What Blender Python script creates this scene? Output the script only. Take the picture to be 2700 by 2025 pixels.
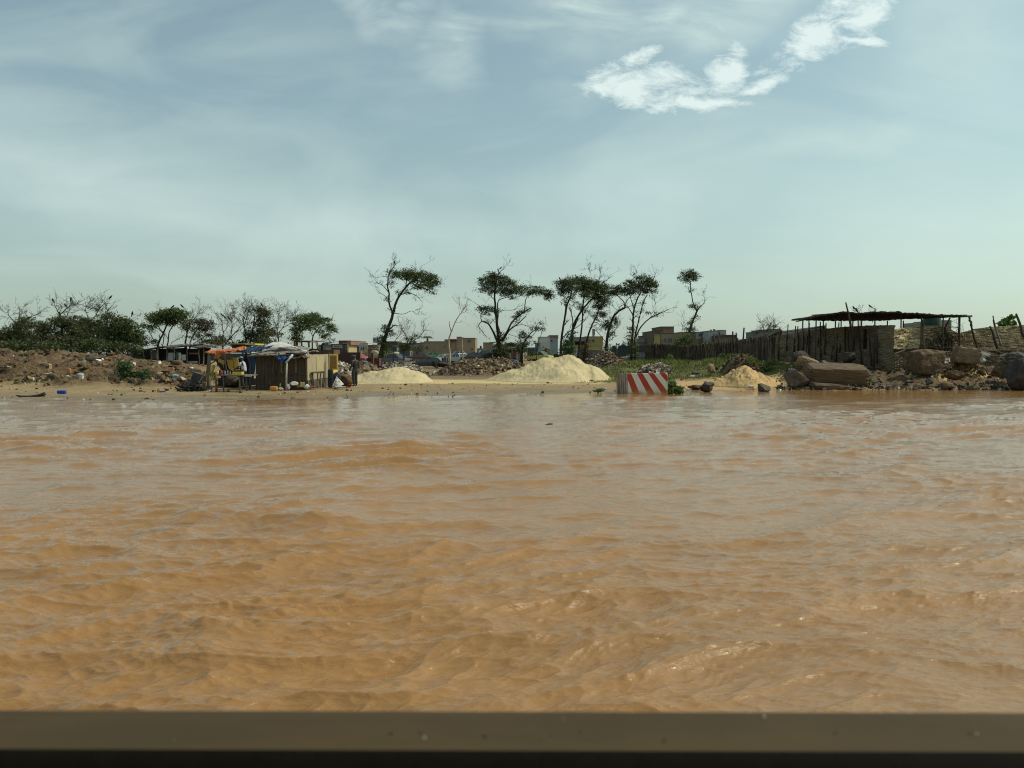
import bpy, math, random
import numpy as np
from math import sin, cos, tan, atan, radians, pi, sqrt
from mathutils import Vector, Matrix
for _o in list(bpy.data.objects): bpy.data.objects.remove(_o)
SC = bpy.context.scene
COL = SC.collection
# ------------------------------------------------------------------ camera
F, H0, CZ = 2000.0, 932.0, 1.95            # photo is 2700 x 2025; horizon row; eye height over the water
PIT = atan((1012.5 - H0) / F)
cam = bpy.data.cameras.new('camera'); camo = bpy.data.objects.new('camera', cam); COL.objects.link(camo)
cam.sensor_width = 36; cam.lens = 36 * F / 2700.0
cam.clip_start = 0.02; cam.clip_end = 20000
camo.location = (0, 0, CZ); camo.rotation_euler = (pi / 2 - PIT, 0, 0)
SC.camera = camo
cam.dof.use_dof = True; cam.dof.focus_distance = 60; cam.dof.aperture_fstop = 6.0
# ------------------------------------------------------------------ light
SUN_AZ, SUN_EL = radians(86), radians(50)   # azimuth right of the view direction (+Y)
w = bpy.data.worlds.new("World"); SC.world = w; w.use_nodes = True
nt = w.node_tree; nt.nodes.clear()
def N(nt, t, **k):
    n = nt.nodes.new(t)
    for a, b in k.items(): setattr(n, a, b)
    return n
def L(nt, a, b): nt.links.new(a, b)
def mth(nt, op, a, b=None, c=None, clamp=False):
    n = nt.nodes.new('ShaderNodeMath'); n.operation = op; n.use_clamp = clamp
    for i, v in enumerate((a, b, c)):
        if v is None: continue
        if isinstance(v, (int, float)): n.inputs[i].default_value = v
        else: nt.links.new(v, n.inputs[i])
    return n.outputs[0]
def mix(nt, fac, a, b, bt='MIX'):
    n = nt.nodes.new('ShaderNodeMix'); n.data_type = 'RGBA'; n.blend_type = bt
    for s, v in ((n.inputs[0], fac), (n.inputs[6], a), (n.inputs[7], b)):
        if isinstance(v, (int, float)): s.default_value = v
        elif isinstance(v, (tuple, list)): s.default_value = tuple(v) + ((1,) if len(v) == 3 else ())
        else: nt.links.new(v, s)
    return n.outputs[2]
def ramp(nt, v, pts, interp='LINEAR'):
    n = nt.nodes.new('ShaderNodeValToRGB'); n.color_ramp.interpolation = interp
    el = n.color_ramp.elements
    while len(el) > 1: el.remove(el[-1])
    el[0].position = pts[0][0]; c = pts[0][1]; el[0].color = (c, c, c, 1) if isinstance(c, (int, float)) else tuple(c) + (1,)
    for p, c in pts[1:]:
        e = el.new(p); e.color = (c, c, c, 1) if isinstance(c, (int, float)) else tuple(c) + (1,)
    nt.links.new(v, n.inputs[0]); return n.outputs[0]
def noise(nt, vec, scale, detail=4, rough=.5, dist=0., out=0):
    n = nt.nodes.new('ShaderNodeTexNoise'); n.inputs['Scale'].default_value = scale
    n.inputs['Detail'].default_value = detail; n.inputs['Roughness'].default_value = rough
    n.inputs['Distortion'].default_value = dist
    if vec is not None: nt.links.new(vec, n.inputs['Vector'])
    return n.outputs[out]
sky = N(nt, 'ShaderNodeTexSky', sky_type='NISHITA', sun_disc=False)
sky.sun_elevation = SUN_EL; sky.sun_rotation = SUN_AZ
sky.altitude = 0; sky.air_density = 1.0; sky.dust_density = 2.2; sky.ozone_density = 0.8
tc = N(nt, 'ShaderNodeTexCoord')
sep = N(nt, 'ShaderNodeSeparateXYZ'); L(nt, tc.outputs['Generated'], sep.inputs[0])
gx, gy, gz = sep.outputs
zc = mth(nt, 'MAXIMUM', gz, 0.0)
# the cloud sheet: direction projected on a level layer far overhead
den = mth(nt, 'ADD', zc, 0.12)
px_ = mth(nt, 'DIVIDE', gx, den); py_ = mth(nt, 'DIVIDE', gy, den)
cv = N(nt, 'ShaderNodeCombineXYZ'); L(nt, px_, cv.inputs[0]); L(nt, py_, cv.inputs[1])
# heading coordinates (azimuth tangent s, elevation tangent e) of the sky in front
gys = mth(nt, 'MAXIMUM', gy, 0.05)
s_ = mth(nt, 'DIVIDE', gx, gys); e_ = mth(nt, 'DIVIDE', gz, gys)
sv = N(nt, 'ShaderNodeCombineXYZ'); L(nt, s_, sv.inputs[0]); L(nt, e_, sv.inputs[1])
front = ramp(nt, gy, [(0.0, 0), (0.3, 1)])
def se(px, py): return ((px - 1350) / F, (H0 - py) / F)
wn = N(nt, 'ShaderNodeTexNoise'); wn.inputs['Scale'].default_value = 9; wn.inputs['Detail'].default_value = 5; L(nt, sv.outputs[0], wn.inputs['Vector'])
vs = N(nt, 'ShaderNodeVectorMath', operation='SUBTRACT'); L(nt, wn.outputs['Color'], vs.inputs[0]); vs.inputs[1].default_value = (.5, .5, .5)
vm = N(nt, 'ShaderNodeVectorMath', operation='MULTIPLY'); L(nt, vs.outputs[0], vm.inputs[0]); vm.inputs[1].default_value = (.12, .07, 0)
wn2 = N(nt, 'ShaderNodeTexNoise'); wn2.inputs['Scale'].default_value = 3.2; wn2.inputs['Detail'].default_value = 3; L(nt, sv.outputs[0], wn2.inputs['Vector'])
vs2 = N(nt, 'ShaderNodeVectorMath', operation='SUBTRACT'); L(nt, wn2.outputs['Color'], vs2.inputs[0]); vs2.inputs[1].default_value = (.5, .5, .5)
vm2 = N(nt, 'ShaderNodeVectorMath', operation='MULTIPLY_ADD'); L(nt, vs2.outputs[0], vm2.inputs[0]); vm2.inputs[1].default_value = (.10, .07, 0); L(nt, vm.outputs[0], vm2.inputs[2]); vm = vm2
va = N(nt, 'ShaderNodeVectorMath', operation='ADD'); L(nt, sv.outputs[0], va.inputs[0]); L(nt, vm.outputs[0], va.inputs[1])
def blob(px, py, rx, ry, ang=0, warped=True):
    "soft elliptical cloud density centred on one bearing and height of the sky"
    a, b = se(px, py)
    mp = N(nt, 'ShaderNodeMapping', vector_type='TEXTURE')
    mp.inputs['Location'].default_value = (a, b, 0); mp.inputs['Rotation'].default_value = (0, 0, radians(ang))
    mp.inputs['Scale'].default_value = (rx / F, ry / F, 1)
    L(nt, (va if warped else sv).outputs[0], mp.inputs[0])
    ln = N(nt, 'ShaderNodeVectorMath', operation='LENGTH'); L(nt, mp.outputs[0], ln.inputs[0])
    return mth(nt, 'SUBTRACT', 1.0, ln.outputs[1], clamp=True)
def addall(l):
    r = l[0]
    for q in l[1:]: r = mth(nt, 'MAXIMUM', r, q)
    return r
bright = addall([blob(1695, 228, 165, 66, -8), blob(1872, 195, 82, 112, 8), blob(1835, 295, 150, 26, 2), blob(1960, 245, 130, 30, 18), blob(2105, 155, 175, 74, 24),
                 blob(2240, 55, 140, 70, 32), blob(1590, 245, 110, 24, 0), blob(2230, 135, 110, 16, 4), blob(1700, 165, 60, 36, 20)])
m2 = N(nt, 'ShaderNodeMapping'); m2.inputs['Scale'].default_value = (1.0, 2.2, 1); m2.inputs['Rotation'].default_value = (0, 0, radians(-14)); L(nt, sv.outputs[0], m2.inputs[0])
wisp = noise(nt, m2.outputs[0], 19, 10, .74, .5)
bfac = mth(nt, 'MULTIPLY', ramp(nt, mth(nt, 'ADD', mth(nt, 'MULTIPLY', bright, 1.25), mth(nt, 'MULTIPLY', mth(nt, 'SUBTRACT', wisp, .5), 3.6)), [(.16, 0), (.55, .5), (1.15, 1)]), ramp(nt, bright, [(0, 0), (.18, 1)]))
soft = addall([blob(1500, 30, 380, 150, -6), blob(1020, 10, 200, 110, -30), blob(1850, 40, 400, 90, 12), blob(1200, 110, 160, 120, 60)])
soft2 = addall([blob(250, 470, 900, 230, -18), blob(1750, 480, 520, 150, 8), blob(1000, 620, 900, 120, 0), blob(2500, 130, 330, 300, 20), blob(2150, 400, 520, 60, 12), blob(2450, 600, 600, 260, 0), blob(2190, 385, 200, 34, 10)])
m3 = N(nt, 'ShaderNodeMapping'); m3.inputs['Scale'].default_value = (1.0, 2.6, 1); m3.inputs['Rotation'].default_value = (0, 0, radians(28)); L(nt, sv.outputs[0], m3.inputs[0])
streak = noise(nt, m3.outputs[0], 2.6, 7, .52, 1.2)
m4 = N(nt, 'ShaderNodeMapping'); m4.inputs['Scale'].default_value = (1.0, 3.0, 1); m4.inputs['Rotation'].default_value = (0, 0, radians(-12)); L(nt, sv.outputs[0], m4.inputs[0])
streak2 = noise(nt, m4.outputs[0], 5.5, 7, .55, .8)
sall = mth(nt, 'ADD', mth(nt, 'MULTIPLY', mth(nt, 'MULTIPLY', soft, ramp(nt, streak2, [(.36, 0), (.62, 1)])), 1.0), mth(nt, 'MULTIPLY', soft2, .5))
sfac = mth(nt, 'ADD', mth(nt, 'MULTIPLY', sall, mth(nt, 'ADD', .5, mth(nt, 'MULTIPLY', streak2, 1.0))), mth(nt, 'MULTIPLY', ramp(nt, streak, [(.42, 0), (.66, 1)]), .34), clamp=True)
far = noise(nt, cv.outputs[0], 1.1, 6, .55, .6)
sfac2 = mix(nt, front, ramp(nt, far, [(.45, 0), (.8, .5)]), sfac)
skyc = mix(nt, 1.0, sky.outputs[0], (1.03, 1.27, 1.08), 'MULTIPLY')
# milky air low down, paler toward the sun
haze_f = ramp(nt, zc, [(0, .62), (.10, .52), (.28, .33), (.5, .22), (1, .15)])
glow = ramp(nt, mth(nt, 'ADD', mth(nt, 'MULTIPLY', gx, .5), .5), [(0.1, (4.1, 4.75, 4.35)), (.5, (4.7, 5.55, 5.1)), (.85, (6.0, 7.25, 6.4)), (1, (6.8, 8.0, 6.9))])
GLOWN = glow
skyc = mix(nt, haze_f, skyc, glow)
skyc = mix(nt, mth(nt, 'MULTIPLY', sfac2, .62), skyc, (6.5, 7.9, 7.35))
skyc = mix(nt, mth(nt, 'MULTIPLY', mth(nt, 'MULTIPLY', bfac, front), .68), skyc, (8.6, 9.6, 9.1))
bg = N(nt, 'ShaderNodeBackground'); bg.inputs[1].default_value = 0.121; L(nt, skyc, bg.inputs[0])
wo = N(nt, 'ShaderNodeOutputWorld'); L(nt, bg.outputs[0], wo.inputs[0])
sl = bpy.data.lights.new('sun', 'SUN'); sl.energy = 3.15; sl.angle = radians(0.6); sl.color = (1.0, .93, .80)
so = bpy.data.objects.new('sun', sl); COL.objects.link(so)
SUND = Vector((sin(SUN_AZ) * cos(SUN_EL), cos(SUN_AZ) * cos(SUN_EL), sin(SUN_EL)))
so.rotation_euler = SUND.to_track_quat('Z', 'Y').to_euler()
SC.view_settings.view_transform = 'Standard'; SC.view_settings.look = 'None'
SC.view_settings.exposure = -0.15; SC.view_settings.gamma = 1
SC.cycles.use_denoising = True; SC.cycles.filter_width = 1.1; SC.cycles.max_bounces = 6; SC.cycles.diffuse_bounces = 3; SC.cycles.glossy_bounces = 3
SC.cycles.sample_clamp_indirect = 6; SC.cycles.sample_clamp_direct = 8; SC.cycles.caustics_reflective = False; SC.cycles.caustics_refractive = False
# ------------------------------------------------------------------ helpers
def at(px, py, Y):
    u = (px - 1350) / F; v = (1012.5 - py) / F
    t = Y / (cos(PIT) + sin(PIT) * v)
    return Vector((u * t, Y, CZ + (-sin(PIT) + cos(PIT) * v) * t))
def pm(Y): return Y / F                      # metres per photo pixel at depth Y
def vnoise(x, y, seed=0):
    "smooth gradient noise, vectorised, about -0.7..0.7"
    x = np.asarray(x, float); y = np.asarray(y, float)
    xi = np.floor(x).astype(np.int64); yi = np.floor(y).astype(np.int64); xf = x - xi; yf = y - yi
    def g(ix, iy, dx, dy):
        h = (ix * 374761393 + iy * 668265263 + seed * 974634777) & 0xffffffff
        h = ((h ^ (h >> 13)) * 1274126177) & 0xffffffff
        h = (h ^ (h >> 16)) & 0xffff
        a = h * (2 * pi / 65536.0)
        return np.cos(a) * dx + np.sin(a) * dy
    u = xf * xf * xf * (xf * (xf * 6 - 15) + 10); v = yf * yf * yf * (yf * (yf * 6 - 15) + 10)
    a = g(xi, yi, xf, yf); b = g(xi + 1, yi, xf - 1, yf); c = g(xi, yi + 1, xf, yf - 1); d = g(xi + 1, yi + 1, xf - 1, yf - 1)
    return (a * (1 - u) + b * u) * (1 - v) + (c * (1 - u) + d * u) * v
def fbm(x, y, o=4, seed=0, gain=.5):
    r = 0; a = 1.
    for i in range(o):
        r = r + a * vnoise(x * 2 ** i, y * 2 ** i, seed + i * 17); a *= gain
    return r
def np_mesh(name, verts, faces, mat=None, smooth=True):
    me = bpy.data.meshes.new(name)
    nv = len(verts); nf = len(faces); k = faces.shape[1]
    me.vertices.add(nv); me.vertices.foreach_set('co', np.asarray(verts, np.float32).ravel())
    me.loops.add(nf * k); me.loops.foreach_set('vertex_index', faces.astype(np.int32).ravel())
    me.polygons.add(nf); me.polygons.foreach_set('loop_start', np.arange(0, nf * k, k, dtype=np.int32))
    me.polygons.foreach_set('loop_total', np.full(nf, k, np.int32))
    me.polygons.foreach_set('use_smooth', np.full(nf, smooth, bool))
    me.update(calc_edges=True)
    if mat: me.materials.append(mat)
    return me
def grid_faces(nr, nc):
    i = np.arange(nr - 1)[:, None] * nc + np.arange(nc - 1)[None, :]
    return np.stack([i, i + 1, i + nc + 1, i + nc], -1).reshape(-1, 4)
def link(name, me, parent=None, loc=(0, 0, 0)):
    o = bpy.data.objects.new(name, me); COL.objects.link(o); o.location = loc
    if parent is not None: o.parent = parent
    return o
def tag(o, label=None, cat=None, group=None, kind=None):
    if label: o['label'] = label
    if cat: o['category'] = cat
    if group: o['group'] = group
    if kind: o['kind'] = kind
    return o
def thing(name, loc, label, cat, group=None):
    o = bpy.data.objects.new(name, None); COL.objects.link(o); o.location = loc; o.empty_display_size = .3
    o['org'] = tuple(loc)
    return tag(o, label, cat, group, 'thing')
class MB:
    "collects faces in world coordinates, builds ONE mesh object"
    def __init__(s): s.v = []; s.f = []
    def poly(s, pts, faces):
        b = len(s.v); s.v += [tuple(p) for p in pts]; s.f += [tuple(b + i for i in f) for f in faces]; return s
    def hexa(s, p):  # p: 4 bottom, 4 top
        return s.poly(p, [(3, 2, 1, 0), (4, 5, 6, 7), (0, 1, 5, 4), (1, 2, 6, 5), (2, 3, 7, 6), (3, 0, 4, 7)])
    def box(s, c, d, rz=0, tilt=None):
        x, y, z = d[0] / 2, d[1] / 2, d[2] / 2
        R = Matrix.Rotation(rz, 3, 'Z')
        if tilt: R = R @ Matrix.Rotation(tilt[0], 3, 'X') @ Matrix.Rotation(tilt[1], 3, 'Y')
        c = Vector(c)
        return s.hexa([c + R @ Vector(q) for q in ((-x, -y, -z), (x, -y, -z), (x, y, -z), (-x, y, -z), (-x, -y, z), (x, -y, z), (x, y, z), (-x, y, z))])
    def pbox(s, x0, y0, x1, y1, Y, dep):
        "axis box whose front face covers the photo rectangle at depth Y"
        a = at(x0, y1, Y); b = at(x1, y0, Y)
        return s.box(((a.x + b.x) / 2, Y + dep / 2, (a.z + b.z) / 2), (abs(b.x - a.x), dep, abs(b.z - a.z)))
    def quadp(s, p4, th):
        "a sheet given by 4 corners with thickness th"
        p = [Vector(q) for q in p4]; n = (p[1] - p[0]).cross(p[3] - p[0]).normalized() * th
        return s.hexa([p[0], p[1], p[2], p[3], p[0] + n, p[1] + n, p[2] + n, p[3] + n])
    def tube(s, pts, rad, n=6, cap=True):
        pts = [Vector(p) for p in pts]
        if isinstance(rad, (int, float)): rad = [rad] * len(pts)
        b = len(s.v); up = Vector((0.13, 0.31, 1)).normalized(); prev = None
        for i, p in enumerate(pts):
            d = (pts[min(i + 1, len(pts) - 1)] - pts[max(i - 1, 0)])
            if d.length < 1e-7: d = Vector((0, 0, 1))
            d.normalize()
            a = d.cross(up if prev is None else prev)
            if a.length < .05: a = d.cross(Vector((1, 0, 0)))
            a.normalize(); c = d.cross(a)
            prev = a.cross(d) if False else up
            if abs(d.dot(up)) > .97: a = d.cross(Vector((1, 0.2, 0))).normalized(); c = d.cross(a)
            for k in range(n):
                t = 2 * pi * k / n; q = p + (a * cos(t) + c * sin(t)) * rad[i]; s.v.append((q.x, q.y, q.z))
        for i in range(len(pts) - 1):
            for k in range(n):
                k2 = (k + 1) % n
                s.f.append((b + i * n + k, b + i * n + k2, b + (i + 1) * n + k2, b + (i + 1) * n + k))
        if cap:
            s.f.append(tuple(b + k for k in range(n))[::-1]); s.f.append(tuple(b + (len(pts) - 1) * n + k for k in range(n)))
        return s
    def build(s, name, mat, parent=None, smooth=False, loc=None, attr=None, bevel=0):
        if parent is not None:
            q = parent
            while 'org' not in q.keys(): q = q.parent
            off = Vector(q['org'])
        else:
            if loc is None:
                a = np.array(s.v); loc = ((a[:, 0].min() + a[:, 0].max()) / 2, (a[:, 1].min() + a[:, 1].max()) / 2, a[:, 2].min())
            off = Vector(loc)
        me = bpy.data.meshes.new(name)
        a = np.array(s.v, float) - np.array(off)
        me.from_pydata(a.tolist(), [], s.f)
        if mat: me.materials.append(mat)
        if smooth: me.polygons.foreach_set('use_smooth', np.ones(len(me.polygons), bool))
        me.validate(); me.update()
        o = link(name, me, parent, (0, 0, 0) if parent is not None else tuple(off))
        if parent is None: o['org'] = tuple(off)
        if bevel:
            m = o.modifiers.new('edge', 'BEVEL'); m.width = bevel; m.segments = 2; m.limit_method = 'ANGLE'
        return o
MC = {}
def mat(name, col, rough=.8, col2=None, scale=3., spec=.3, metal=0, bump=0., bscale=None, det=6, stretch=(1, 1, 1), contrast=(.35, .65), coord='Object', emit=None, third=None):
    "procedural material: two colours mixed by noise, optional third in patches, optional bump"
    if name in MC: return MC[name]
    m = bpy.data.materials.new(name); m.use_nodes = True; n = m.node_tree; b = n.nodes['Principled BSDF']; MC[name] = m
    t = n.nodes.new('ShaderNodeTexCoord'); mp = n.nodes.new('ShaderNodeMapping'); mp.inputs['Scale'].default_value = stretch
    n.links.new(t.outputs[coord], mp.inputs[0]); v = mp.outputs[0]
    c2 = col2 or tuple(c * .72 for c in col)
    f = ramp(n, noise(n, v, scale, det, .6), [(contrast[0], 0), (contrast[1], 1)])
    c = mix(n, f, col, c2)
    if third:
        f3 = ramp(n, noise(n, v, third[1], 5, .65), [(third[2], 0), (third[2] + .08, 1)])
        c = mix(n, f3, c, third[0])
    n.links.new(c, b.inputs['Base Color'])
    b.inputs['Roughness'].default_value = rough; b.inputs['Specular IOR Level'].default_value = spec; b.inputs['Metallic'].default_value = metal
    if bump:
        bp = n.nodes.new('ShaderNodeBump'); bp.inputs['Strength'].default_value = 1; bp.inputs['Distance'].default_value = bump
        n.links.new(noise(n, v, bscale or scale * 4, 6, .6), bp.inputs['Height']); n.links.new(bp.outputs[0], b.inputs['Normal'])
    return m
# ------------------------------------------------------------------ ground
KY = np.array([0, 20, 27, 31, 34, 37, 40, 43, 46, 49, 52, 56, 62, 70, 85, 115, 200, 700, 9000], float)
PROF = {
 -700: [-1.6, -.9, -.15, 0.00, .05, .09, .15, .70, 1.6, 2.1, 1.9, 1.4, 1.0, .9, .9, .9, .9, .5, 0],
    0: [-1.6, -.9, -.15, 0.00, .05, .09, .14, .65, 1.5, 2.0, 1.9, 1.4, 1.0, .9, .9, .9, .9, .5, 0],
  150: [-1.6, -.9, -.15, 0.00, .05, .09, .14, .60, 1.5, 2.0, 1.9, 1.4, 1.0, .9, .9, .9, .9, .5, 0],
  300: [-1.6, -.9, -.15, 0.00, .05, .09, .14, .50, 1.2, 1.7, 1.7, 1.3, 1.0, .9, .9, .9, .9, .5, 0],
  400: [-1.6, -.9, -.16, 0.00, .05, .09, .13, .35, .9, 1.3, 1.4, 1.2, 1.0, .9, .9, .9, .9, .5, 0],
  480: [-1.6, -.9, -.18, 0.00, .05, .09, .12, .24, .55, .85, .95, 1.0, 1.0, .9, .9, .9, .9, .5, 0],
  580: [-1.6, -.9, -.18, 0.01, .05, .09, .12, .14, .3, .45, .6, .7, .8, .8, .8, .8, .8, .5, 0],
  800: [-1.6, -.9, -.22, -.04, .03, .07, .11, .12, .14, .16, .2, .3, .35, .3, .3, .3, .5, .5, 0],
 1000: [-1.6, -.9, -.28, -.09, .00, .05, .09, .11, .13, .15, .17, .18, .15, .05, -.1, -.25, .2, .3, 0],
 1300: [-1.6, -.9, -.30, -.13, -.03, .03, .07, .10, .12, .14, .15, .17, .15, .05, -.1, -.25, .2, .3, 0],
 1560: [-1.6, -.9, -.35, -.20, -.09, -.02, .05, .10, .13, .16, .22, .35, .5, .5, .3, .1, .2, .3, 0],
 1650: [-1.6, -.9, -.38, -.26, -.15, -.06, .03, .12, .18, .24, .34, .60, .85, 1.0, 1.1, 1.0, .8, .5, 0],
 1800: [-1.6, -.9, -.38, -.30, -.20, -.09, .04, .18, .24, .34, .58, .90, 1.10, 1.05, 1.15, 1.1, 1.0, .5, 0],
 1900: [-1.6, -.9, -.42, -.34, -.26, -.12, .02, .18, .32, .50, .85, 1.25, 1.42, 1.20, 1.2, 1.1, 1.0, .5, 0],
 1950: [-1.6, -.9, -.42, -.34, -.26, -.14, .01, .18, .36, .55, .82, 1.10, 1.25, 1.15, 1.2, 1.1, 1.0, .5, 0],
 2100: [-1.6, -.9, -.50, -.45, -.36, -.22, -.05, .36, .70, .95, 1.1, 1.2, 1.2, 1.2, 1.2, 1.1, 1.0, .5, 0],
 2400: [-1.6, -.9, -.50, -.45, -.38, -.26, -.10, .36, .85, 1.0, 1.1, 1.2, 1.2, 1.2, 1.2, 1.1, 1.0, .5, 0],
 3400: [-1.6, -.9, -.50, -.45, -.38, -.26, -.12, .36, .85, 1.1, 1.2, 1.2, 1.2, 1.2, 1.2, 1.1, 1.0, .5, 0],
}
PX = np.array(sorted(PROF)); PZ = np.array([PROF[k] for k in PX], float)
def sstep(a, b, x): t = np.clip((x - a) / (b - a), 0, 1); return t * t * (3 - 2 * t)
def prof(X, Y):
    X = np.asarray(X, float); Y = np.asarray(Y, float)
    px = np.clip(1350 + F * X / np.maximum(Y, 20), PX[0], PX[-1] - 1e-6)
    j = np.searchsorted(PX, px, side='right') - 1; u = (px - PX[j]) / (PX[j + 1] - PX[j]); u = u * u * (3 - 2 * u)
    yy = np.clip(Y, 0, 8999); i = np.searchsorted(KY, yy, side='right') - 1; v = (yy - KY[i]) / (KY[i + 1] - KY[i])
    z = (PZ[j, i] * (1 - v) + PZ[j, i + 1] * v) * (1 - u) + (PZ[j + 1, i] * (1 - v) + PZ[j + 1, i + 1] * v) * u
    return z, px
def masks(X, Y):
    z, px = prof(X, Y)
    n = fbm(X * .35, Y * .35, 4, 5)
    bankL = sstep(620, 470, px) * sstep(39.8, 42, Y + n * 1.5) * sstep(75, 60, Y)
    bankR = sstep(2010, 2120, px) * sstep(40.0, 41.5, Y)
    grass = sstep(1490, 1620, px + n * 120) * sstep(2120, 2040, px + n * 60) * sstep(46.0, 48.5, Y + n * 5 + np.abs(px - 1800) * .0)
    return z, px, bankL, bankR, grass
def ground_z(X, Y):
    z, px, bL, bR, gr = masks(X, Y)
    r = np.maximum(bL, bR)
    shore = sstep(27, 33, Y)
    d = fbm(X * .9, Y * .9, 5, 1) * (.022 + .26 * r + .10 * gr) + fbm(X * .3, Y * .3, 3, 9) * (.035 + .32 * bL + .18 * gr) * sstep(35, 42, Y)
    d = d + np.abs(fbm(X * 3.1, Y * 3.1, 3, 3)) * (.01 + .13 * r + .05 * gr)
    d = d * np.clip(1 - (Y - 90) / 150, .0, 1)
    return z + d * shore
def gz1(x, y): return float(ground_z(np.array([x]), np.array([y]))[0])
def gp(px, Y, dz=0):
    x = (px - 1350) / F * Y
    # column on the terrain at this bearing and depth
    return Vector((x, Y, gz1(x, Y) + dz))
def fan(name, ys, ts, zf, m):
    Yg, Tg = np.meshgrid(ys, ts, indexing='ij'); Xg = Yg * Tg
    Z = zf(Xg.ravel(), Yg.ravel())
    V = np.stack([Xg.ravel(), Yg.ravel(), Z], 1)
    return V, np_mesh(name, V, grid_faces(len(ys), len(ts)), m)
ys = np.concatenate([np.linspace(0.5, 22, 12), np.linspace(24, 29, 20), np.linspace(29.1, 62, 430), 62 * (9000 / 62.) ** np.linspace(.002, 1, 190)])
ts = np.linspace(-1.15, 1.15, 1150)
gm = bpy.data.materials.new('ground'); gm.use_nodes = True; n_ = gm.node_tree; B = n_.nodes['Principled BSDF']
def attr(nt, a): q = nt.nodes.new('ShaderNodeAttribute'); q.attribute_name = a; return q.outputs['Fac']
geo = N(n_, 'ShaderNodeNewGeometry'); P = geo.outputs['Position']
aS, aB, aG, aW, aY = (attr(n_, k) for k in ('orange', 'bank', 'grass', 'wet', 'sand'))
n1 = noise(n_, P, .55, 7, .62); n2 = noise(n_, P, 4.5, 6, .65); n3 = noise(n_, P, 22, 4, .7)
mps = N(n_, 'ShaderNodeMapping'); mps.inputs['Scale'].default_value = (.35, 1, 1); L(n_, P, mps.inputs[0])
ns = noise(n_, mps.outputs[0], 2.4, 6, .65, .3)
flat = mix(n_, ramp(n_, n1, [(.38, 0), (.62, 1)]), (.31, .205, .085), (.22, .15, .07))
flat = mix(n_, ramp(n_, ns, [(.54, 0), (.64, 1)]), flat, (.12, .082, .045))
flat = mix(n_, ramp(n_, n3, [(.40, 0), (.70, 1)]), flat, (.38, .29, .16))
flat = mix(n_, mth(n_, 'MULTIPLY', ramp(n_, n3, [(.30, 1), (.40, 0)]), .8), flat, (.10, .07, .04))
bank = mix(n_, ramp(n_, n1, [(.40, 0), (.60, 1)]), (.135, .078, .036), (.08, .047, .024))
bank = mix(n_, ramp(n_, n2, [(.50, 0), (.62, 1)]), bank, (.17, .12, .06))
bank = mix(n_, ramp(n_, n3, [(.58, 0), (.70, 1)]), bank, (.25, .19, .11))
bank = mix(n_, ramp(n_, n2, [(.30, 1), (.42, 0)]), bank, (.03, .02, .012))
grs = mix(n_, ramp(n_, n1, [(.36, 0), (.64, 1)]), (.10, .115, .032), (.16, .145, .05))
grs = mix(n_, ramp(n_, n2, [(.5, 0), (.62, 1)]), grs, (.16, .125, .065))
grs = mix(n_, ramp(n_, n3, [(.5, 0), (.7, 1)]), grs, (.045, .055, .02))
snd = mix(n_, n2, (.58, .45, .22), (.50, .38, .17))
org = mix(n_, n2, (.50, .335, .15), (.42, .27, .12))
c = mix(n_, aB, flat, bank); c = mix(n_, aG, c, grs); c = mix(n_, aS, c, org); c = mix(n_, aY, c, snd)
wetc = mix(n_, 1.0, c, (.62, .60, .58), 'MULTIPLY'); c = mix(n_, aW, c, wetc)
L(n_, c, B.inputs['Base Color'])
L(n_, mth(n_, 'SUBTRACT', .92, mth(n_, 'MULTIPLY', aW, mth(n_, 'ADD', .35, mth(n_, 'MULTIPLY', n1, .5)))), B.inputs['Roughness'])
B.inputs['Specular IOR Level'].default_value = .35
bp = N(n_, 'ShaderNodeBump'); bp.inputs['Distance'].default_value = .05; L(n_, mth(n_, 'ADD', n3, n2), bp.inputs['Height']); L(n_, bp.outputs[0], B.inputs['Normal'])
V, me = fan('ground', ys, ts, ground_z, gm)
z, px, bL, bR, gr = masks(V[:, 0], V[:, 1]); Yv = V[:, 1]
nn = fbm(V[:, 0] * .4, V[:, 1] * .8, 4, 23)
def setattr_(me, name, arr):
    a = me.attributes.new(name, 'FLOAT', 'POINT'); a.data.foreach_set('value', np.clip(arr, 0, 1).astype(np.float32))
wet = sstep(.10, .0, V[:, 2] + nn * .06) * sstep(60, 50, Yv)
sand = sstep(860, 950, px + nn * 60) * sstep(1680, 1560, px + nn * 60) * sstep(45.6, 46.4, Yv + nn * 1.6 + np.abs(px - 1290) * .0012) * sstep(53, 50, Yv)
orange = sstep(1700, 1760, px) * sstep(2120, 2040, px) * sstep(39, 40, Yv) * sstep(47.2, 45.5, Yv + nn * 2.5)
bank_ = np.maximum(bL, bR)
dirt = sstep(50, 54, Yv) * sstep(1560, 1480, px) * sstep(560, 640, px) * .55
for k, v in (('orange', orange), ('bank', np.maximum(bank_, dirt)), ('grass', gr * sstep(300, 200, Yv) + sstep(440, 560, px) * 0), ('wet', wet), ('sand', sand)): setattr_(me, k, v)
tag(link('ground', me), 'sandy flood shore rising to rubble banks and a grassy strip', kind='structure')
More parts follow.
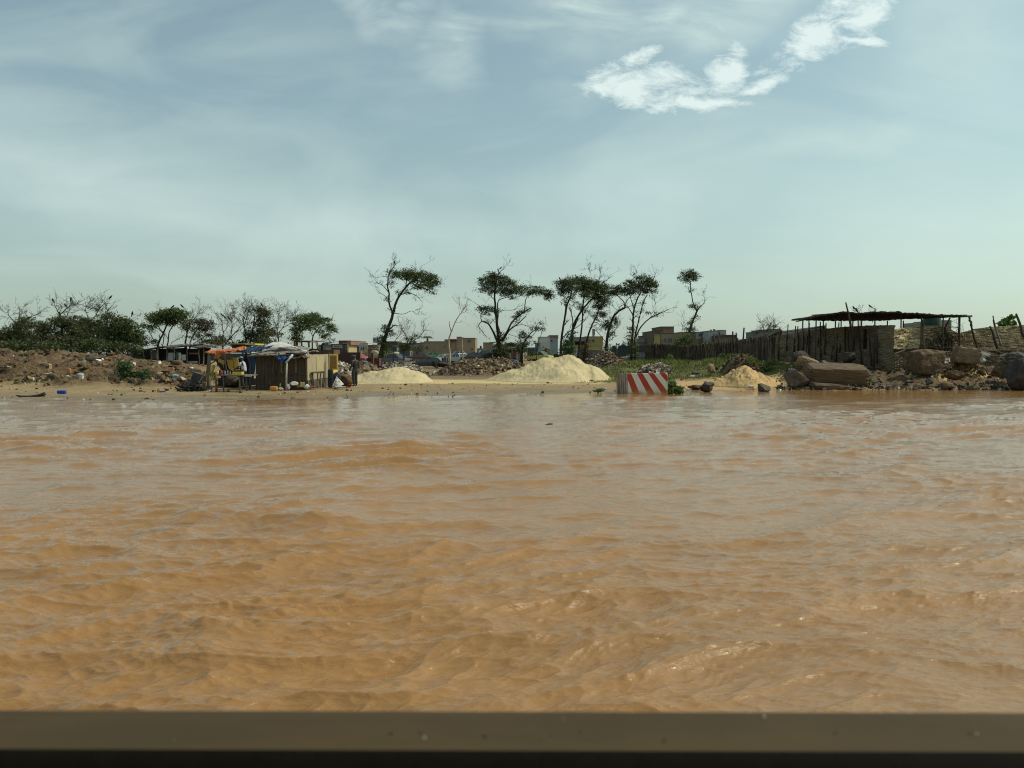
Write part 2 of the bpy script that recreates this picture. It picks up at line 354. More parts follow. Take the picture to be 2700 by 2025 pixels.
# ------------------------------------------------------------------ water
def water_h(X, Y, dy):
    "wind-driven chop on a muddy flood: separate leaning crests running diagonally, smoother water between them"
    a = radians(13)
    w1 = fbm(X * .15, Y * .15, 2, 41) * .55; w2 = fbm(X * .55, Y * .55, 2, 42) * .16
    U = X * cos(a) + Y * sin(a) + w1 * .8; V_ = -X * sin(a) + Y * cos(a) + w1 + w2
    env = np.clip(.88 + 1.3 * fbm(X * .13, Y * .13, 2, 77), .50, 1.6)
    calm = .42 + .58 * sstep(24, 15, Y - X * .35 - 3 + 2.0 * vnoise(X * .15, Y * .08, 7))
    tot = np.zeros_like(X)
    def lod(wl): return np.clip((wl / np.maximum(dy, 1e-4) - 2.0) / 3.0, 0, 1)
    def ridge(n, p): return (1 - np.abs(np.clip(n * 1.9, -1, 1))) ** p
    for (lu, lv, amp, p, sd, rz, lean) in ((3.0, 1.25, .056, 2.8, 1, 0, .16), (1.7, .70, .036, 2.4, 2, .14, .09), (.90, .36, .022, 2.0, 3, -.12, .05), (.44, .20, .0155, 1.8, 4, .22, .01), (.24, .105, .0075, 1.6, 5, -.25, 0), (.125, .055, .0038, 1.4, 6, .3, 0)):
        u = U * cos(rz) + V_ * sin(rz); v = -U * sin(rz) + V_ * cos(rz)
        q = ridge(vnoise(u / lu, v / lv, sd), p)
        if lean: q = ridge(vnoise(u / lu, (v + lean * q) / lv, sd), p); q = ridge(vnoise(u / lu, (v + lean * q) / lv, sd), p)
        tot += amp * env * (calm if lu > 1.5 else np.sqrt(calm)) * lod(lv) * (q - .2)
    for (lu, lv, amp, sd) in ((5.5, 1.5, .060, 31), (3.6, 1.0, .034, 32)):   # long narrow crests farther out
        q = ridge(vnoise(U / lu, V_ / lv, sd), 3.0); q = ridge(vnoise(U / lu, (V_ + .15 * q) / lv, sd), 3.0)
        tot += amp * env * (.45 + .55 * calm) * sstep(5, 9, Y) * lod(lv) * (q - .15)
    for (lu, lv, amp, sd, rz) in ((6., 2.4, .045, 21, .05), (3.4, 1.1, .022, 24, -.6), (2.0, .7, .012, 25, -.45)):
        u = U * cos(rz) + V_ * sin(rz); v = -U * sin(rz) + V_ * cos(rz)
        tot += amp * sstep(7, 14, Y) * lod(lv) * vnoise(u / lu, v / lv, sd) * (.5 + .5 * env)
    for (lu, lv, amp, sd, rz) in ((1.6, .8, .020, 11, .12), (.75, .36, .012, 12, -.4), (.36, .18, .0070, 13, .3), (.18, .09, .0046, 14, -.5), (.09, .05, .0022, 15, .2)):
        u = U * cos(rz) + V_ * sin(rz); v = -U * sin(rz) + V_ * cos(rz)
        tot += amp * (.5 + .5 * env) * np.sqrt(calm) * lod(lv) * vnoise(u / lu, v / lv, sd)
    # broken crests: the lumpy tops
    n0 = vnoise(U / 3.0, V_ / 1.25, 1); q = ridge(n0, 2.8); n1 = ridge(vnoise(U / 3.0, (V_ + .16 * q) / 1.25, 1), 2.8)
    tot += sstep(.55, .85, n1) * sstep(.95, 1.3, env) * .024 * lod(.2) * np.abs(vnoise(X / .12, Y / .12, 55)) * sstep(.0, .3, vnoise(X * .7, Y * .7, 56))
    return tot
wm = bpy.data.materials.new('muddy_water'); wm.use_nodes = True; n_ = wm.node_tree; B = n_.nodes['Principled BSDF']
geo = N(n_, 'ShaderNodeNewGeometry'); P = geo.outputs['Position']
mps = N(n_, 'ShaderNodeMapping'); mps.inputs['Scale'].default_value = (.45, 1, 1); mps.inputs['Rotation'].default_value = (0, 0, radians(-17)); L(n_, P, mps.inputs[0])
c = mix(n_, ramp(n_, noise(n_, mps.outputs[0], .7, 6, .6, .5), [(.35, 0), (.65, 1)]), (.305, .157, .052), (.262, .138, .047))
c = mix(n_, mth(n_, 'MULTIPLY', ramp(n_, noise(n_, mps.outputs[0], 6, 5, .6, 1.), [(.48, 0), (.7, 1)]), .35), c, (.32, .19, .068))
L(n_, c, B.inputs['Base Color']); B.inputs['IOR'].default_value = 1.45; B.inputs['Specular IOR Level'].default_value = .5
B.inputs['Roughness'].default_value = .06
rip = noise(n_, mps.outputs[0], 8, 4, .65, .8); rip2 = noise(n_, mps.outputs[0], 26, 5, .68, .5)
bp = N(n_, 'ShaderNodeBump'); bp.inputs['Distance'].default_value = .010; L(n_, rip, bp.inputs['Height'])
bp2 = N(n_, 'ShaderNodeBump'); bp2.inputs['Distance'].default_value = .0055; L(n_, rip2, bp2.inputs['Height']); L(n_, bp.outputs[0], bp2.inputs['Normal'])
L(n_, bp2.outputs[0], B.inputs['Normal'])
q = np.linspace(1 / 1.2, 1 / 3.2, 60)[:-1]; q2 = np.linspace(1 / 3.2, 1 / 50., 980)
wys = 1 / np.concatenate([q, q2]); wts = np.linspace(-1.25, 1.25, 1500)
dyr = np.abs(np.gradient(wys))
Yg, Tg = np.meshgrid(wys, wts, indexing='ij'); Xg = Yg * Tg; DY = np.repeat(dyr[:, None], len(wts), 1)
Z = water_h(Xg, Yg, np.maximum(DY, Yg * (wts[1] - wts[0]) * .5))
V = np.stack([Xg.ravel(), Yg.ravel(), Z.ravel()], 1)
me = np_mesh('water', V, grid_faces(len(wys), len(wts)), wm)
# wide apron so the flood goes on beside and behind the camera
tag(link('water', me), 'choppy brown flood water', kind='structure')
import bmesh
# ------------------------------------------------------------------ shared shapes
_bm = bmesh.new(); bmesh.ops.create_icosphere(_bm, subdivisions=4, radius=1)
ICO = np.array([v.co[:] for v in _bm.verts]); ICOF = np.array([[v.index for v in f.verts] for f in _bm.faces]); _bm.free()
_bm = bmesh.new(); bmesh.ops.create_icosphere(_bm, subdivisions=2, radius=1)
ICO2 = np.array([v.co[:] for v in _bm.verts]); ICO2F = np.array([[v.index for v in f.verts] for f in _bm.faces]); _bm.free()
def n3(P, s, seed, o=4):
    return (fbm(P[:, 0] * s + seed, P[:, 1] * s + P[:, 2] * s * .7, o, seed) + fbm(P[:, 2] * s - seed, P[:, 0] * s * .6 - P[:, 1] * s, o, seed + 5)) * .6
def rock_verts(size, seed, cuts=9, rough=.10, square=0., cutd=(.55, .85)):
    rng = np.random.RandomState(seed); P = ICO.copy()
    if square: P = P / np.abs(P).max(1)[:, None] * square + P * (1 - square)
    for k in range(cuts):
        n = rng.normal(size=3); n /= np.linalg.norm(n); d = rng.uniform(*cutd) if not square else np.abs(n).sum() * rng.uniform(.80, .96)
        h = P @ n - d; P = P - np.where(h > 0, h, 0)[:, None] * n[None]
    P = P - (P.max(0) + P.min(0)) / 2; P = P / ((P.max(0) - P.min(0)) / 2)
    P = P + (P / np.linalg.norm(P, axis=1)[:, None]) * (n3(P, 1.6, seed % 97) * rough * 1.2 - np.abs(n3(P, 3.2, seed % 83)) * rough * .7 + n3(P, 8, seed % 89) * rough * .5)[:, None]
    return P * (np.array(size) / 2)
def rot(P, rx=0, ry=0, rz=0):
    M = np.array((Matrix.Rotation(rz, 3, 'Z') @ Matrix.Rotation(ry, 3, 'Y') @ Matrix.Rotation(rx, 3, 'X')))
    return P @ M.T
def np_obj(name, P, Fc, m, parent=None, smooth=True, loc=None):
    if parent is not None:
        q = parent
        while 'org' not in q.keys(): q = q.parent
        off = np.array(q['org'])
    else: off = np.array(loc if loc is not None else ((P[:, 0].min() + P[:, 0].max()) / 2, (P[:, 1].min() + P[:, 1].max()) / 2, P[:, 2].min()))
    o = link(name, np_mesh(name, P - off, np.asarray(Fc), m, smooth), parent, (0, 0, 0) if parent is not None else tuple(off))
    if parent is None: o['org'] = tuple(off)
    return o
def rock(name, label, cat, px, pyb, Y, wpx, hpx, m, seed=1, dep=1., rz=0, cuts=16, rough=.12, square=0., tilt=(0, 0), group=None):
    w_, h_ = wpx * pm(Y), hpx * pm(Y)
    P = rot(rock_verts((w_, w_ * dep, h_ * 1.12), seed, cuts, rough, square, (.52, .82) if not square else (.95, 1.25)), tilt[0], tilt[1], rz)
    c = at(px, pyb, Y); P = P + np.array([c.x, Y, c.z - P[:, 2].min() - h_ * .10])
    o = np_obj(name, P, ICOF, m, smooth=False); return tag(o, label, cat, group)
def tint_mat(name, rough=.85, spec=.2, mul=1.):
    if name in MC: return MC[name]
    m = bpy.data.materials.new(name); m.use_nodes = True; n = m.node_tree; MC[name] = m; B = n.nodes['Principled BSDF']
    a = n.nodes.new('ShaderNodeAttribute'); a.attribute_name = 'tint'
    g = n.nodes.new('ShaderNodeNewGeometry')
    f = ramp(n, noise(n, g.outputs['Position'], 6, 4, .6), [(.3, .75), (.7, 1.2)])
    n.links.new(mix(n, 1.0, a.outputs['Color'], f, 'MULTIPLY'), B.inputs['Base Color']); B.inputs['Roughness'].default_value = rough; B.inputs['Specular IOR Level'].default_value = spec
    return m
def tinted(name, P, Fc, cols, m, parent=None, smooth=False, loc=None):
    o = np_obj(name, P, Fc, m, parent, smooth, loc)
    a = o.data.attributes.new('tint', 'FLOAT_COLOR', 'POINT'); a.data.foreach_set('color', np.concatenate([cols, np.ones((len(cols), 1))], 1).astype(np.float32).ravel())
    return o
CUBE = np.array([(-1, -1, -1), (1, -1, -1), (1, 1, -1), (-1, 1, -1), (-1, -1, 1), (1, -1, 1), (1, 1, 1), (-1, 1, 1)], float) * .5
CUBEF = np.array([(3, 2, 1, 0), (4, 5, 6, 7), (0, 1, 5, 4), (1, 2, 6, 5), (2, 3, 7, 6), (3, 0, 4, 7)])
def chunks(C, S, pal, rng, flat=.5, jit=.3):
    "broken lumps: centres C (n,3), sizes S (n,), palette of colours"
    n = len(C); B = CUBE[None] * (1 + rng.uniform(-jit, jit, (n, 8, 3)) * 2)
    B = B * (S[:, None, None] * rng.uniform(flat, 1.2, (n, 1, 3)))
    a = rng.uniform(0, 2 * pi, n); b = rng.normal(0, .5, n)
    ca, sa, cb, sb = np.cos(a), np.sin(a), np.cos(b), np.sin(b)
    x, y, z = B[..., 0], B[..., 1], B[..., 2]
    y, z = y * cb[:, None] - z * sb[:, None], y * sb[:, None] + z * cb[:, None]
    x, y = x * ca[:, None] - y * sa[:, None], x * sa[:, None] + y * ca[:, None]
    P = np.stack([x, y, z], -1) + C[:, None]
    Fc = (CUBEF[None] + (np.arange(n) * 8)[:, None, None]).reshape(-1, 4)
    w_ = np.array([p[3] for p in pal]); k = rng.choice(len(pal), n, p=w_ / w_.sum())
    col = np.array([p[:3] for p in pal])[k] * rng.uniform(.7, 1.25, (n, 1))
    return P.reshape(-1, 3), Fc, np.repeat(col, 8, 0)
PAL = [(.12, .075, .038, 7), (.19, .13, .07, 4), (.07, .045, .026, 5), (.34, .27, .17, 1.3), (.03, .03, .03, 1.2), (.65, .63, .58, .35), (.10, .12, .14, .4), (.10, .2, .4, .03), (.4, .1, .04, .02)]
# ------------------------------------------------------------------ the vehicle the picture is taken from: its window ledge
t = thing('window_ledge', (0, .55, CZ - .33), 'dusty grey brown window ledge of the vehicle along the bottom edge', 'window ledge')
def ledge(prof, x0=-1.6, x1=1.6, n=260, seed=3, amp=0.0):
    xs = np.linspace(x0, x1, n); pr = np.array(prof)
    V = np.array([(x, p[0] + .0036 * x * -1.0, CZ + p[1] - .0012 * x + (vnoise(x * 2.1, .5, seed) * amp if j < 3 else 0)) for x in xs for j, p in enumerate(pr)])
    return V, grid_faces(n, len(pr))
# outer painted strip: flat top, slightly rounded outer edge
v_o = (1880 - H0) / F
V, Fc = ledge([(.649, -.40), (.649, -.318), (.646, -.3105), (.639, -.308), (.618, -.307), (.5735, -.3062)], amp=.0004)
led = mat('ledge_paint', (.070, .046, .019), .8, (.050, .034, .015), 9, .2, bump=.0006, bscale=160, stretch=(.35, 1, 1), third=((.085, .065, .038), 26, .66))
np_obj('sill_strip', V, Fc, led, t)
r_ = []; 
for k in range(9): a = k / 8 * pi / 2; r_.append((.5700 - .018 * sin(a), -.3246 + .018 * cos(a)))
V, Fc = ledge([(.5735, -.3062), (.571, -.3064)] + r_ + [(.5520, -.34), (.550, -.60), (.49, -.80)])
rub = mat('unlit_black', (.0035, .0025, .001), .8, (.006, .004, .002), 60, .06, bump=.0005, bscale=300)  # near-black colour stands in for the unlit vehicle side of the ledge
np_obj('shaded_near_edge', V, Fc, rub, t)
rng = np.random.RandomState(8)
C = np.stack([rng.uniform(-.5, .5, 16), rng.uniform(.585, .628, 16), np.full(16, CZ - .3055)], 1)
P, Fc, cl = chunks(C, rng.uniform(.0008, .0018, 16), [(.5, .45, .35, 1), (.02, .018, .01, 1.5)], rng)
tag(tinted('grit', P, Fc, cl, tint_mat('tinted'), t), kind='stuff')
# ------------------------------------------------------------------ striped barrier block
xl, xr_ = at(1657, 1000, 36).x, at(1761, 1000, 36).x; SW = xr_ - xl; SX0 = -SW / 2; SH = at(1700, 985, 36).z
def stripes():
    m = bpy.data.materials.new('striped_paint'); m.use_nodes = True; n = m.node_tree; B = n.nodes['Principled BSDF']
    tc_ = n.nodes.new('ShaderNodeTexCoord'); sp = n.nodes.new('ShaderNodeSeparateXYZ'); n.links.new(tc_.outputs['Object'], sp.inputs[0])
    x, y, z = sp.outputs
    jt = mth(n, 'MULTIPLY', mth(n, 'SUBTRACT', noise(n, tc_.outputs['Object'], 3, 3), .5), .12)
    # hand painted bands fanning slightly toward the foot; u across, h up the face
    u = mth(n, 'DIVIDE', mth(n, 'SUBTRACT', x, SX0), SW); h = mth(n, 'DIVIDE', mth(n, 'SUBTRACT', z, .25), SH)
    k = mth(n, 'DIVIDE', mth(n, 'SUBTRACT', u, mth(n, 'SUBTRACT', .31, mth(n, 'MULTIPLY', h, .24))), mth(n, 'SUBTRACT', .187, mth(n, 'MULTIPLY', h, .042)))
    fr = mth(n, 'FRACT', mth(n, 'DIVIDE', mth(n, 'ADD', mth(n, 'ADD', k, 8.0), jt), 2.0))
    st = ramp(n, fr, [(0, 0), (.49, 0), (.505, 1), (.985, 1), (1, 0)])
    red = mix(n, noise(n, tc_.outputs['Object'], 5, 6, .7), (.42, .045, .012), (.30, .03, .012))
    wht = mix(n, noise(n, tc_.outputs['Object'], 7, 6, .7), (.72, .72, .66), (.52, .53, .49))
    c = mix(n, st, wht, red)
    ch = ramp(n, noise(n, tc_.outputs['Object'], 13, 6, .8), [(.62, 0), (.67, 1)])
    c = mix(n, ch, c, (.30, .28, .24))
    dr = ramp(n, mth(n, 'ADD', z, mth(n, 'MULTIPLY', noise(n, tc_.outputs['Object'], 4, 5), -.5)), [(0.0, .8), (.18, .15), (.5, 0)]); c = mix(n, dr, c, (.40, .23, .10))
    n.links.new(c, B.inputs['Base Color']); B.inputs['Roughness'].default_value = .7
    return m
xl, xr_ = at(1657, 1000, 36).x, at(1761, 1000, 36).x
t = thing('barrier_block', ((xl + xr_) / 2, 36.5, -.25), 'concrete block with red and white diagonal stripes standing in the flood', 'barrier')
b = MB(); zt = at(1700, 985.5, 36).z; zt2 = at(1700, 983.0, 36).z
xs0 = at(1634, 1000, 36.9).x
# striped front slab
b.hexa([(xl, 36, -.3), (xr_, 36.02, -.3), (xr_, 36.16, -.3), (xl, 36.16, -.3), (xl - .03, 36, zt), (xr_ - .02, 36.02, zt2), (xr_ - .02, 36.16, zt2), (xl - .03, 36.16, zt)])
fp = b.build('striped_face', stripes(), t, bevel=.012)
cm = mat('rib_shade_concrete', (.66, .54, .45), .85, (.17, .115, .085), 4, stretch=(7, 7, .25), contrast=(.44, .56), bump=.01, bscale=20)  # dark vertical stripes put the shade between the ribs into the colour
b = MB(); d0 = Vector((xl + .0, 36.163, 0)); d1 = Vector((xs0, 37.6, 0)); nn_ = 46; pts = []
sd = (d1 - d0).normalized(); sn = Vector((-sd.y, sd.x, 0)); 
if sn.x > 0: sn = -sn
for i in range(nn_ + 1):
    u = i / nn_; p = d0.lerp(d1, u) + sn * (.05 * (1 if (i // 3) % 2 else 0))
    pts.append((p.x, p.y))
nb = len(pts)
V = np.array([(x, y, -.3) for x, y in pts] + [(x - .02, y, zt - .01) for x, y in pts])
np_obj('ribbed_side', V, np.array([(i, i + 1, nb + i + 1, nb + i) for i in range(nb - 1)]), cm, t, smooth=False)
b = MB(); b.hexa([(xl - .02, 36.163, -.3), (xr_ - .01, 36.163, -.3), (xr_ - .25, 37.55, -.3), (xs0 + .08, 37.55, -.3), (xl - .01, 36.163, zt - .04), (xr_ - .03, 36.163, zt2 - .02), (xr_ - .25, 37.55, zt - .04), (xs0 + .08, 37.55, zt - .04)])
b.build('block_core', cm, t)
# ------------------------------------------------------------------ boulders and slabs
rk_dark = mat('dark_rock', (.075, .062, .05), .8, (.04, .032, .026), 3, bump=.03, bscale=9, third=((.18, .16, .13), 5, .62))
rk_grey = mat('grey_rock', (.135, .11, .082), .85, (.075, .06, .045), 3, bump=.03, bscale=10, third=((.24, .21, .17), 4, .6))
rk_tan = mat('tan_rock', (.25, .18, .10), .85, (.15, .10, .058), 3, bump=.03, bscale=9, third=((.45, .36, .24), 6, .6))
rk_brown = mat('brown_block', (.155, .10, .052), .88, (.085, .055, .03), 3.5, bump=.035, bscale=8, third=((.32, .23, .14), 6, .6))
rk_slab = mat('slab_concrete', (.155, .108, .062), .88, (.08, .053, .032), 4, bump=.03, bscale=14, stretch=(.5, 1, 3))
rock('boulder', 'dark boulder at the waterline right of the striped block', 'boulder', 1864, 1033, 38.4, 44, 26, rk_dark, 11, .8, .3)
rock('boulder', 'low brown rock just left of the dark waterline boulder', 'boulder', 1834, 1026, 40.0, 44, 12, rk_brown, 12, .7, 0)
rock('boulder', 'rounded tan boulder at the waterline below the sand mound', 'boulder', 2020, 1034, 38.8, 46, 25, rk_grey, 13, .8, .5)
rock('boulder', 'upright pale rock standing in the grass above the beach', 'boulder', 1875, 983, 49.5, 22, 24, rk_tan, 14, .7, .5, cuts=12)
rock('boulder', 'large smooth grey brown boulder left of the long slab', 'boulder', 2097, 1021, 41.2, 64, 48, rk_grey, 15, .9, .2, cuts=10, rough=.09)
rock('concrete_slab', 'long thick broken concrete slab lying on the bank', 'slab', 2203, 1018, 41.6, 152, 47, rk_slab, 16, .42, -.06, cuts=12, square=.98, rough=.05, tilt=(.27, .03))
rock('rock_ledge', 'sloping broken slab piece wedged under the long slab', 'slab', 2185, 1031, 40.9, 110, 17, rk_slab, 17, .5, .0, cuts=8, square=.6, tilt=(0, .08))
rock('rubble_chunk', 'pale tan broken slab leaning above the long slab', 'slab', 2130, 974, 44.0, 66, 26, rk_tan, 18, .5, .4, cuts=14, square=.4, tilt=(.3, .25))
rock('rubble_chunk', 'tan wedge of rubble between the grey boulder and the tarp', 'slab', 2142, 988, 43.2, 52, 24, rk_brown, 19, .6, -.4, cuts=14, square=.3, tilt=(.2, -.3))
rock('boulder', 'black arched boulder in front of the stick fence end', 'boulder', 2110, 962, 47.0, 50, 36, rk_dark, 20, .8, .2, cuts=5)
rock('boulder', 'dark rounded rock leaning at the middle of the woven front fence', 'boulder', 2238, 955, 47.2, 42, 26, rk_dark, 21, .9, .2)
rock('earth_block', 'tall brown square block of earth below the woven fence', 'block', 2439, 984, 43.6, 72, 60, rk_brown, 22, .9, .15, cuts=12, square=.9, rough=.10, tilt=(.0, .03))
rock('earth_block', 'tan block of stone perched on an eroded mound', 'block', 2546, 959, 44.0, 60, 38, rk_tan, 23, .9, -.25, cuts=14, square=.85, rough=.10, tilt=(-.05, .12))
rock('boulder', 'dark wet looking boulder cut by the right frame edge', 'boulder', 2700, 1022, 40.4, 96, 76, rk_dark, 24, 1, .3, cuts=14, rough=.12)
rock('boulder', 'dark boulder resting on top of the boulder at the right edge', 'boulder', 2680, 962, 41.8, 64, 34, rk_dark, 25, .9, -.2, cuts=7)
rock('boulder', 'small round grey boulder behind the rock at the right edge', 'boulder', 2704, 945, 42.2, 30, 22, rk_grey, 26, 1, 0, cuts=5)
rock('boulder', 'dark pointed stone on the shore under the brown block', 'boulder', 2449, 1014, 40.9, 22, 14, rk_dark, 27, 1, .7)
rock('boulder', 'flat topped pale yellow stone at the right waterline', 'boulder', 2500, 1021, 40.5, 22, 12, rk_tan, 28, 1, .2, square=.4)
rock('boulder', 'dark brown rock half buried between the two earth blocks', 'boulder', 2520, 1001, 41.6, 44, 26, rk_brown, 29, 1, .9)
rock('boulder', 'grassy brown rock at the foot of the right corner posts', 'boulder', 2640, 995, 42.0, 46, 42, rk_brown, 30, .9, .1)
rock('boulder', 'small grey stone at the water edge near the right rock', 'boulder', 2556, 1027, 40.3, 26, 11, rk_grey, 31, .8, .1)
rock('boulder', 'small flat dark stone left of the flat yellow stone', 'boulder', 2395, 1010, 41.2, 24, 9, rk_dark, 32, .8, .3)
# dark tarp heap
P = rot(rock_verts((52 * pm(44), 1.1, .62), 41, 12, .16), 0, 0, .2); c_ = at(2170, 974, 43.6); P += np.array([c_.x, 43.6, c_.z + .2])
tag(np_obj('tarp_heap', P, ICOF, mat('dark_tarp', (.03, .036, .045), .55, (.016, .018, .022), 6, .5, bump=.05, bscale=5), smooth=False), 'crumpled dark blue black tarp heap behind the long slab', 'tarp')
# ------------------------------------------------------------------ heaps
def heap(name, label, cat, sil, Yc, ry, m, seed=0, amp=.05, fine=.0, nx=150, ny=90, power=1.0, skew=0., group=None, base=-.12, front=1.0, shapef=None, apron=0.):
    "a heap whose skyline follows sil = [(px,py)...] at depth Yc, with slopes running ry metres to front and back"
    xs = [at(p[0], p[1], Yc).x for p in sil]; zs = [at(p[0], p[1], Yc).z for p in sil]
    X = np.linspace(xs[0], xs[-1], nx); T = np.linspace(-1, 1, ny)
    Yg, Xg = np.meshgrid(Yc + T * ry, X, indexing='ij'); Xg = Xg + (Yg - Yc) * 0
    g = ground_z(Xg.ravel(), Yg.ravel()).reshape(Xg.shape)
    g0 = ground_z(X, np.full(nx, Yc))
    # smooth interpolation of the skyline
    top = np.interp(X, xs, zs); k = np.hanning(9); k /= k.sum(); top = np.convolve(np.pad(top, 4, mode='edge'), k, 'valid')
    hh = np.maximum(top - g0, 0)
    hmax = hh.max() + 1e-6
    tt = np.abs(T)[:, None]
    wloc = np.clip(hh / hmax, .05, 1)[None] ** .8
    s = np.clip(1 - tt / wloc, 0, 1) ** power
    s = s * s * (3 - 2 * s) * .35 + s * .65
    h = hh[None] * s
    nz = fbm(Xg * .8, Yg * .8, 4, seed) * amp + np.abs(fbm(Xg * 2.6, Yg * 2.6, 3, seed + 3)) * fine
    h = h + nz * np.clip(h * 2.5, 0, 1)
    Z = np.where(h > .012, g + h, g + base)
    V = np.stack([Xg.ravel(), Yg.ravel(), Z.ravel()], 1)
    o = np_obj(name, V, grid_faces(ny, nx), m); tag(o, label, cat, group); return o, V
sandm = mat('pale_sand', (.53, .44, .26), .95, (.45, .37, .215), 1.6, .1, bump=.035, bscale=14, third=((.46, .35, .18), 22, .60), contrast=(.4, .6))
heap('sand_pile', 'low wide pile of pale yellow sand behind the standing man', 'sand pile', [(905, 1008), (940, 988), (960, 985), (1010, 975), (1040, 970), (1060, 970), (1085, 977), (1100, 979), (1115, 985), (1130, 996), (1143, 1006)], 48.5, 3.2, sandm, 5, .16, .07)
heap('sand_pile', 'tall pile of pale yellow sand left of the striped block', 'sand pile', [(1240, 1004), (1275, 1002), (1310, 990), (1345, 975), (1390, 962), (1430, 949), (1465, 941), (1490, 939), (1510, 941), (1530, 951), (1548, 962), (1560, 960), (1575, 970), (1590, 982), (1610, 995), (1660, 1002)], 50.5, 4.2, sandm, 9, .22, .08, nx=220)
beige = mat('beach_sand', (.54, .37, .175), .95, (.42, .28, .13), 2.2, .1, bump=.03, bscale=12, third=((.20, .14, .085), 3, .60))
O0m, V0m = heap('sand_mound', 'small orange sand mound streaked with dark grit on the beach', 'sand mound', [(1845, 1018), (1880, 1003), (1905, 993), (1925, 982), (1945, 972), (1960, 969), (1978, 973), (1995, 984), (2010, 988), (2030, 997), (2050, 1006), (2068, 1016)], 42.6, 2.2, beige, 15, .22, .2, power=.8)
rubm = mat('rubble_soil', (.20, .15, .095), .95, (.11, .08, .05), 3, .1, bump=.06, bscale=9, third=((.36, .31, .24), 9, .58))
def debris_on(V, n, size, parent, seed=1, pal=PAL, lift=.0, amin=.012, gg=.12):
    rng = np.random.RandomState(seed); g = ground_z(V[:, 0], V[:, 1]); ok = np.where(V[:, 2] > g + gg)[0]
    if len(ok) < 5: return None
    k = rng.choice(ok, n); C = V[k] + np.stack([rng.normal(0, .05, n), rng.normal(0, .05, n), np.full(n, lift)], 1)
    S = amin + size * rng.random_sample(n) ** 2.4
    P, Fc, cl = chunks(C, S, pal, rng)
    o = tinted('debris', P, Fc, cl, tint_mat('tinted'), parent); tag(o, kind='stuff'); return o
LPAL = [(.30, .24, .17, 4), (.17, .12, .075, 3), (.62, .58, .52, 1.6), (.42, .36, .28, 3), (.05, .045, .04, 2)]
for sil, Yc, ry, lab, sd_, nd in (
    ([(1000, 985), (1010, 968), (1030, 960), (1055, 956), (1075, 958), (1092, 964), (1110, 974), (1132, 986)], 58, 2.6, 'mixed rubble heap behind the low sand pile', 3, 1500),
    ([(1128, 992), (1155, 978), (1185, 964), (1208, 955), (1240, 946), (1275, 946), (1310, 944), (1345, 950), (1380, 962), (1410, 975)], 62, 3.4, 'long brown rubble heap with pale scraps between the two sand piles', 5, 2600),
    ([(868, 975), (880, 962), (893, 955), (905, 958), (920, 966), (935, 972)], 54, 1.6, 'grey heap of broken scrap behind the rusty bundle', 7, 700),
    ([(925, 978), (945, 958), (958, 955), (975, 960), (1000, 972), (1010, 984)], 57, 2.2, 'earth heap with pale pipes in front of the red fence', 8, 500),
    ([(1490, 985), (1520, 965), (1550, 950), (1575, 938), (1595, 928), (1610, 930), (1630, 945), (1650, 955), (1670, 968)], 66, 3.5, 'brown rubble heap under the trees right of the tall sand pile', 11, 1600),
    ([(1680, 985), (1700, 972), (1725, 965), (1745, 962), (1760, 970), (1775, 982)], 52, 1.4, 'low heap of dry sticks behind the striped block', 12, 900),
    ([(1905, 980), (1925, 955), (1945, 940), (1962, 934), (1980, 942), (2000, 955), (2025, 975)], 50, 2.4, 'dark soil heap overgrown with weeds above the orange sand mound', 13, 900),
    ([(2370, 1000), (2395, 988), (2420, 982), (2460, 980), (2490, 990), (2520, 1003)], 43.8, 1.4, 'eroded sandy mound carrying the tall brown block', 14, 500),
    ([(2490, 990), (2520, 965), (2545, 956), (2570, 962), (2600, 985), (2620, 1000)], 44.6, 1.4, 'eroded sandy mound carrying the tan stone block', 16, 500)):
    r_, V = heap('rubble_heap', lab, 'rubble heap', sil, Yc, ry, rubm if sd_ != 16 and sd_ != 14 else beige, sd_, .15, .14)
    debris_on(V, nd, .22, r_, sd_, LPAL if sd_ in (7, 12, 3) else PAL)
debris_on(V0m, 160, .05, O0m, 99, [(.10, .085, .07, 4), (.2, .17, .13, 3), (.4, .36, .3, 1)])
for (x, y, L_, lab) in ((1450, 1123, .24, 'small reddish twig drifting on the flood below the striped block'), (2163, 1147, .22, 'small dark chip of wood floating on the flood at right')):
    Y = CZ / ((y - H0) / F); c_ = at(x, y, Y); b = MB(); b.tube([Vector((c_.x - L_ / 2, Y, .03)), Vector((c_.x, Y + .02, .05)), Vector((c_.x + L_ / 2, Y - .02, .02))], [.01, .022, .008], 6); b.tube([Vector((c_.x, Y, .04)), Vector((c_.x + L_ * .3, Y + .1, .06))], .012, 5)
    tag(b.build('floating_twig', mat('wet_twig', (.10, .05, .03), .6, (.05, .03, .02), 9), smooth=True), lab, 'twig')
# stump behind the block
b = MB(); b.tube([at(1706, 990, 41), at(1707, 980, 41), at(1706, 973, 41)], [.10, .085, .1], 8)
tag(b.build('tree_stump', mat('black_wood', (.05, .035, .025), .9, (.025, .018, .013), 8), smooth=True), 'dark broken stump poking up behind the striped block', 'stump')
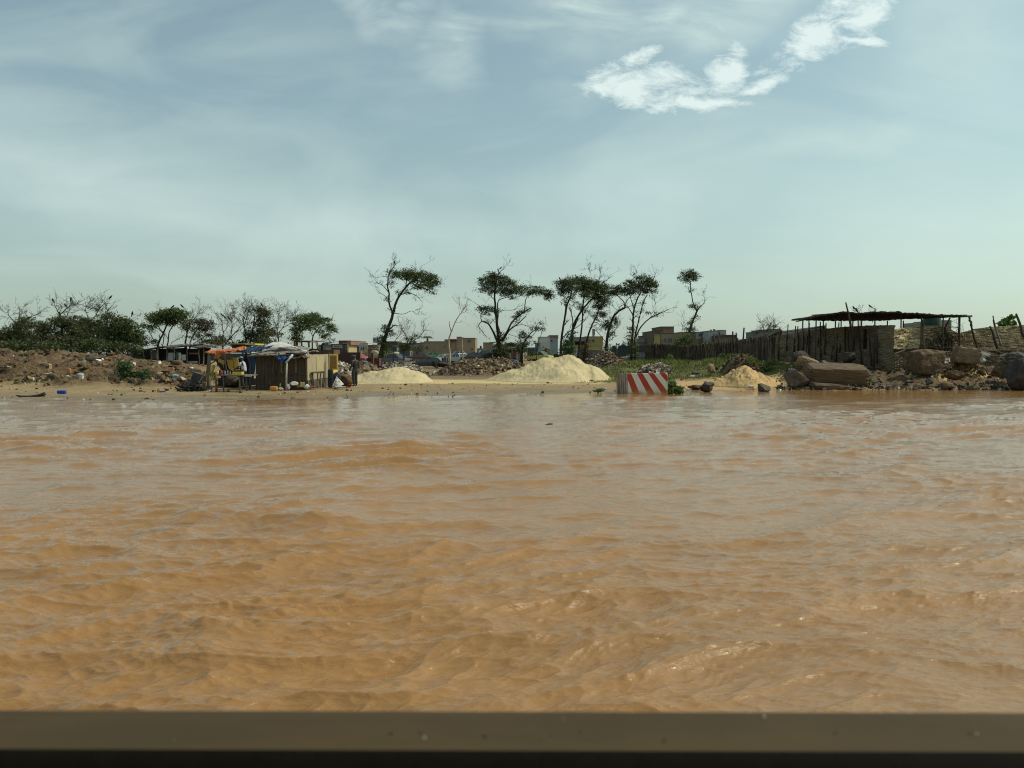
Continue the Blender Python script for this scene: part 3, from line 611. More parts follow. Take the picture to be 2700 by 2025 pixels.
# dark grit spill on the orange mound and strewn rubble of the banks
rng = np.random.RandomState(77)
def strew(name, label, n, pxr, Yr, size, seed, pal, keep=None, amin=.02, power=2.5, sink=.25):
    rng = np.random.RandomState(seed); Y = rng.uniform(Yr[0], Yr[1], n); px = rng.uniform(pxr[0], pxr[1], n)
    X = (px - 1350) / F * Y
    if keep is not None: k = keep(X, Y, px, rng); X, Y = X[k], Y[k]
    z = ground_z(X, Y); S = amin + size * rng.random_sample(len(X)) ** power
    k = z > -.02; X, Y, z, S = X[k], Y[k], z[k], S[k]
    P, Fc, cl = chunks(np.stack([X, Y, z + S * sink * .6], 1), S, pal, rng)
    return tag(tinted(name, P, Fc, cl, tint_mat('tinted')), label, kind='stuff')
strew('rubble', 'broken brick, soil lumps and rubbish strewn over the left bank', 11000, (-350, 640), (40.8, 50.5), .26, 5, PAL, lambda X, Y, p, r: r.random_sample(len(X)) < .12 + .88 * sstep(-.05, .45, fbm(X * .4, Y * .4, 3, 31)), power=4)
strew('shore_stones', 'dark stones and scraps along the right waterline', 4200, (2050, 3300), (40.2, 43.4), .18, 6, [(.05, .043, .036, 5), (.12, .095, .065, 4), (.22, .17, .12, 2), (.45, .42, .36, .7), (.60, .5, .2, .1)], lambda X, Y, p, r: r.random_sample(len(X)) < .08 + .92 * sstep(42.0, 40.9, Y))
strew('bank_rubble', 'dark rubble and broken sticks under the woven fence', 1400, (2050, 3300), (43, 49), .20, 7, PAL, power=4)
strew('shore_litter', 'small dark twigs and litter on the sandy shore', 2600, (-300, 2060), (31.5, 47), .10, 8, [(.06, .045, .03, 5), (.25, .2, .14, 3), (.6, .58, .54, .5), (.4, .09, .04, .1), (.3, .22, .14, 3)], lambda X, Y, p, r: r.random_sample(len(X)) < sstep(-.05, .4, fbm(X * .3, Y * .9, 3, 61)) + .08)
# ------------------------------------------------------------------ grass
def blades(name, label, n, fxy, h, wd, cols, seed, parent=None, lean=.5):
    rng = np.random.RandomState(seed); X, Y, S = fxy(n, rng); n = len(X); z = ground_z(X, Y) - .02
    a = rng.uniform(0, 2 * pi, n); hh = h * (.4 + rng.random_sample(n)) * S; w2 = wd * (.6 + rng.random_sample(n))
    lx = rng.normal(0, lean, n) * hh; ly = rng.normal(0, lean, n) * hh
    A = np.stack([X - np.cos(a) * w2, Y - np.sin(a) * w2, z], 1); B_ = np.stack([X + np.cos(a) * w2, Y + np.sin(a) * w2, z], 1); T = np.stack([X + lx, Y + ly, z + hh], 1)
    P = np.stack([A, B_, T], 1).reshape(-1, 3); Fc = np.arange(n * 3).reshape(-1, 3)
    c = np.array(cols)[rng.randint(0, len(cols), n)] * rng.uniform(.6, 1.35, (n, 1))
    o = tinted(name, P, Fc, np.repeat(c, 3, 0), tint_mat('tinted'), parent); return tag(o, label, kind='stuff')
GC = [(.14, .17, .04), (.10, .14, .03), (.20, .20, .055), (.24, .20, .085), (.17, .21, .045)]
def g1(n, r):
    Y = r.uniform(46.5, 92, n); px = r.uniform(1480, 2150, n); X = (px - 1350) / F * Y
    _, _, _, _, g = masks(X, Y); k = (r.random_sample(n) < g * (.35 + .65 * sstep(-.25, .25, fbm(X * .5, Y * .5, 3, 71)))); S = .55 + .9 * sstep(0, .5, fbm(X * .35, Y * .35, 3, 72)); return X[k], Y[k], S[k]
blades('grass', 'short weedy grass on the strip between sand pile and stick fence', 110000, g1, .24, .022, GC, 91)
def g2(n, r):
    Y = r.uniform(40.8, 50, n); px = np.where(r.random_sample(n) < .5, r.normal(430, 90, n), r.uniform(-200, 600, n)); X = (px - 1350) / F * Y
    k = r.random_sample(n) < sstep(.05, .35, fbm(X * .45, Y * .45, 3, 81)) * .8 + .35 * sstep(1.6, .5, Y - 40.8) * sstep(-.1, .3, fbm(X, Y, 2, 83)); return X[k], Y[k], np.ones(k.sum())
blades('weeds', 'sparse green weeds at the foot of the left bank', 14000, g2, .16, .02, GC, 92)
def g3(n, r):
    Y = r.uniform(41.2, 50, n); px = r.uniform(2000, 3200, n); X = (px - 1350) / F * Y
    k = r.random_sample(n) < sstep(.0, .35, fbm(X * .5, Y * .5, 3, 85)) * .8; return X[k], Y[k], np.ones(k.sum())
blades('bank_grass', 'patchy grass between the boulders of the right bank', 16000, g3, .15, .02, [(.10, .12, .035), (.14, .14, .05), (.17, .15, .07)], 93)
# ------------------------------------------------------------------ trees and shrubs
barkd = mat('dark_bark', (.055, .043, .034), .95, (.03, .024, .02), 3, .1, bump=.02, bscale=12, stretch=(1, 1, .3))
barkg = mat('grey_bark', (.13, .105, .085), .95, (.07, .055, .045), 3, .1, bump=.02, bscale=12, stretch=(1, 1, .3))
barkp = mat('pale_dead_wood', (.50, .41, .31), .9, (.34, .27, .20), 3, .1, stretch=(1, 1, .3))
def leaf_mat(name):
    if name in MC: return MC[name]
    m = bpy.data.materials.new(name); m.use_nodes = True; n = m.node_tree; MC[name] = m; B = n.nodes['Principled BSDF']
    a = n.nodes.new('ShaderNodeAttribute'); a.attribute_name = 'tint'; n.links.new(a.outputs['Color'], B.inputs['Base Color'])
    B.inputs['Roughness'].default_value = .6; B.inputs['Specular IOR Level'].default_value = .25
    tr = n.nodes.new('ShaderNodeBsdfTranslucent'); n.links.new(a.outputs['Color'], tr.inputs[0]); ms = n.nodes.new('ShaderNodeMixShader'); ms.inputs[0].default_value = .25
    n.links.new(B.outputs[0], ms.inputs[1]); n.links.new(tr.outputs[0], ms.inputs[2]); n.links.new(ms.outputs[0], n.nodes['Material Output'].inputs[0]); return m
LM = leaf_mat('foliage')
def leaves(C, size, aspect, rng, col, up=.3, var=.35):
    n = len(C); d = rng.normal(size=(n, 3)); d[:, 2] += up; d /= np.linalg.norm(d, axis=1)[:, None]
    e = rng.normal(size=(n, 3)); e = np.cross(d, e); e /= np.linalg.norm(e, axis=1)[:, None] + 1e-9
    s = size * rng.uniform(.5, 1.4, (n, 1)); a = d * s * .5; b = e * s * aspect * .5
    P = np.stack([C - a, C + b, C + a, C - b], 1).reshape(-1, 3)
    c = np.array(col)[None] * rng.uniform(1 - var, 1 + var * 1.3, (n, 1)) * np.array([1, 1, 1])[None]
    warm = rng.random_sample(n) < .10; c[warm] = c[warm] * np.array([1.9, 1.15, .8])
    return P, np.arange(n * 4).reshape(-1, 4), np.repeat(c, 4, 0)
def tufts(clumps, Yof, rng, dens, leaf, aspect, col, tuft_r):
    Ps, Fs, Cs = [], [], []; base = 0
    for (px, py, rx, ry, k) in clumps:
        Yc = Yof(px, py); c = at(px, py, Yc); s = pm(Yc); rx, ry = rx * 1.1, ry * 1.12; RX, RZ, RY = rx * s, ry * s, min(rx, max(ry * 1.6, 14)) * s
        nt = max(3, int(10.5 * dens * k * (RX * RZ) ** .85 * (1 + RY * .35) / (tuft_r ** 1.6)))
        u = rng.normal(size=(nt, 3)); u /= np.linalg.norm(u, axis=1)[:, None]; u *= (rng.random_sample((nt, 1)) ** .42)
        tc = np.array(c) + u * np.array([RX, RY, RZ])
        m = 30; L_ = rng.normal(size=(nt, m, 3)) * np.array([tuft_r, tuft_r, tuft_r * .55]) * .55 * rng.uniform(.6, 1.4, (nt, 1, 1))
        tv = rng.uniform(.7, 1.35, nt)
        C = (tc[:, None] + L_).reshape(-1, 3)
        P, Fc, cl = leaves(C, leaf, aspect, rng, col)
        cl = cl * np.repeat(tv, m * 4)[:, None]
        Ps.append(P); Fs.append(Fc + base); Cs.append(cl); base += len(P)
    return np.concatenate(Ps), np.concatenate(Fs), np.concatenate(Cs)
def tree(name, label, Y, limbs, clumps, seed=1, twig=1., bark=None, col=(.060, .082, .026), leaf=.19, tuft_r=.36, dens=.9, group=None, cat='tree', depth=1.2, base=None, twl=1., aspect=.32):
    rng = np.random.RandomState(seed); R = random.Random(seed); s = pm(Y)
    b0 = at(limbs[0][0][0][0], limbs[0][0][0][1], Y)
    gz = gz1(b0.x, Y); t = thing(name, (b0.x, Y, gz), label, cat, group)
    wood = MB(); nodes = []   # (px,py,depth)
    def dep_at(px, py):
        if not nodes: return 0.
        k = min(nodes, key=lambda q: (q[0] - px) ** 2 + (q[1] - py) ** 2); return k[2]
    def curve(pts):
        out = []
        for i in range(len(pts) - 1):
            p0 = pts[max(i - 1, 0)]; p1 = pts[i]; p2 = pts[i + 1]; p3 = pts[min(i + 2, len(pts) - 1)]
            for k in range(4):
                u = k / 4.
                out.append(tuple(.5 * (2 * p1[j] + (p2[j] - p0[j]) * u + (2 * p0[j] - 5 * p1[j] + 4 * p2[j] - p3[j]) * u * u + (3 * p1[j] - p0[j] - 3 * p2[j] + p3[j]) * u ** 3) for j in (0, 1)))
        return out + [tuple(pts[-1])]
    def grow(p, d, ln, r, lev):
        "random twig in 3-D"
        pts = [p.copy()]; n = 4; dd = d.normalized()
        for i in range(n):
            dd = (dd + Vector((R.gauss(0, .22), R.gauss(0, .22), R.gauss(.06, .2)))).normalized(); pts.append(pts[-1] + dd * ln / n)
        wood.tube(pts, [max(r * (1 - .75 * i / n), .007) for i in range(n + 1)], 4 if lev else 5, cap=False)
        if lev > 0:
            for k in range(R.choice((2, 3, 3))):
                i = R.randint(1, n); q = (pts[i] - pts[i - 1]).normalized()
                grow(pts[i], (q + Vector((R.gauss(0, .7), R.gauss(0, .6), R.gauss(.15, .55)))), ln * R.uniform(.4, .7), r * .6, lev - 1)
    for li, lm in enumerate(limbs):
        pts, r0, r1 = lm[0], lm[1], lm[2]; ntw = lm[3] if len(lm) > 3 else 3; dd = lm[4] if len(lm) > 4 else R.uniform(-depth, depth)
        cp = curve(pts); d0 = dep_at(*cp[0]); d1 = d0 + (0 if li == 0 and len(lm) < 5 else dd); n = len(cp); W = []
        for i, (x, y) in enumerate(cp):
            u = i / (n - 1); dep = d0 + (d1 - d0) * u; W.append(at(x + R.gauss(0, .35), y, Y + dep))
            nodes.append((x, y, dep))
        if li == 0 or (pts[0][1] > 898 and min((abs(q[0] - pts[0][0]) + abs(q[1] - pts[0][1])) for q in nodes[:-n]) > 7): W[0].z = min(W[0].z, gz - .1)
        rad = [max((r0 + (r1 - r0) * (i / (n - 1)) ** .85) * s * .5, .012) for i in range(n)]
        if li == 0: rad[0] *= 1.5; rad[1] *= 1.15
        wood.tube(W, rad, 7 if r0 > 5 else 5)
        for k in range(int(ntw * twig)):
            i = R.randint(int(n * .35), n - 1); q = (W[i] - W[max(i - 1, 0)]).normalized()
            grow(W[i], q * .9 + Vector((R.gauss(0, .7), R.gauss(0, .6), R.gauss(.2, .5))), R.uniform(14, 34) * s * twl, max(rad[i] * .5, .016), 2)
    wood.build('trunk', bark or barkd, t, smooth=True)
    if clumps:
        P, Fc, cl = tufts(clumps, lambda x, y: Y + dep_at(x, y) + R.uniform(-.4, .4), rng, dens, leaf, aspect, col, tuft_r)
        tinted('crown', P, Fc, cl, LM, t)
    return t
GM = 'tall windblown trees behind the sand piles'
tree('windblown_tree', 'tall leaning tree with one flat crown swept to the right', 78,
 [([(1000, 960), (1006, 925), (1015, 890), (1026, 858), (1034, 835), (1036, 826)], 13, 6.5, 4),
  ([(1036, 826), (1026, 800), (1026, 775), (1022, 755), (1024, 730), (1032, 712), (1040, 702)], 5.5, 2, 6), ([(1024, 770), (1012, 755), (1000, 748), (990, 744)], 2.5, 1, 6), ([(1026, 790), (1012, 778), (1000, 772)], 2, 1, 3),
  ([(1036, 826), (1044, 798), (1055, 778), (1068, 760), (1082, 745), (1100, 738)], 7, 4, 4), ([(1055, 778), (1075, 772), (1098, 780), (1112, 795)], 3, 1, 5), ([(1068, 760), (1072, 742), (1064, 725), (1050, 718)], 3, 1.5, 2),
  ([(1082, 745), (1110, 738), (1135, 742), (1155, 748)], 3, 1, 3), ([(1040, 826), (1065, 828), (1085, 820), (1098, 830)], 2, .8, 4), ([(1032, 858), (1050, 858), (1062, 858)], 1.6, .8, 3), ([(1026, 700), (1036, 696), (1042, 694)], 1.5, .8, 2), ([(1100, 738), (1108, 715), (1110, 702)], 1.6, .8, 3)],
 [(1045, 722, 22, 13, 1), (1075, 724, 26, 14, 1.2), (1105, 730, 30, 15, 1.3), (1135, 738, 24, 15, 1.2), (1152, 748, 12, 7, .8), (1118, 755, 28, 14, .8), (1140, 765, 10, 12, .5), (1030, 748, 7, 16, .5), (1022, 785, 6, 10, .4), (1030, 818, 9, 6, .5), (1070, 765, 14, 10, .4), (1048, 775, 6, 10, .4),
  (1018, 868, 16, 10, .8), (1030, 878, 10, 9, .6), (1010, 895, 10, 14, .9), (1016, 920, 10, 20, 1.), (1006, 940, 7, 12, .6)], 3, .9, group=GM)
tree('windblown_tree', 'broad tree with several fanned trunks and a split layered crown', 84,
 [([(1322, 950), (1318, 925), (1316, 905), (1312, 870), (1308, 835), (1305, 800), (1304, 770), (1308, 740)], 12, 3, 3),
  ([(1316, 915), (1305, 885), (1295, 865), (1285, 852), (1270, 847)], 7, 3, 5), ([(1270, 847), (1262, 860), (1275, 878), (1284, 892)], 2.4, 1, 6), ([(1270, 847), (1268, 830), (1275, 815), (1262, 805), (1252, 798)], 2.6, 1, 6),
  ([(1318, 905), (1311, 860), (1313, 830), (1312, 800), (1318, 790), (1336, 784)], 5, 2, 3), ([(1312, 825), (1330, 818), (1350, 818), (1362, 815)], 2, .8, 3), ([(1322, 895), (1316, 868), (1310, 845), (1302, 820)], 3, 1.5, 2),
  ([(1322, 900), (1335, 878), (1350, 850), (1366, 835), (1385, 820), (1398, 813)], 6, 2.4, 3), ([(1325, 900), (1342, 872), (1360, 858), (1375, 845), (1387, 833)], 5, 2.2, 3), ([(1383, 822), (1384, 800), (1388, 785), (1393, 772)], 3, 1.6, 3),
  ([(1393, 772), (1402, 765), (1410, 760)], 2, 1, 2), ([(1352, 862), (1375, 856), (1395, 862), (1405, 865)], 2, 1, 3), ([(1308, 745), (1315, 722), (1325, 712), (1332, 708)], 2, 1, 4), ([(1338, 880), (1352, 885), (1368, 890)], 1.6, .8, 2)],
 [(1300, 728, 24, 10, 1.1), (1288, 742, 26, 13, 1.1), (1318, 742, 28, 14, 1.2), (1272, 762, 16, 10, .6), (1300, 765, 30, 12, .8), (1340, 752, 26, 14, .9), (1350, 772, 34, 12, 1.), (1374, 762, 22, 10, .8), (1412, 765, 24, 9, 1.), (1432, 772, 22, 9, 1.1), (1448, 784, 12, 10, .9), (1395, 772, 14, 8, .7), (1352, 785, 14, 6, .5),
  (1285, 815, 26, 8, 1.), (1308, 817, 12, 7, .7), (1280, 828, 14, 5, .5), (1362, 832, 12, 9, .7), (1375, 822, 14, 7, .6), (1390, 812, 8, 6, .5), (1322, 890, 12, 18, .7), (1318, 920, 14, 22, 1.2), (1330, 930, 12, 16, .9)], 7, .9, group=GM)
tree('slender_tree', 'small half bare tree with sparse leaf pads beside the broad tree', 88,
 [([(1376, 950), (1378, 920), (1384, 900), (1392, 888), (1400, 878), (1412, 870)], 6, 2, 4), ([(1392, 888), (1404, 885), (1418, 868), (1430, 870), (1438, 860)], 2, .8, 5), ([(1378, 915), (1372, 895), (1370, 880)], 2.5, 1, 4), ([(1414, 925), (1420, 900), (1428, 880), (1432, 868)], 2, .8, 3), ([(1412, 870), (1416, 856), (1424, 850)], 1.6, .8, 3)],
 [(1418, 867, 14, 5, .9), (1424, 852, 12, 3, .5), (1378, 885, 9, 14, .9), (1374, 915, 18, 16, 1.3), (1396, 888, 9, 6, .6), (1388, 905, 10, 8, .5), (1400, 930, 18, 10, .7), (1412, 905, 6, 5, .4)], 11, .8, group=GM)
tree('windblown_tree', 'dark tree trunk on the left of the dense clump behind the tall sand pile', 82,
 [([(1478, 950), (1480, 900), (1485, 860), (1490, 835), (1495, 805), (1502, 788)], 7, 4, 3), ([(1490, 830), (1492, 800), (1488, 785), (1478, 775)], 2.5, 1, 4), ([(1498, 800), (1505, 775), (1510, 760)], 3, 1.5, 3), ([(1480, 895), (1492, 882), (1505, 872), (1525, 860), (1545, 842)], 3.5, 1.5, 2)],
 [(1482, 752, 20, 13, 1.1), (1500, 745, 22, 14, 1.2), (1478, 770, 14, 10, .7), (1506, 765, 20, 12, .8), (1500, 785, 14, 10, .5), (1490, 800, 8, 10, .3)], 13, 1.0, group=GM)
tree('windblown_tree', 'leaning twin trunk tree in the middle of the dense dark clump', 85,
 [([(1508, 950), (1508, 900), (1510, 870), (1518, 845), (1530, 825), (1545, 805), (1560, 790), (1575, 782)], 9, 3, 4), ([(1510, 865), (1510, 840), (1504, 818), (1500, 810)], 4, 1.6, 3), ([(1530, 825), (1538, 800), (1540, 780), (1541, 765)], 3.5, 2, 3), ([(1545, 805), (1562, 785), (1570, 770)], 2.6, 1.2, 4), ([(1512, 868), (1520, 850), (1528, 838)], 4, 2, 2), ([(1541, 768), (1552, 750), (1556, 725), (1554, 708)], 2, .8, 8), ([(1560, 765), (1578, 745), (1582, 725)], 2, .8, 8), ([(1575, 760), (1592, 745), (1600, 738)], 1.8, .8, 5)],
 [(1530, 745, 26, 16, 1.3), (1555, 755, 28, 18, 1.3), (1580, 760, 24, 18, 1.1), (1540, 770, 24, 12, .8), (1570, 785, 26, 14, .8), (1595, 782, 18, 12, .7), (1525, 810, 10, 12, .5), (1512, 800, 10, 12, .3), (1600, 765, 16, 12, .7)], 17, 1.1, group=GM)
tree('windblown_tree', 'thin straight tree right of the twin trunk tree', 80,
 [([(1521, 955), (1528, 910), (1533, 870), (1536, 835), (1538, 800), (1541, 770)], 5.5, 3, 3), ([(1536, 835), (1546, 815), (1556, 800)], 2.5, 1.2, 3)],
 [(1545, 820, 12, 8, .4), (1548, 775, 16, 10, .7)], 18, .8, group=GM)
tree('windblown_tree', 'thin right leaning tree with drooping brown foliage', 88,
 [([(1538, 955), (1545, 910), (1552, 880), (1562, 855), (1572, 835), (1580, 815), (1590, 800)], 6, 2.4, 3), ([(1566, 848), (1582, 856), (1600, 870)], 2, .8, 3), ([(1578, 820), (1590, 825), (1600, 818)], 2, .8, 3)],
 [(1580, 808, 22, 10, .9), (1592, 796, 18, 10, .8), (1578, 828, 18, 8, .6), (1590, 830, 10, 7, .5), (1574, 842, 8, 5, .4), (1540, 920, 12, 22, .8), (1545, 940, 10, 12, .7)], 19, 1., col=(.06, .052, .026), group=GM)
tree('windblown_tree', 'crooked tree reaching right to join the flat shared crown', 82,
 [([(1598, 955), (1599, 915), (1602, 885), (1608, 860), (1618, 835), (1632, 820), (1648, 812)], 9, 4.5, 5), ([(1648, 812), (1644, 795), (1634, 785), (1625, 775)], 3.5, 1.4, 4), ([(1648, 812), (1652, 795), (1662, 782), (1670, 775)], 3, 1.2, 4), ([(1606, 870), (1592, 850), (1580, 848), (1566, 842)], 2, .8, 5), ([(1600, 905), (1586, 888), (1578, 878), (1570, 870)], 2, .8, 6), ([(1604, 900), (1618, 890), (1622, 870), (1632, 862)], 1.8, .8, 6), ([(1632, 820), (1620, 812), (1614, 800)], 1.6, .8, 3)],
 [(1612, 772, 16, 9, .9), (1630, 765, 24, 11, 1.1), (1655, 768, 20, 9, .9), (1605, 855, 15, 10, .8), (1615, 845, 12, 10, .7), (1598, 862, 14, 8, .5), (1608, 880, 10, 12, .7), (1600, 925, 12, 20, .7), (1590, 835, 8, 6, .4)], 23, 1.1, group=GM)
tree('windblown_tree', 'tall double stem tree with a dark crown right of the crooked tree', 80,
 [([(1665, 955), (1666, 915), (1668, 880), (1669, 845), (1672, 815), (1680, 790), (1690, 770)], 8, 3, 4), ([(1675, 950), (1674, 900), (1676, 880), (1683, 850), (1690, 820), (1697, 795), (1706, 778)], 6, 2.4, 4), ([(1676, 890), (1690, 862), (1710, 842), (1730, 830), (1750, 822), (1764, 815)], 4.5, 1.5, 6), ([(1668, 830), (1658, 812), (1655, 808)], 3, 1.5, 3), ([(1672, 815), (1664, 790), (1660, 775)], 3, 1.4, 3), ([(1668, 845), (1678, 832), (1690, 825)], 2, 1, 3),
  ([(1728, 831), (1722, 815), (1728, 800), (1726, 785)], 1.6, .7, 6), ([(1690, 765), (1682, 740), (1668, 728), (1660, 722)], 2, .8, 6), ([(1678, 895), (1684, 885), (1682, 878)], 2, 1, 2), ([(1706, 770), (1718, 745), (1722, 735)], 1.6, .8, 4)],
 [(1700, 735, 22, 9, 1.1), (1670, 748, 26, 10, 1.2), (1705, 752, 30, 12, 1.3), (1725, 750, 14, 8, .8), (1668, 762, 22, 9, .8), (1712, 768, 20, 8, .9), (1690, 770, 16, 8, .5), (1738, 830, 7, 6, .6), (1708, 826, 7, 4, .4), (1664, 870, 8, 12, .7), (1663, 900, 8, 18, .9), (1668, 930, 12, 18, 1.), (1695, 800, 6, 8, .3)], 29, 1.0, group=GM)
tree('slender_tree', 'lone thin tree with a round top tuft right of the clump', 84,
 [([(1812, 915), (1816, 880), (1826, 850), (1836, 825), (1840, 815)], 7, 4, 4), ([(1838, 822), (1828, 800), (1823, 775), (1821, 755), (1820, 740)], 3.4, 2, 3), ([(1840, 815), (1850, 805), (1858, 799)], 3, 1.4, 3), ([(1857, 799), (1858, 785), (1852, 778)], 1.2, .6, 3), ([(1820, 750), (1808, 745), (1795, 742), (1788, 738)], 1.4, .7, 1), ([(1838, 830), (1848, 845)], 1.4, .8, 1), ([(1818, 870), (1800, 858), (1795, 850)], 1.4, .7, 4)],
 [(1818, 722, 20, 9, 1.2), (1830, 732, 16, 7, 1.1), (1812, 735, 13, 8, .9), (1790, 735, 6, 4, .7), (1824, 715, 8, 4, .6), (1826, 808, 8, 6, .7), (1834, 812, 8, 8, .7), (1823, 765, 4, 10, .4), (1828, 838, 6, 5, .6), (1820, 852, 12, 6, .8), (1816, 868, 14, 7, .9)], 31, .9, group=GM)
# dead and bare trees
tree('dead_tree', 'dead pale forked tree in front of the beige building', 92,
 [([(1186, 938), (1184, 915), (1184, 895), (1190, 875)], 5, 4, 0, 0), ([(1190, 875), (1186, 860), (1184, 846)], 3, 1.6, 0, .1), ([(1190, 875), (1198, 855), (1206, 838), (1216, 826), (1224, 812), (1230, 800)], 3.4, 1.4, 6, .3), ([(1216, 826), (1228, 822), (1238, 815)], 1.6, .8, 5, .3), ([(1218, 822), (1212, 805), (1211, 795)], 1.6, .8, 5, -.2), ([(1200, 852), (1206, 850)], 1, .6, 2, .1)], [], 41, 1, bark=barkp, twl=.8)
tree('dead_tree', 'thin pale bare stem standing right of the dead forked tree', 94, [([(1220, 934), (1219, 912), (1218, 888)], 3, 1.8, 0, 0)], [], 42, 0, bark=barkp)
tree('bare_tree', 'spreading grey bare tree left of the beige building', 86,
 [([(1064, 930), (1070, 918), (1080, 905), (1088, 890)], 4.5, 2.4, 4), ([(1075, 912), (1074, 895), (1066, 878), (1062, 868)], 2.4, 1, 8), ([(1080, 905), (1096, 895), (1108, 885), (1122, 868)], 2.4, 1, 8), ([(1036, 905), (1044, 895), (1056, 882), (1062, 872)], 2.4, 1, 9)],
 [(1082, 893, 14, 5, .9), (1105, 887, 12, 4, .6), (1090, 905, 12, 5, .5), (1068, 918, 14, 12, 1.2), (1060, 908, 10, 8, .6), (1100, 920, 14, 10, .5)], 43, 1.2, bark=barkg, twl=1.1)
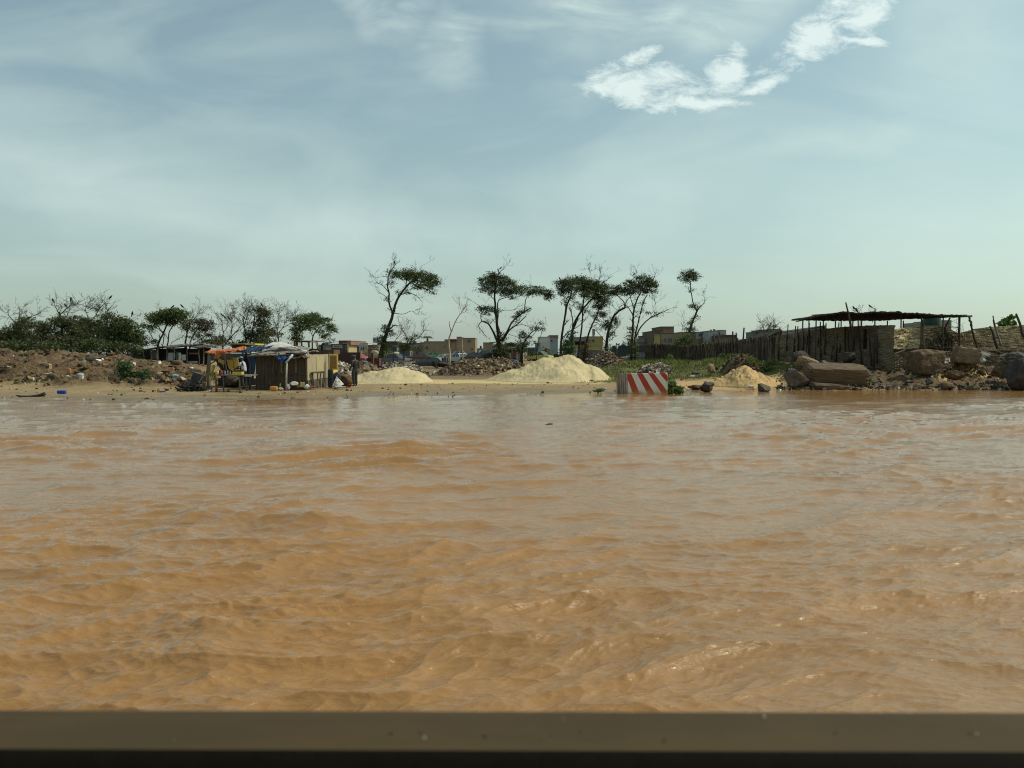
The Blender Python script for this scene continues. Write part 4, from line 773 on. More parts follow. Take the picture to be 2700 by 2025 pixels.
# left woods
GL = 'windswept trees behind the left bank'
wood_spec = [
 ('low spreading evergreen at the far left edge with a bare top', 66, [([(60, 925), (55, 895), (48, 870), (42, 850)], 6, 3, 4), ([(48, 868), (60, 850), (72, 838)], 3, 1, 9), ([(44, 855), (28, 838), (20, 825)], 3, 1, 9), ([(46, 858), (52, 835), (50, 820)], 2.6, 1, 9), ([(72, 838), (95, 830), (108, 825)], 2, .8, 8)],
  [(75, 850, 30, 14, 1), (40, 875, 38, 18, 1.2), (10, 895, 30, 22, 1.3), (60, 900, 50, 24, 1.4), (95, 890, 22, 20, 1)], 51, (.065, .08, .03), 1.3),
 ('tall bare topped tree left of the middle of the woods', 64, [([(166, 930), (164, 895), (162, 860), (158, 835), (156, 822)], 7, 3, 3), ([(158, 835), (150, 815), (142, 800)], 3, 1, 8), ([(158, 830), (175, 815), (188, 805), (205, 800)], 3, 1, 12), ([(162, 850), (176, 832), (184, 815)], 2.6, 1, 10), ([(190, 925), (184, 895), (178, 870)], 3, 1.6, 2), ([(205, 800), (220, 806), (232, 808)], 1.6, .7, 6)],
  [(152, 850, 20, 14, 1), (180, 850, 30, 16, 1.1), (135, 870, 34, 16, 1.), (110, 860, 16, 10, .7), (200, 875, 36, 20, 1.1), (150, 900, 40, 22, 1.1)], 52, (.065, .075, .03), 1.4),
 ('bushy tree with fine bare branches fanning above its crown', 67, [([(218, 930), (224, 900), (232, 870), (236, 850)], 7, 3, 3), ([(236, 850), (228, 825), (226, 812), (238, 795)], 2.6, 1, 10), ([(236, 850), (252, 832), (262, 815), (275, 800)], 3, 1, 14), ([(250, 835), (272, 828), (290, 812)], 2, .8, 12), ([(234, 860), (255, 848), (275, 835)], 2.4, 1, 10)],
  [(235, 860, 34, 18, 1.1), (215, 845, 24, 12, .9), (258, 878, 36, 20, 1.1), (225, 905, 44, 22, 1.3), (240, 815, 10, 5, .5)], 53, (.062, .076, .03), 1.5),
 ('rounded dark tree at the right end of the dense woods', 63, [([(300, 930), (302, 900), (300, 870), (296, 850)], 7, 3, 3), ([(300, 872), (315, 855), (325, 845)], 3, 1, 4), ([(342, 880), (348, 860), (350, 835)], 1.6, .8, 5), ([(298, 860), (285, 848), (278, 840)], 2, 1, 4)],
  [(290, 838, 24, 9, 1.1), (312, 846, 24, 10, 1.1), (330, 862, 26, 16, 1.1), (300, 870, 40, 20, 1.3), (355, 880, 26, 18, 1.1), (320, 900, 46, 22, 1.3), (372, 900, 16, 16, .9)], 54, (.06, .085, .028), .8),
 ('umbrella shaped tree with a dense green top behind the left sheds', 70, [([(414, 925), (420, 900), (430, 880), (438, 862), (448, 845)], 6, 3, 3), ([(430, 880), (418, 862), (410, 848), (402, 838)], 3, 1.4, 3), ([(438, 862), (436, 840), (440, 825)], 2.6, 1.2, 3), ([(440, 925), (444, 895), (448, 872), (462, 852)], 4, 2, 3), ([(428, 925), (430, 905), (434, 880)], 3, 2, 2), ([(414, 912), (402, 890), (392, 870), (384, 860)], 2.4, 1, 4), ([(448, 925), (452, 905), (468, 895), (480, 888)], 2.4, 1, 5)],
  [(405, 838, 22, 10, 1.2), (430, 828, 26, 11, 1.3), (455, 820, 22, 8, 1.1), (472, 828, 24, 12, 1.2), (448, 842, 34, 14, 1.3), (420, 852, 26, 8, .8), (482, 840, 16, 12, .9), (390, 862, 14, 7, .8), (375, 858, 10, 5, .6), (398, 872, 8, 6, .6), (404, 905, 9, 12, .6)], 55, (.06, .095, .028), .8),
 ('thin crowned brownish tree between umbrella tree and bare trees', 72, [([(488, 920), (490, 895), (494, 875), (500, 855)], 5, 2.4, 4), ([(494, 878), (482, 860), (478, 850)], 2.6, 1, 5), ([(500, 905), (510, 885), (520, 870), (535, 862)], 3, 1.4, 6), ([(500, 858), (514, 838), (528, 825)], 2, .8, 10), ([(496, 915), (520, 900), (545, 885), (560, 880)], 2.4, 1, 6)],
  [(490, 860, 14, 10, .7), (525, 848, 22, 8, 1.), (545, 852, 20, 8, .9), (520, 868, 34, 9, .8), (555, 862, 14, 8, .5), (530, 885, 30, 10, .6), (575, 895, 18, 10, .8), (560, 905, 24, 10, .8)], 56, (.058, .056, .028), 1.3),
 ('leaning bare tree with birds behind the orange tarp', 72, [([(585, 918), (595, 905), (608, 890), (622, 875), (636, 860)], 4.5, 2, 5), ([(586, 900), (588, 880), (586, 860), (585, 838)], 2.6, 1, 9), ([(608, 890), (612, 865), (612, 845), (618, 828)], 2.6, 1, 12), ([(588, 878), (598, 865), (602, 850)], 2, .8, 8), ([(622, 876), (645, 862), (655, 855)], 2, .8, 9)],
  [(594, 903, 12, 8, .6), (580, 900, 10, 8, .5)], 57, (.05, .058, .028), 1.7),
 ('dense bare crowned tree with a leafy side above the hut', 70, [([(648, 908), (648, 885), (644, 860), (640, 840)], 5, 2.4, 5), ([(660, 905), (664, 880), (668, 855), (672, 835)], 4, 2, 8), ([(644, 862), (650, 838), (654, 820)], 2.6, 1, 12), ([(668, 860), (680, 840), (690, 822)], 2.4, 1, 10), ([(640, 842), (645, 825), (648, 815)], 1.8, .8, 9)],
  [(688, 815, 14, 7, .9), (698, 830, 20, 12, 1), (690, 850, 22, 14, .9), (660, 880, 24, 12, .7), (695, 885, 26, 18, 1.1), (670, 898, 22, 12, .9)], 58, (.06, .074, .03), 1.8),
 ('fork of thin bare stems rising behind the white hut roof', 74, [([(735, 905), (732, 880), (728, 860), (724, 845)], 3.4, 1.6, 6), ([(732, 880), (745, 865), (752, 850), (760, 835)], 2.6, 1, 12), ([(728, 862), (735, 842), (732, 822)], 2, .8, 9), ([(712, 900), (706, 880), (700, 858)], 3, 1.4, 6), ([(745, 865), (762, 855), (775, 842)], 1.8, .8, 8)],
  [(730, 880, 18, 10, .5), (712, 870, 16, 12, .7)], 59, (.05, .058, .028), 1.7),
 ('green spreading tree with curving limbs above the rusty cab', 68, [([(782, 905), (786, 888), (795, 875), (808, 862)], 5, 2.6, 3), ([(822, 905), (826, 885), (834, 872), (846, 862)], 4, 2, 3), ([(795, 875), (790, 858), (792, 845)], 2.4, 1, 4), ([(834, 874), (850, 880), (862, 884)], 2, .9, 3), ([(846, 862), (860, 858), (872, 862)], 2.4, 1, 3), ([(826, 888), (818, 870), (815, 850)], 2.4, 1, 4)],
  [(800, 842, 24, 10, 1.1), (825, 836, 24, 10, 1.2), (848, 845, 22, 10, 1.1), (868, 862, 16, 8, 1.), (880, 872, 10, 6, .8), (815, 856, 34, 12, 1.1), (785, 868, 16, 14, 1.), (782, 892, 12, 14, .9), (858, 884, 12, 7, .8), (866, 896, 10, 5, .6), (846, 876, 14, 8, .5)], 60, (.062, .10, .026), .7)]
for lab, Y, lb, cl, sd_, cc, tw in wood_spec:
    tree('windswept_tree', lab, Y, lb, cl, sd_, tw * (.7 if sd_ < 55 else 1), col=cc, leaf=.20, tuft_r=.36, dens=1.0, group=GL, depth=1.6, bark=barkd if sd_ not in (57, 59) else barkg, twl=1.1)
def shrub(name, label, Y, clumps, seed, col=(.06, .11, .025), leaf=.16, cat='shrub', aspect=.5, tr=.22, dens=.9, stems=4, group=None):
    c = clumps[0]; b0 = at(c[0], c[1] + c[3], Y); rng = np.random.RandomState(seed); R = random.Random(seed)
    t = thing(name, (b0.x, Y, b0.z), label, cat, group); w_ = MB()
    for (px, py, rx, ry, k) in clumps:
        for j in range(stems):
            e = at(px + R.uniform(-rx, rx) * .7, py - R.uniform(-ry, ry) * .5, Y + R.uniform(-.2, .2)); a0 = Vector((b0.x + R.uniform(-.1, .1), Y, b0.z - .1))
            w_.tube([a0, (a0 + e) / 2 + Vector((R.uniform(-.05, .05), 0, .05)), e], [.02, .015, .008], 4)
    w_.build('stem', barkd, t)
    P, Fc, cl = tufts(clumps, lambda x, y: Y + R.uniform(-.15, .15), rng, dens * .5, leaf, aspect, col, tr); tinted('foliage', P, Fc, cl, LM, t); return t
shrub('leafy_bush', 'round green bush growing on the left rubble bank', 42.6, [(330, 965, 20, 13, 1.2), (338, 985, 24, 12, 1.2), (325, 975, 14, 10, .8), (385, 985, 18, 10, 1.), (362, 990, 20, 8, .8)], 71, (.045, .085, .03), .13)
shrub('leafy_branch', 'broken leafy branch washed up against the striped block', 36.4, [(1774, 1018, 9, 9, 1.2), (1784, 1028, 12, 9, 1.4), (1768, 1030, 8, 9, 1.), (1772, 1012, 4, 5, .6)], 72, (.075, .14, .03), .16, 'branch', .55, .14, 1.2)
shrub('water_plant', 'small green leafy sprig floating left of the striped block', 36.8, [(1578, 1030, 12, 4, 1.1), (1586, 1029, 7, 4, .8)], 73, (.09, .15, .035), .10, 'plant', .6, .1, 1.0, 1)
shrub('weed_clump', 'bright green leafy weeds right of the soil heap', 48.5, [(2005, 968, 16, 12, 1.2), (2025, 975, 18, 10, 1.2), (1985, 950, 22, 10, 1.), (2035, 955, 14, 9, .9), (2060, 985, 14, 10, .8)], 74, (.10, .16, .03), .12, dens=.8)
shrub('weed_clump', 'small bright tuft of grass right of the long slab', 41.4, [(2290, 1002, 11, 8, 1.2)], 75, (.13, .19, .03), .14, 'weeds', .2, .14)
shrub('hedge_bush', 'dark green bush rising behind the stick fence', 80, [(1800, 895, 22, 14, 1.1), (1822, 905, 20, 12, 1.), (1850, 905, 18, 6, .9), (1790, 912, 16, 10, .8)], 76, (.07, .10, .03), .18, tr=.35)
shrub('leafy_bush', 'dense green bush at the foot of the dense clump of trees', 78, [(1495, 915, 18, 22, 1.3), (1488, 935, 20, 14, 1.2), (1504, 885, 10, 16, .9), (1505, 930, 12, 16, 1.)], 77, (.04, .075, .022), .18, tr=.35)
shrub('round_leaf_shrub', 'big round leaved shrub sticking up behind the right woven fence', 54, [(2662, 843, 9, 9, .9), (2655, 855, 10, 6, .8), (2638, 857, 14, 6, .9), (2670, 855, 8, 6, .7)], 78, (.09, .17, .035), .26, aspect=.75, tr=.2, dens=.35)
shrub('weed_clump', 'yellow green weeds sprouting before the stick fence', 74, [(1765, 945, 14, 8, .9), (1750, 950, 10, 5, .7)], 79, (.10, .15, .035), .14, tr=.3)
shrub('weed_clump', 'low weeds under the fine pole frames of the stick fence', 62, [(1925, 940, 24, 7, .9), (1960, 938, 16, 6, .7)], 80, (.09, .13, .03), .14, tr=.3)
shrub('weed_clump', 'green weeds between the dark boulder and the long slab rubble', 44.5, [(2085, 985, 16, 10, .9), (2065, 1000, 14, 10, .9), (2100, 960, 12, 6, .6)], 81, (.10, .15, .035), .12, dens=.7)
shrub('weed_clump', 'low green weeds beside the tarp heap', 45.5, [(2200, 965, 14, 8, .9), (2215, 972, 18, 5, .7)], 82, (.08, .11, .03), .12, dens=.7)
tree('bare_bush', 'fine bare bush above the fence left of the roofed shelter', 75, [([(1985, 900), (1990, 885), (2000, 872)], 2, 1, 12), ([(2018, 900), (2020, 880), (2028, 862)], 2, 1, 14), ([(2010, 895), (2014, 875), (2012, 860)], 2, 1, 10), ([(2020, 885), (2036, 870), (2045, 862)], 2, 1, 12)], [(2035, 862, 14, 4, .4)], 83, 1.2, cat='bush', bark=barkg, twl=.8)
tree('bare_bush', 'bare twigs with birds poking above the shelter roof', 66, [([(2268, 850), (2268, 835), (2264, 822)], 2, 1, 8), ([(2264, 828), (2255, 815)], 1.4, .7, 5), ([(2300, 850), (2302, 832), (2310, 818)], 2, 1, 8)], [], 84, 1.1, cat='bush', bark=barkg, twl=.6)
for i, (px, py, rx, ry, Y, lab) in enumerate(((20, 915, 42, 20, 60, 'low dark bush under the far left evergreen'), (85, 915, 34, 18, 62, 'low bush between the far left evergreen and the bare topped tree'), (140, 918, 34, 18, 60, 'green undergrowth bush under the bare topped tree'), (200, 915, 40, 20, 61, 'green bush filling the middle of the left woods'), (262, 915, 40, 18, 60, 'dark bush left of the rounded dark tree'), (330, 918, 44, 16, 60, 'dark bush under the rounded dark tree'), (700, 905, 26, 12, 66, 'bushy growth behind the hut roof'), (560, 905, 26, 8, 68, 'low growth behind the open shed'), (630, 908, 30, 8, 69, 'low growth behind the digger cab'))):
    shrub('wild_bush', lab, Y, [(px, py, rx, ry, 1.1), (px - rx * .5, py - ry * .3, rx * .5, ry * .7, .8), (px + rx * .5, py + ry * .1, rx * .5, ry * .6, .8)], 200 + i, (.058, .078, .028), .19, tr=.36, dens=.8, group='bushes under the left woods')
# birds: one body mesh each, copied
def bird_mesh():
    b = MB(); b.tube([Vector((-.20, 0, -.10)), Vector((-.10, 0, 0)), Vector((0, 0, .08)), Vector((.07, 0, .17)), Vector((.10, 0, .24)), Vector((.14, 0, .245)), Vector((.20, 0, .23))], [.035, .07, .085, .07, .05, .035, .006], 8)
    b.hexa([(-.40, -.04, -.22), (-.20, -.03, -.12), (-.20, .03, -.12), (-.40, .04, -.22), (-.40, -.04, -.20), (-.20, -.03, -.07), (-.20, .03, -.07), (-.40, .04, -.20)])
    for s in (-1, 1): b.tube([Vector((.02, s * .03, 0)), Vector((.03, s * .03, -.09))], .008, 4)
    return b
bb = bird_mesh(); crow = bb.build('crow', mat('black_feathers', (.012, .012, .013), .5, (.02, .02, .022), 8), smooth=True, loc=(0, 0, -.09))
birds = [(1040, 696, 78, 'on the top twig of the leaning flat crowned tree'), (1313, 716, 84, 'left one of the pair on the broad tree top'), (1320, 710, 84, 'upper one of the pair on the broad tree top'), (1475, 738, 82, 'on the left corner of the dense dark clump'),
 (1518, 731, 85, 'in the twigs above the dense dark clump'), (1672, 726, 80, 'perched in the curled top of the double stem tree'), (140, 796, 64, 'on the left tip of the bare topped tree'), (292, 788, 67, 'on the highest right twig of the left woods'), (187, 793, 64, 'in the fine twigs right of the bare topped tree'), (173, 810, 64, 'inside the fork of the bare topped tree'),
 (349, 831, 63, 'alone on the bare twig of the rounded dark tree'), (480, 811, 70, 'on top of the umbrella shaped tree'), (455, 813, 70, 'left of the other bird on the umbrella tree'), (585, 834, 72, 'highest in the bare tree behind the orange tarp'), (592, 840, 72, 'second from the top in the bare tree by the orange tarp'), (602, 842, 72, 'on the right twigs of the bare tree by the orange tarp'), (689, 808, 70, 'on the leafy top above the hut'), (2251, 816, 66, 'left on the bare twigs above the shelter roof'), (2295, 812, 66, 'right on the bare twigs above the shelter roof'), (2258, 822, 66, 'lowest on the bare twigs above the shelter roof')]
R = random.Random(4)
for i, (px, py, Y, where) in enumerate(birds):
    o = crow if i == 0 else crow.copy()
    if i: COL.objects.link(o)
    p = at(px, py, Y); o.location = p; o.scale = (.85,) * 3; o.rotation_euler = (0, R.uniform(-.3, .1), R.uniform(-1, 1) + (pi if R.random() < .5 else 0)); o['org'] = tuple(p)
    tag(o, 'black crow ' + where, 'bird', 'black crows perched in the trees')
# ------------------------------------------------------------------ woven fences, roofed shelter, stick fence (right)
def weave_mat(name, c1, c2, c3, sc=1.):
    m = bpy.data.materials.new(name); m.use_nodes = True; n = m.node_tree; MC[name] = m; B = n.nodes['Principled BSDF']
    g = n.nodes.new('ShaderNodeNewGeometry'); mp = n.nodes.new('ShaderNodeMapping'); mp.inputs['Scale'].default_value = (1.1, 1.1, 17 * sc); n.links.new(g.outputs['Position'], mp.inputs[0])
    a = noise(n, mp.outputs[0], 1.5, 3, .55, .5); b_ = noise(n, g.outputs['Position'], .8, 4, .6)
    c = mix(n, ramp(n, a, [(.42, 0), (.56, 1)]), c1, c2); c = mix(n, ramp(n, b_, [(.5, 0), (.7, 1)]), c, c3)
    c = mix(n, ramp(n, a, [(.30, 1), (.38, 0)]), c, (.02, .015, .01))
    n.links.new(c, B.inputs['Base Color']); B.inputs['Roughness'].default_value = .95; B.inputs['Specular IOR Level'].default_value = .1
    bp = n.nodes.new('ShaderNodeBump'); bp.inputs['Distance'].default_value = .03; n.links.new(a, bp.inputs['Height']); n.links.new(bp.outputs[0], B.inputs['Normal']); return m
weave_d = weave_mat('dark_shade_weave', (.17, .135, .088), (.25, .20, .13), (.12, .095, .065))  # reed coloured darker for the shaded side of the fence
weave_l = weave_mat('pale_sunlit_weave', (.15, .115, .06), (.66, .54, .34), (.28, .21, .12), .8)  # same reed coloured brighter: sunlight on the right panels is in the colour
pole = mat('weathered_pole', (.085, .062, .045), .95, (.045, .033, .025), 4, stretch=(2, 2, .3))
poleg = mat('grey_pole', (.22, .18, .14), .95, (.12, .10, .08), 4, stretch=(2, 2, .3))
def line_Y(x, x0, Y0, x1, Y1): # depth of a straight (in plan) wall at image column x
    X0, X1 = (x0 - 1350) / F * Y0, (x1 - 1350) / F * Y1; k = (x - 1350) / F
    return (X0 * (Y1 - Y0) - Y0 * (X1 - X0)) / (k * (Y1 - Y0) - (X1 - X0)) if abs(k * (Y1 - Y0) - (X1 - X0)) > 1e-9 else Y0
def woven(name, parent, top, bot, x0, Y0, x1, Y1, m, seed, nx=160, nz=34, wob=.05, holes=0.0, th=.03):
    xs = np.linspace(x0, x1, nx); yt = np.interp(xs, [p[0] for p in top], [p[1] for p in top]); yb = np.interp(xs, [p[0] for p in bot], [p[1] for p in bot])
    rows = []
    for i, x in enumerate(xs):
        Y = line_Y(x, x0, Y0, x1, Y1)
        a = at(x, yb[i] + 3 * vnoise(i * .21, 3, seed), Y); b_ = at(x, yt[i] + 2.2 * vnoise(i * .37, 1, seed), Y); rows.append([a.lerp(b_, k / (nz - 1)) for k in range(nz)])
    V = np.array([[p[:] for p in r] for r in rows]).reshape(-1, 3)
    U = np.repeat(np.arange(nx), nz); K = np.tile(np.arange(nz), nx)
    off = wob * fbm(U * .06, K * .11, 3, seed) * 3 + np.where((K + (U // 3)) % 2, .018, -.018) * 1.
    d = Vector(((x1 - 1350) / F * Y1 - (x0 - 1350) / F * Y0, Y1 - Y0, 0)).normalized(); nv = np.array([-d.y, d.x, 0])
    V = V + nv[None] * off[:, None]
    Fc = grid_faces(nx, nz)
    if holes: 
        rng = np.random.RandomState(seed); k = Fc[:, 0] % nz; i = Fc[:, 0] // nz
        h = fbm(i * .12, k * .35, 3, seed + 9); Fc = Fc[~((h > .55 - holes) & (k < nz * .9))]
    V2 = V + nv[None] * th; n0 = len(V); V = np.concatenate([V, V2]); Fc = np.concatenate([Fc, Fc[:, ::-1] + n0])
    return np_obj(name, V, Fc, m, parent, smooth=False)
def ppole(b, x0, y0, x1, y1, Y0, Y1, r=.055, seed=1):
    R = random.Random(seed); a, c = at(x0, y0, Y0), at(x1, y1, Y1); n = 5; pts = [a.lerp(c, i / n) + Vector((R.gauss(0, .02), R.gauss(0, .02), 0)) * (1 if 0 < i < n else 0) for i in range(n + 1)]
    b.tube(pts, [r * (.75 + .3 * i / n) * R.uniform(.9, 1.1) for i in range(n + 1)], 6)
# front panel (shaded side)
fx0, fY0, fx1, fY1 = 2046, 57.5, 2358, 46.0
t = thing('woven_fence', at(2200, 960, 51), 'long dark woven reed fence in shade under the flat roofed shelter', 'fence')
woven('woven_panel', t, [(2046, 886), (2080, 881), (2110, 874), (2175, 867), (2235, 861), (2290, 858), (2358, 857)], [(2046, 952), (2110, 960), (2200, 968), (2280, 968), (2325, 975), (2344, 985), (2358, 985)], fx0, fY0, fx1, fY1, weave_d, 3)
FP = [(2056, 863, 2052, 948), (2078, 855, 2073, 925), (2098, 859, 2093, 930), (2104, 860, 2104, 928), (2118, 868, 2117, 925), (2128, 885, 2126, 928), (2134, 852, 2133, 930), (2163, 848, 2163, 948), (2158, 890, 2156, 915), (2178, 852, 2174, 935), (2204, 866, 2192, 948), (2212, 850, 2204, 955), (2222, 862, 2213, 930), (2228, 860, 2228, 948), (2236, 870, 2240, 960), (2242, 830, 2249, 925), (2262, 832, 2272, 965), (2289, 860, 2298, 965), (2316, 858, 2312, 958), (2327, 858, 2314, 930)]
for i, q in enumerate(FP):
    Y = line_Y(q[2], fx0, fY0, fx1, fY1) - .12; b = MB(); ppole(b, q[0], q[1], q[2], q[3], Y, Y, .05, i); b.build('post', pole, t, smooth=True)
# vertical slats and openings
b = MB(); Y = line_Y(2283, fx0, fY0, fx1, fY1) - .05; b.pbox(2277, 868, 2292, 920, Y - .05, .06); b.build('dark_opening', mat('dark_void', (.02, .015, .01), 1, (.03, .022, .015), 3), t)
# corrugated strip over the left part
t = thing('metal_sheet', at(2120, 880, 57.5), 'pale corrugated metal strip along the top of the dark woven fence', 'metal sheet')
b = MB(); b.quadp([at(2062, 884, 57.3), at(2176, 873, 53), at(2176, 862, 53), at(2062, 878, 57.3)], .03); b.build('sheet', mat('pale_tin', (.33, .35, .34), .5, (.22, .22, .20), 4, .4, .3, stretch=(6, 6, .5)), t)
b = MB(); b.quadp([at(2062, 878, 57.4), at(2176, 862, 53.1), at(2176, 859, 54.5), at(2062, 874, 59)], .04); b.build('top_edge', mat('black_tin', (.035, .033, .03), .8, (.06, .05, .04), 5), t)
# roofed shelter
t = thing('roofed_shelter', at(2330, 980, 50), 'flat dark roof of sticks and sheets carried on thin poles behind the woven fence', 'shelter')
roofm = mat('dark_roofing', (.05, .042, .034), .9, (.028, .024, .02), 5, .2, bump=.05, bscale=6, third=((.12, .10, .085), 7, .62))
fr = [(2113, 843), (2135, 840), (2160, 834), (2190, 830), (2219, 825), (2235, 825), (2260, 829), (2300, 825), (2340, 826), (2368, 824), (2378, 828), (2420, 829), (2470, 833), (2533, 834)]
nx, ny_ = 130, 14; V = []
xs = np.linspace(2113, 2533, nx)
for i, x in enumerate(xs):
    yf = np.interp(x, [p[0] for p in fr], [p[1] for p in fr])
    Yf = 47.2 + 0.8 * (1 - abs((x - 2250) / 280)) * 0; zf_ = at(x, yf + 1.3 * vnoise(i * .8, 2, 5), Yf).z
    yb_ = np.interp(x, [2113, 2200, 2300, 2420, 2480, 2533], [845, 845.5, 846.5, 846, 842, 836])
    ex = np.interp(x, [2113, 2150, 2480, 2533], [.5, 1, 1, .12])
    Yb = 47.2 + 7.5 * ex
    zb = at(x, yb_, Yb).z; X0 = (x - 1350) / F * 47.2
    for k in range(ny_):
        u = k / (ny_ - 1); V.append((X0 + u * 1.2, 47.2 + (Yb - 47.2) * u, zf_ * (1 - u) + zb * u + .07 * vnoise(i * .5, k * .9, 8)))
V = np.array(V); n0 = len(V); V2 = V.copy(); V2[:, 2] += .09; Fc = grid_faces(nx, ny_)
edge = []
for i in range(nx - 1): edge += [(i * ny_, (i + 1) * ny_, (i + 1) * ny_ + n0, i * ny_ + n0), ((i + 1) * ny_ + ny_ - 1, i * ny_ + ny_ - 1, i * ny_ + ny_ - 1 + n0, (i + 1) * ny_ + ny_ - 1 + n0)]
for k in range(ny_ - 1): edge += [(k, k + 1, k + 1 + n0, k + n0), ((nx - 1) * ny_ + k + 1, (nx - 1) * ny_ + k, (nx - 1) * ny_ + k + n0, (nx - 1) * ny_ + k + 1 + n0)]
np_obj('roof', np.concatenate([V, V2]), np.concatenate([Fc, Fc[:, ::-1] + n0, np.array(edge)]), roofm, t, smooth=False)
b = MB(); R = random.Random(3)
for k in range(34):
    x = R.uniform(2120, 2500); a = at(x, np.interp(x, [p[0] for p in fr], [p[1] for p in fr]) + .5, 47.1); b.tube([a + Vector((0, -.15, .02)), a + Vector((R.uniform(-.4, 1.4), R.uniform(1.5, 5), R.uniform(-.02, .10)))], .035, 5)
b.build('roof_sticks', pole, t)
b = MB(); b.poly([], []); P = rot(rock_verts((.75, .7, .28), 66, 6, .1), 0, 0, 0); c_ = at(2328, 826, 48.2); P += np.array(c_)
np_obj('roof_weight', P, ICOF, rk_dark, t)
for i, (x, yb) in enumerate(((2117, 900), (2133, 895), (2152, 890), (2171, 880), (2203, 880), (2218, 875), (2249, 875), (2272, 870), (2307, 870), (2340, 870), (2376, 870), (2382, 870), (2487, 880), (2531, 900), (2430, 862))):
    Y = (47.3, 53.5, 48.0, 53.0)[i % 4] if i < 13 else 47.4
    yt = np.interp(x, [2113, 2200, 2300, 2420, 2480, 2533], [844, 844, 846, 845, 842, 836]) - (3 if Y < 50 else 0); b = MB()
    a = at(x, yt, Y); gz = gz1(a.x, Y); b.tube([a, Vector((a.x + R.gauss(0, .04), Y, gz - .1))], [.04, .05], 6); b.build('pole', pole, t, smooth=True)
b = MB(); b.tube([at(2505, 838, 47.4), at(2490, 868, 47.6)], .05, 6); b.build('brace', pole, t, smooth=True)
b = MB(); b.tube([at(2500, 862, 47.5), at(2532, 863, 47.5)], .025, 6); b.build('rail', pole, t, smooth=True)
b = MB(); b.tube([at(2230, 797, 47), at(2238, 830, 47), at(2246, 880, 47.1)], [.04, .06, .06], 7)
tag(b.build('tall_pole', pole, smooth=True), 'tallest leaning pole piercing above the shelter roof', 'pole')
# right lit panels
t = thing('woven_fence', at(2440, 925, 49), 'bright sunlit woven reed fence panel under the right end of the roof', 'fence')
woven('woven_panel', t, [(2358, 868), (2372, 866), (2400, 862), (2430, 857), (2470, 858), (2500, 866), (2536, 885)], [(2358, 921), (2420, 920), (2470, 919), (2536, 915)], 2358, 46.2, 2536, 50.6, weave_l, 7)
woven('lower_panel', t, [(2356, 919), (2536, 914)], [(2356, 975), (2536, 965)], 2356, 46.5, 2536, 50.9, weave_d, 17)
b = MB(); b.tube([at(2360, 921, 46.1), at(2420, 919.5, 47.4), at(2480, 919.5, 49)], .045, 6); b.build('bottom_rail', pole, t)
for i, q in enumerate(((2427, 826, 2434, 862), (2433, 858, 2436, 918))):
    Y = line_Y(q[2], 2358, 46.2, 2536, 50.6) - .15; b = MB(); ppole(b, q[0], q[1], q[2], q[3], Y, Y, .06, i); b.build('post', (pole, poleg)[i], t, smooth=True)
t = thing('woven_fence', at(2640, 925, 50.5), 'mottled woven reed fence leaning with big posts at the right edge', 'fence')
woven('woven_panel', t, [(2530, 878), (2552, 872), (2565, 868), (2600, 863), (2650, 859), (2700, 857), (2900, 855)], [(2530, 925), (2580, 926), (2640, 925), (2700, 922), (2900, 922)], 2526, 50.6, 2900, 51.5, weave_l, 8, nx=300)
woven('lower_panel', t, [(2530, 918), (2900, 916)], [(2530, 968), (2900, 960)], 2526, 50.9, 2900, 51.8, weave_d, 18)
for i, q in enumerate(((2554, 834, 2562, 860), (2560, 856, 2582, 938), (2610, 860, 2640, 950), (2618, 833, 2623, 860), (2624, 860, 2640, 912), (2679, 827, 2699, 888), (2700, 888, 2712, 940), (2528, 836, 2528, 900))):
    b = MB(); ppole(b, q[0], q[1], q[2], q[3], 49.8, 49.4, .085 if i in (0, 1, 2, 5) else .06, i + 20); b.build('post', pole if i != 4 else poleg, t, smooth=True)
# tipped sticks and planks under the fence
t = thing('stick_pile', at(2500, 930, 47.5), 'tangle of fallen sticks and planks between the two earth blocks', 'stick pile')
b = MB(); R = random.Random(9)
for k in range(60):
    x, y = R.uniform(2360, 2660), R.uniform(922, 962); Y = R.uniform(45.5, 49); a = at(x, y, Y); d_ = Vector((R.gauss(0, 1), R.gauss(0, .3), R.gauss(0, .35))).normalized() * R.uniform(.4, 1.3)
    if gz1(a.x, Y) > a.z + .3: a.z = gz1(a.x, Y) + .1
    b.tube([a - d_ / 2, a + d_ / 2], R.uniform(.015, .04), 5)
b.build('stick', poleg, t)
b = MB()
for k in range(10):
    x, y = R.uniform(2470, 2650), R.uniform(930, 962); Y = R.uniform(45, 48); a = at(x, y, Y); a.z = max(a.z, gz1(a.x, Y) + .05); b.box(a, (R.uniform(.3, .8), .04, R.uniform(.1, .3)), R.uniform(-.5, .5), (R.uniform(-.6, .6), R.uniform(-.6, .6)))
b.build('pale_board', mat('pale_board', (.45, .43, .38), .8, (.3, .28, .24), 6), t)
t = thing('dry_bush', at(2500, 915, 47.6), 'dark heap of dry brushwood leaning against the lit woven fence', 'brushwood')
b = MB(); c_ = at(2497, 900, 47.8)
for k in range(420):
    p = c_ + Vector((R.gauss(0, .45), R.gauss(0, .2), R.gauss(-.1, .45))); d_ = Vector((R.gauss(0, 1), R.gauss(0, .5), R.gauss(0, .8))).normalized() * R.uniform(.2, .5); b.tube([p - d_, p + d_], .010, 3, cap=False)
b.build('twigs', pole, t)
b = MB(); b.tube([at(2492, 862, 47.6), at(2494, 880, 47.5), at(2502, 893, 47.5)], [.05, .10, .12], 7); b.tube([at(2500, 876, 47.4), at(2528, 898, 47.2)], .03, 5); b.build('branch', pole, t, smooth=True)
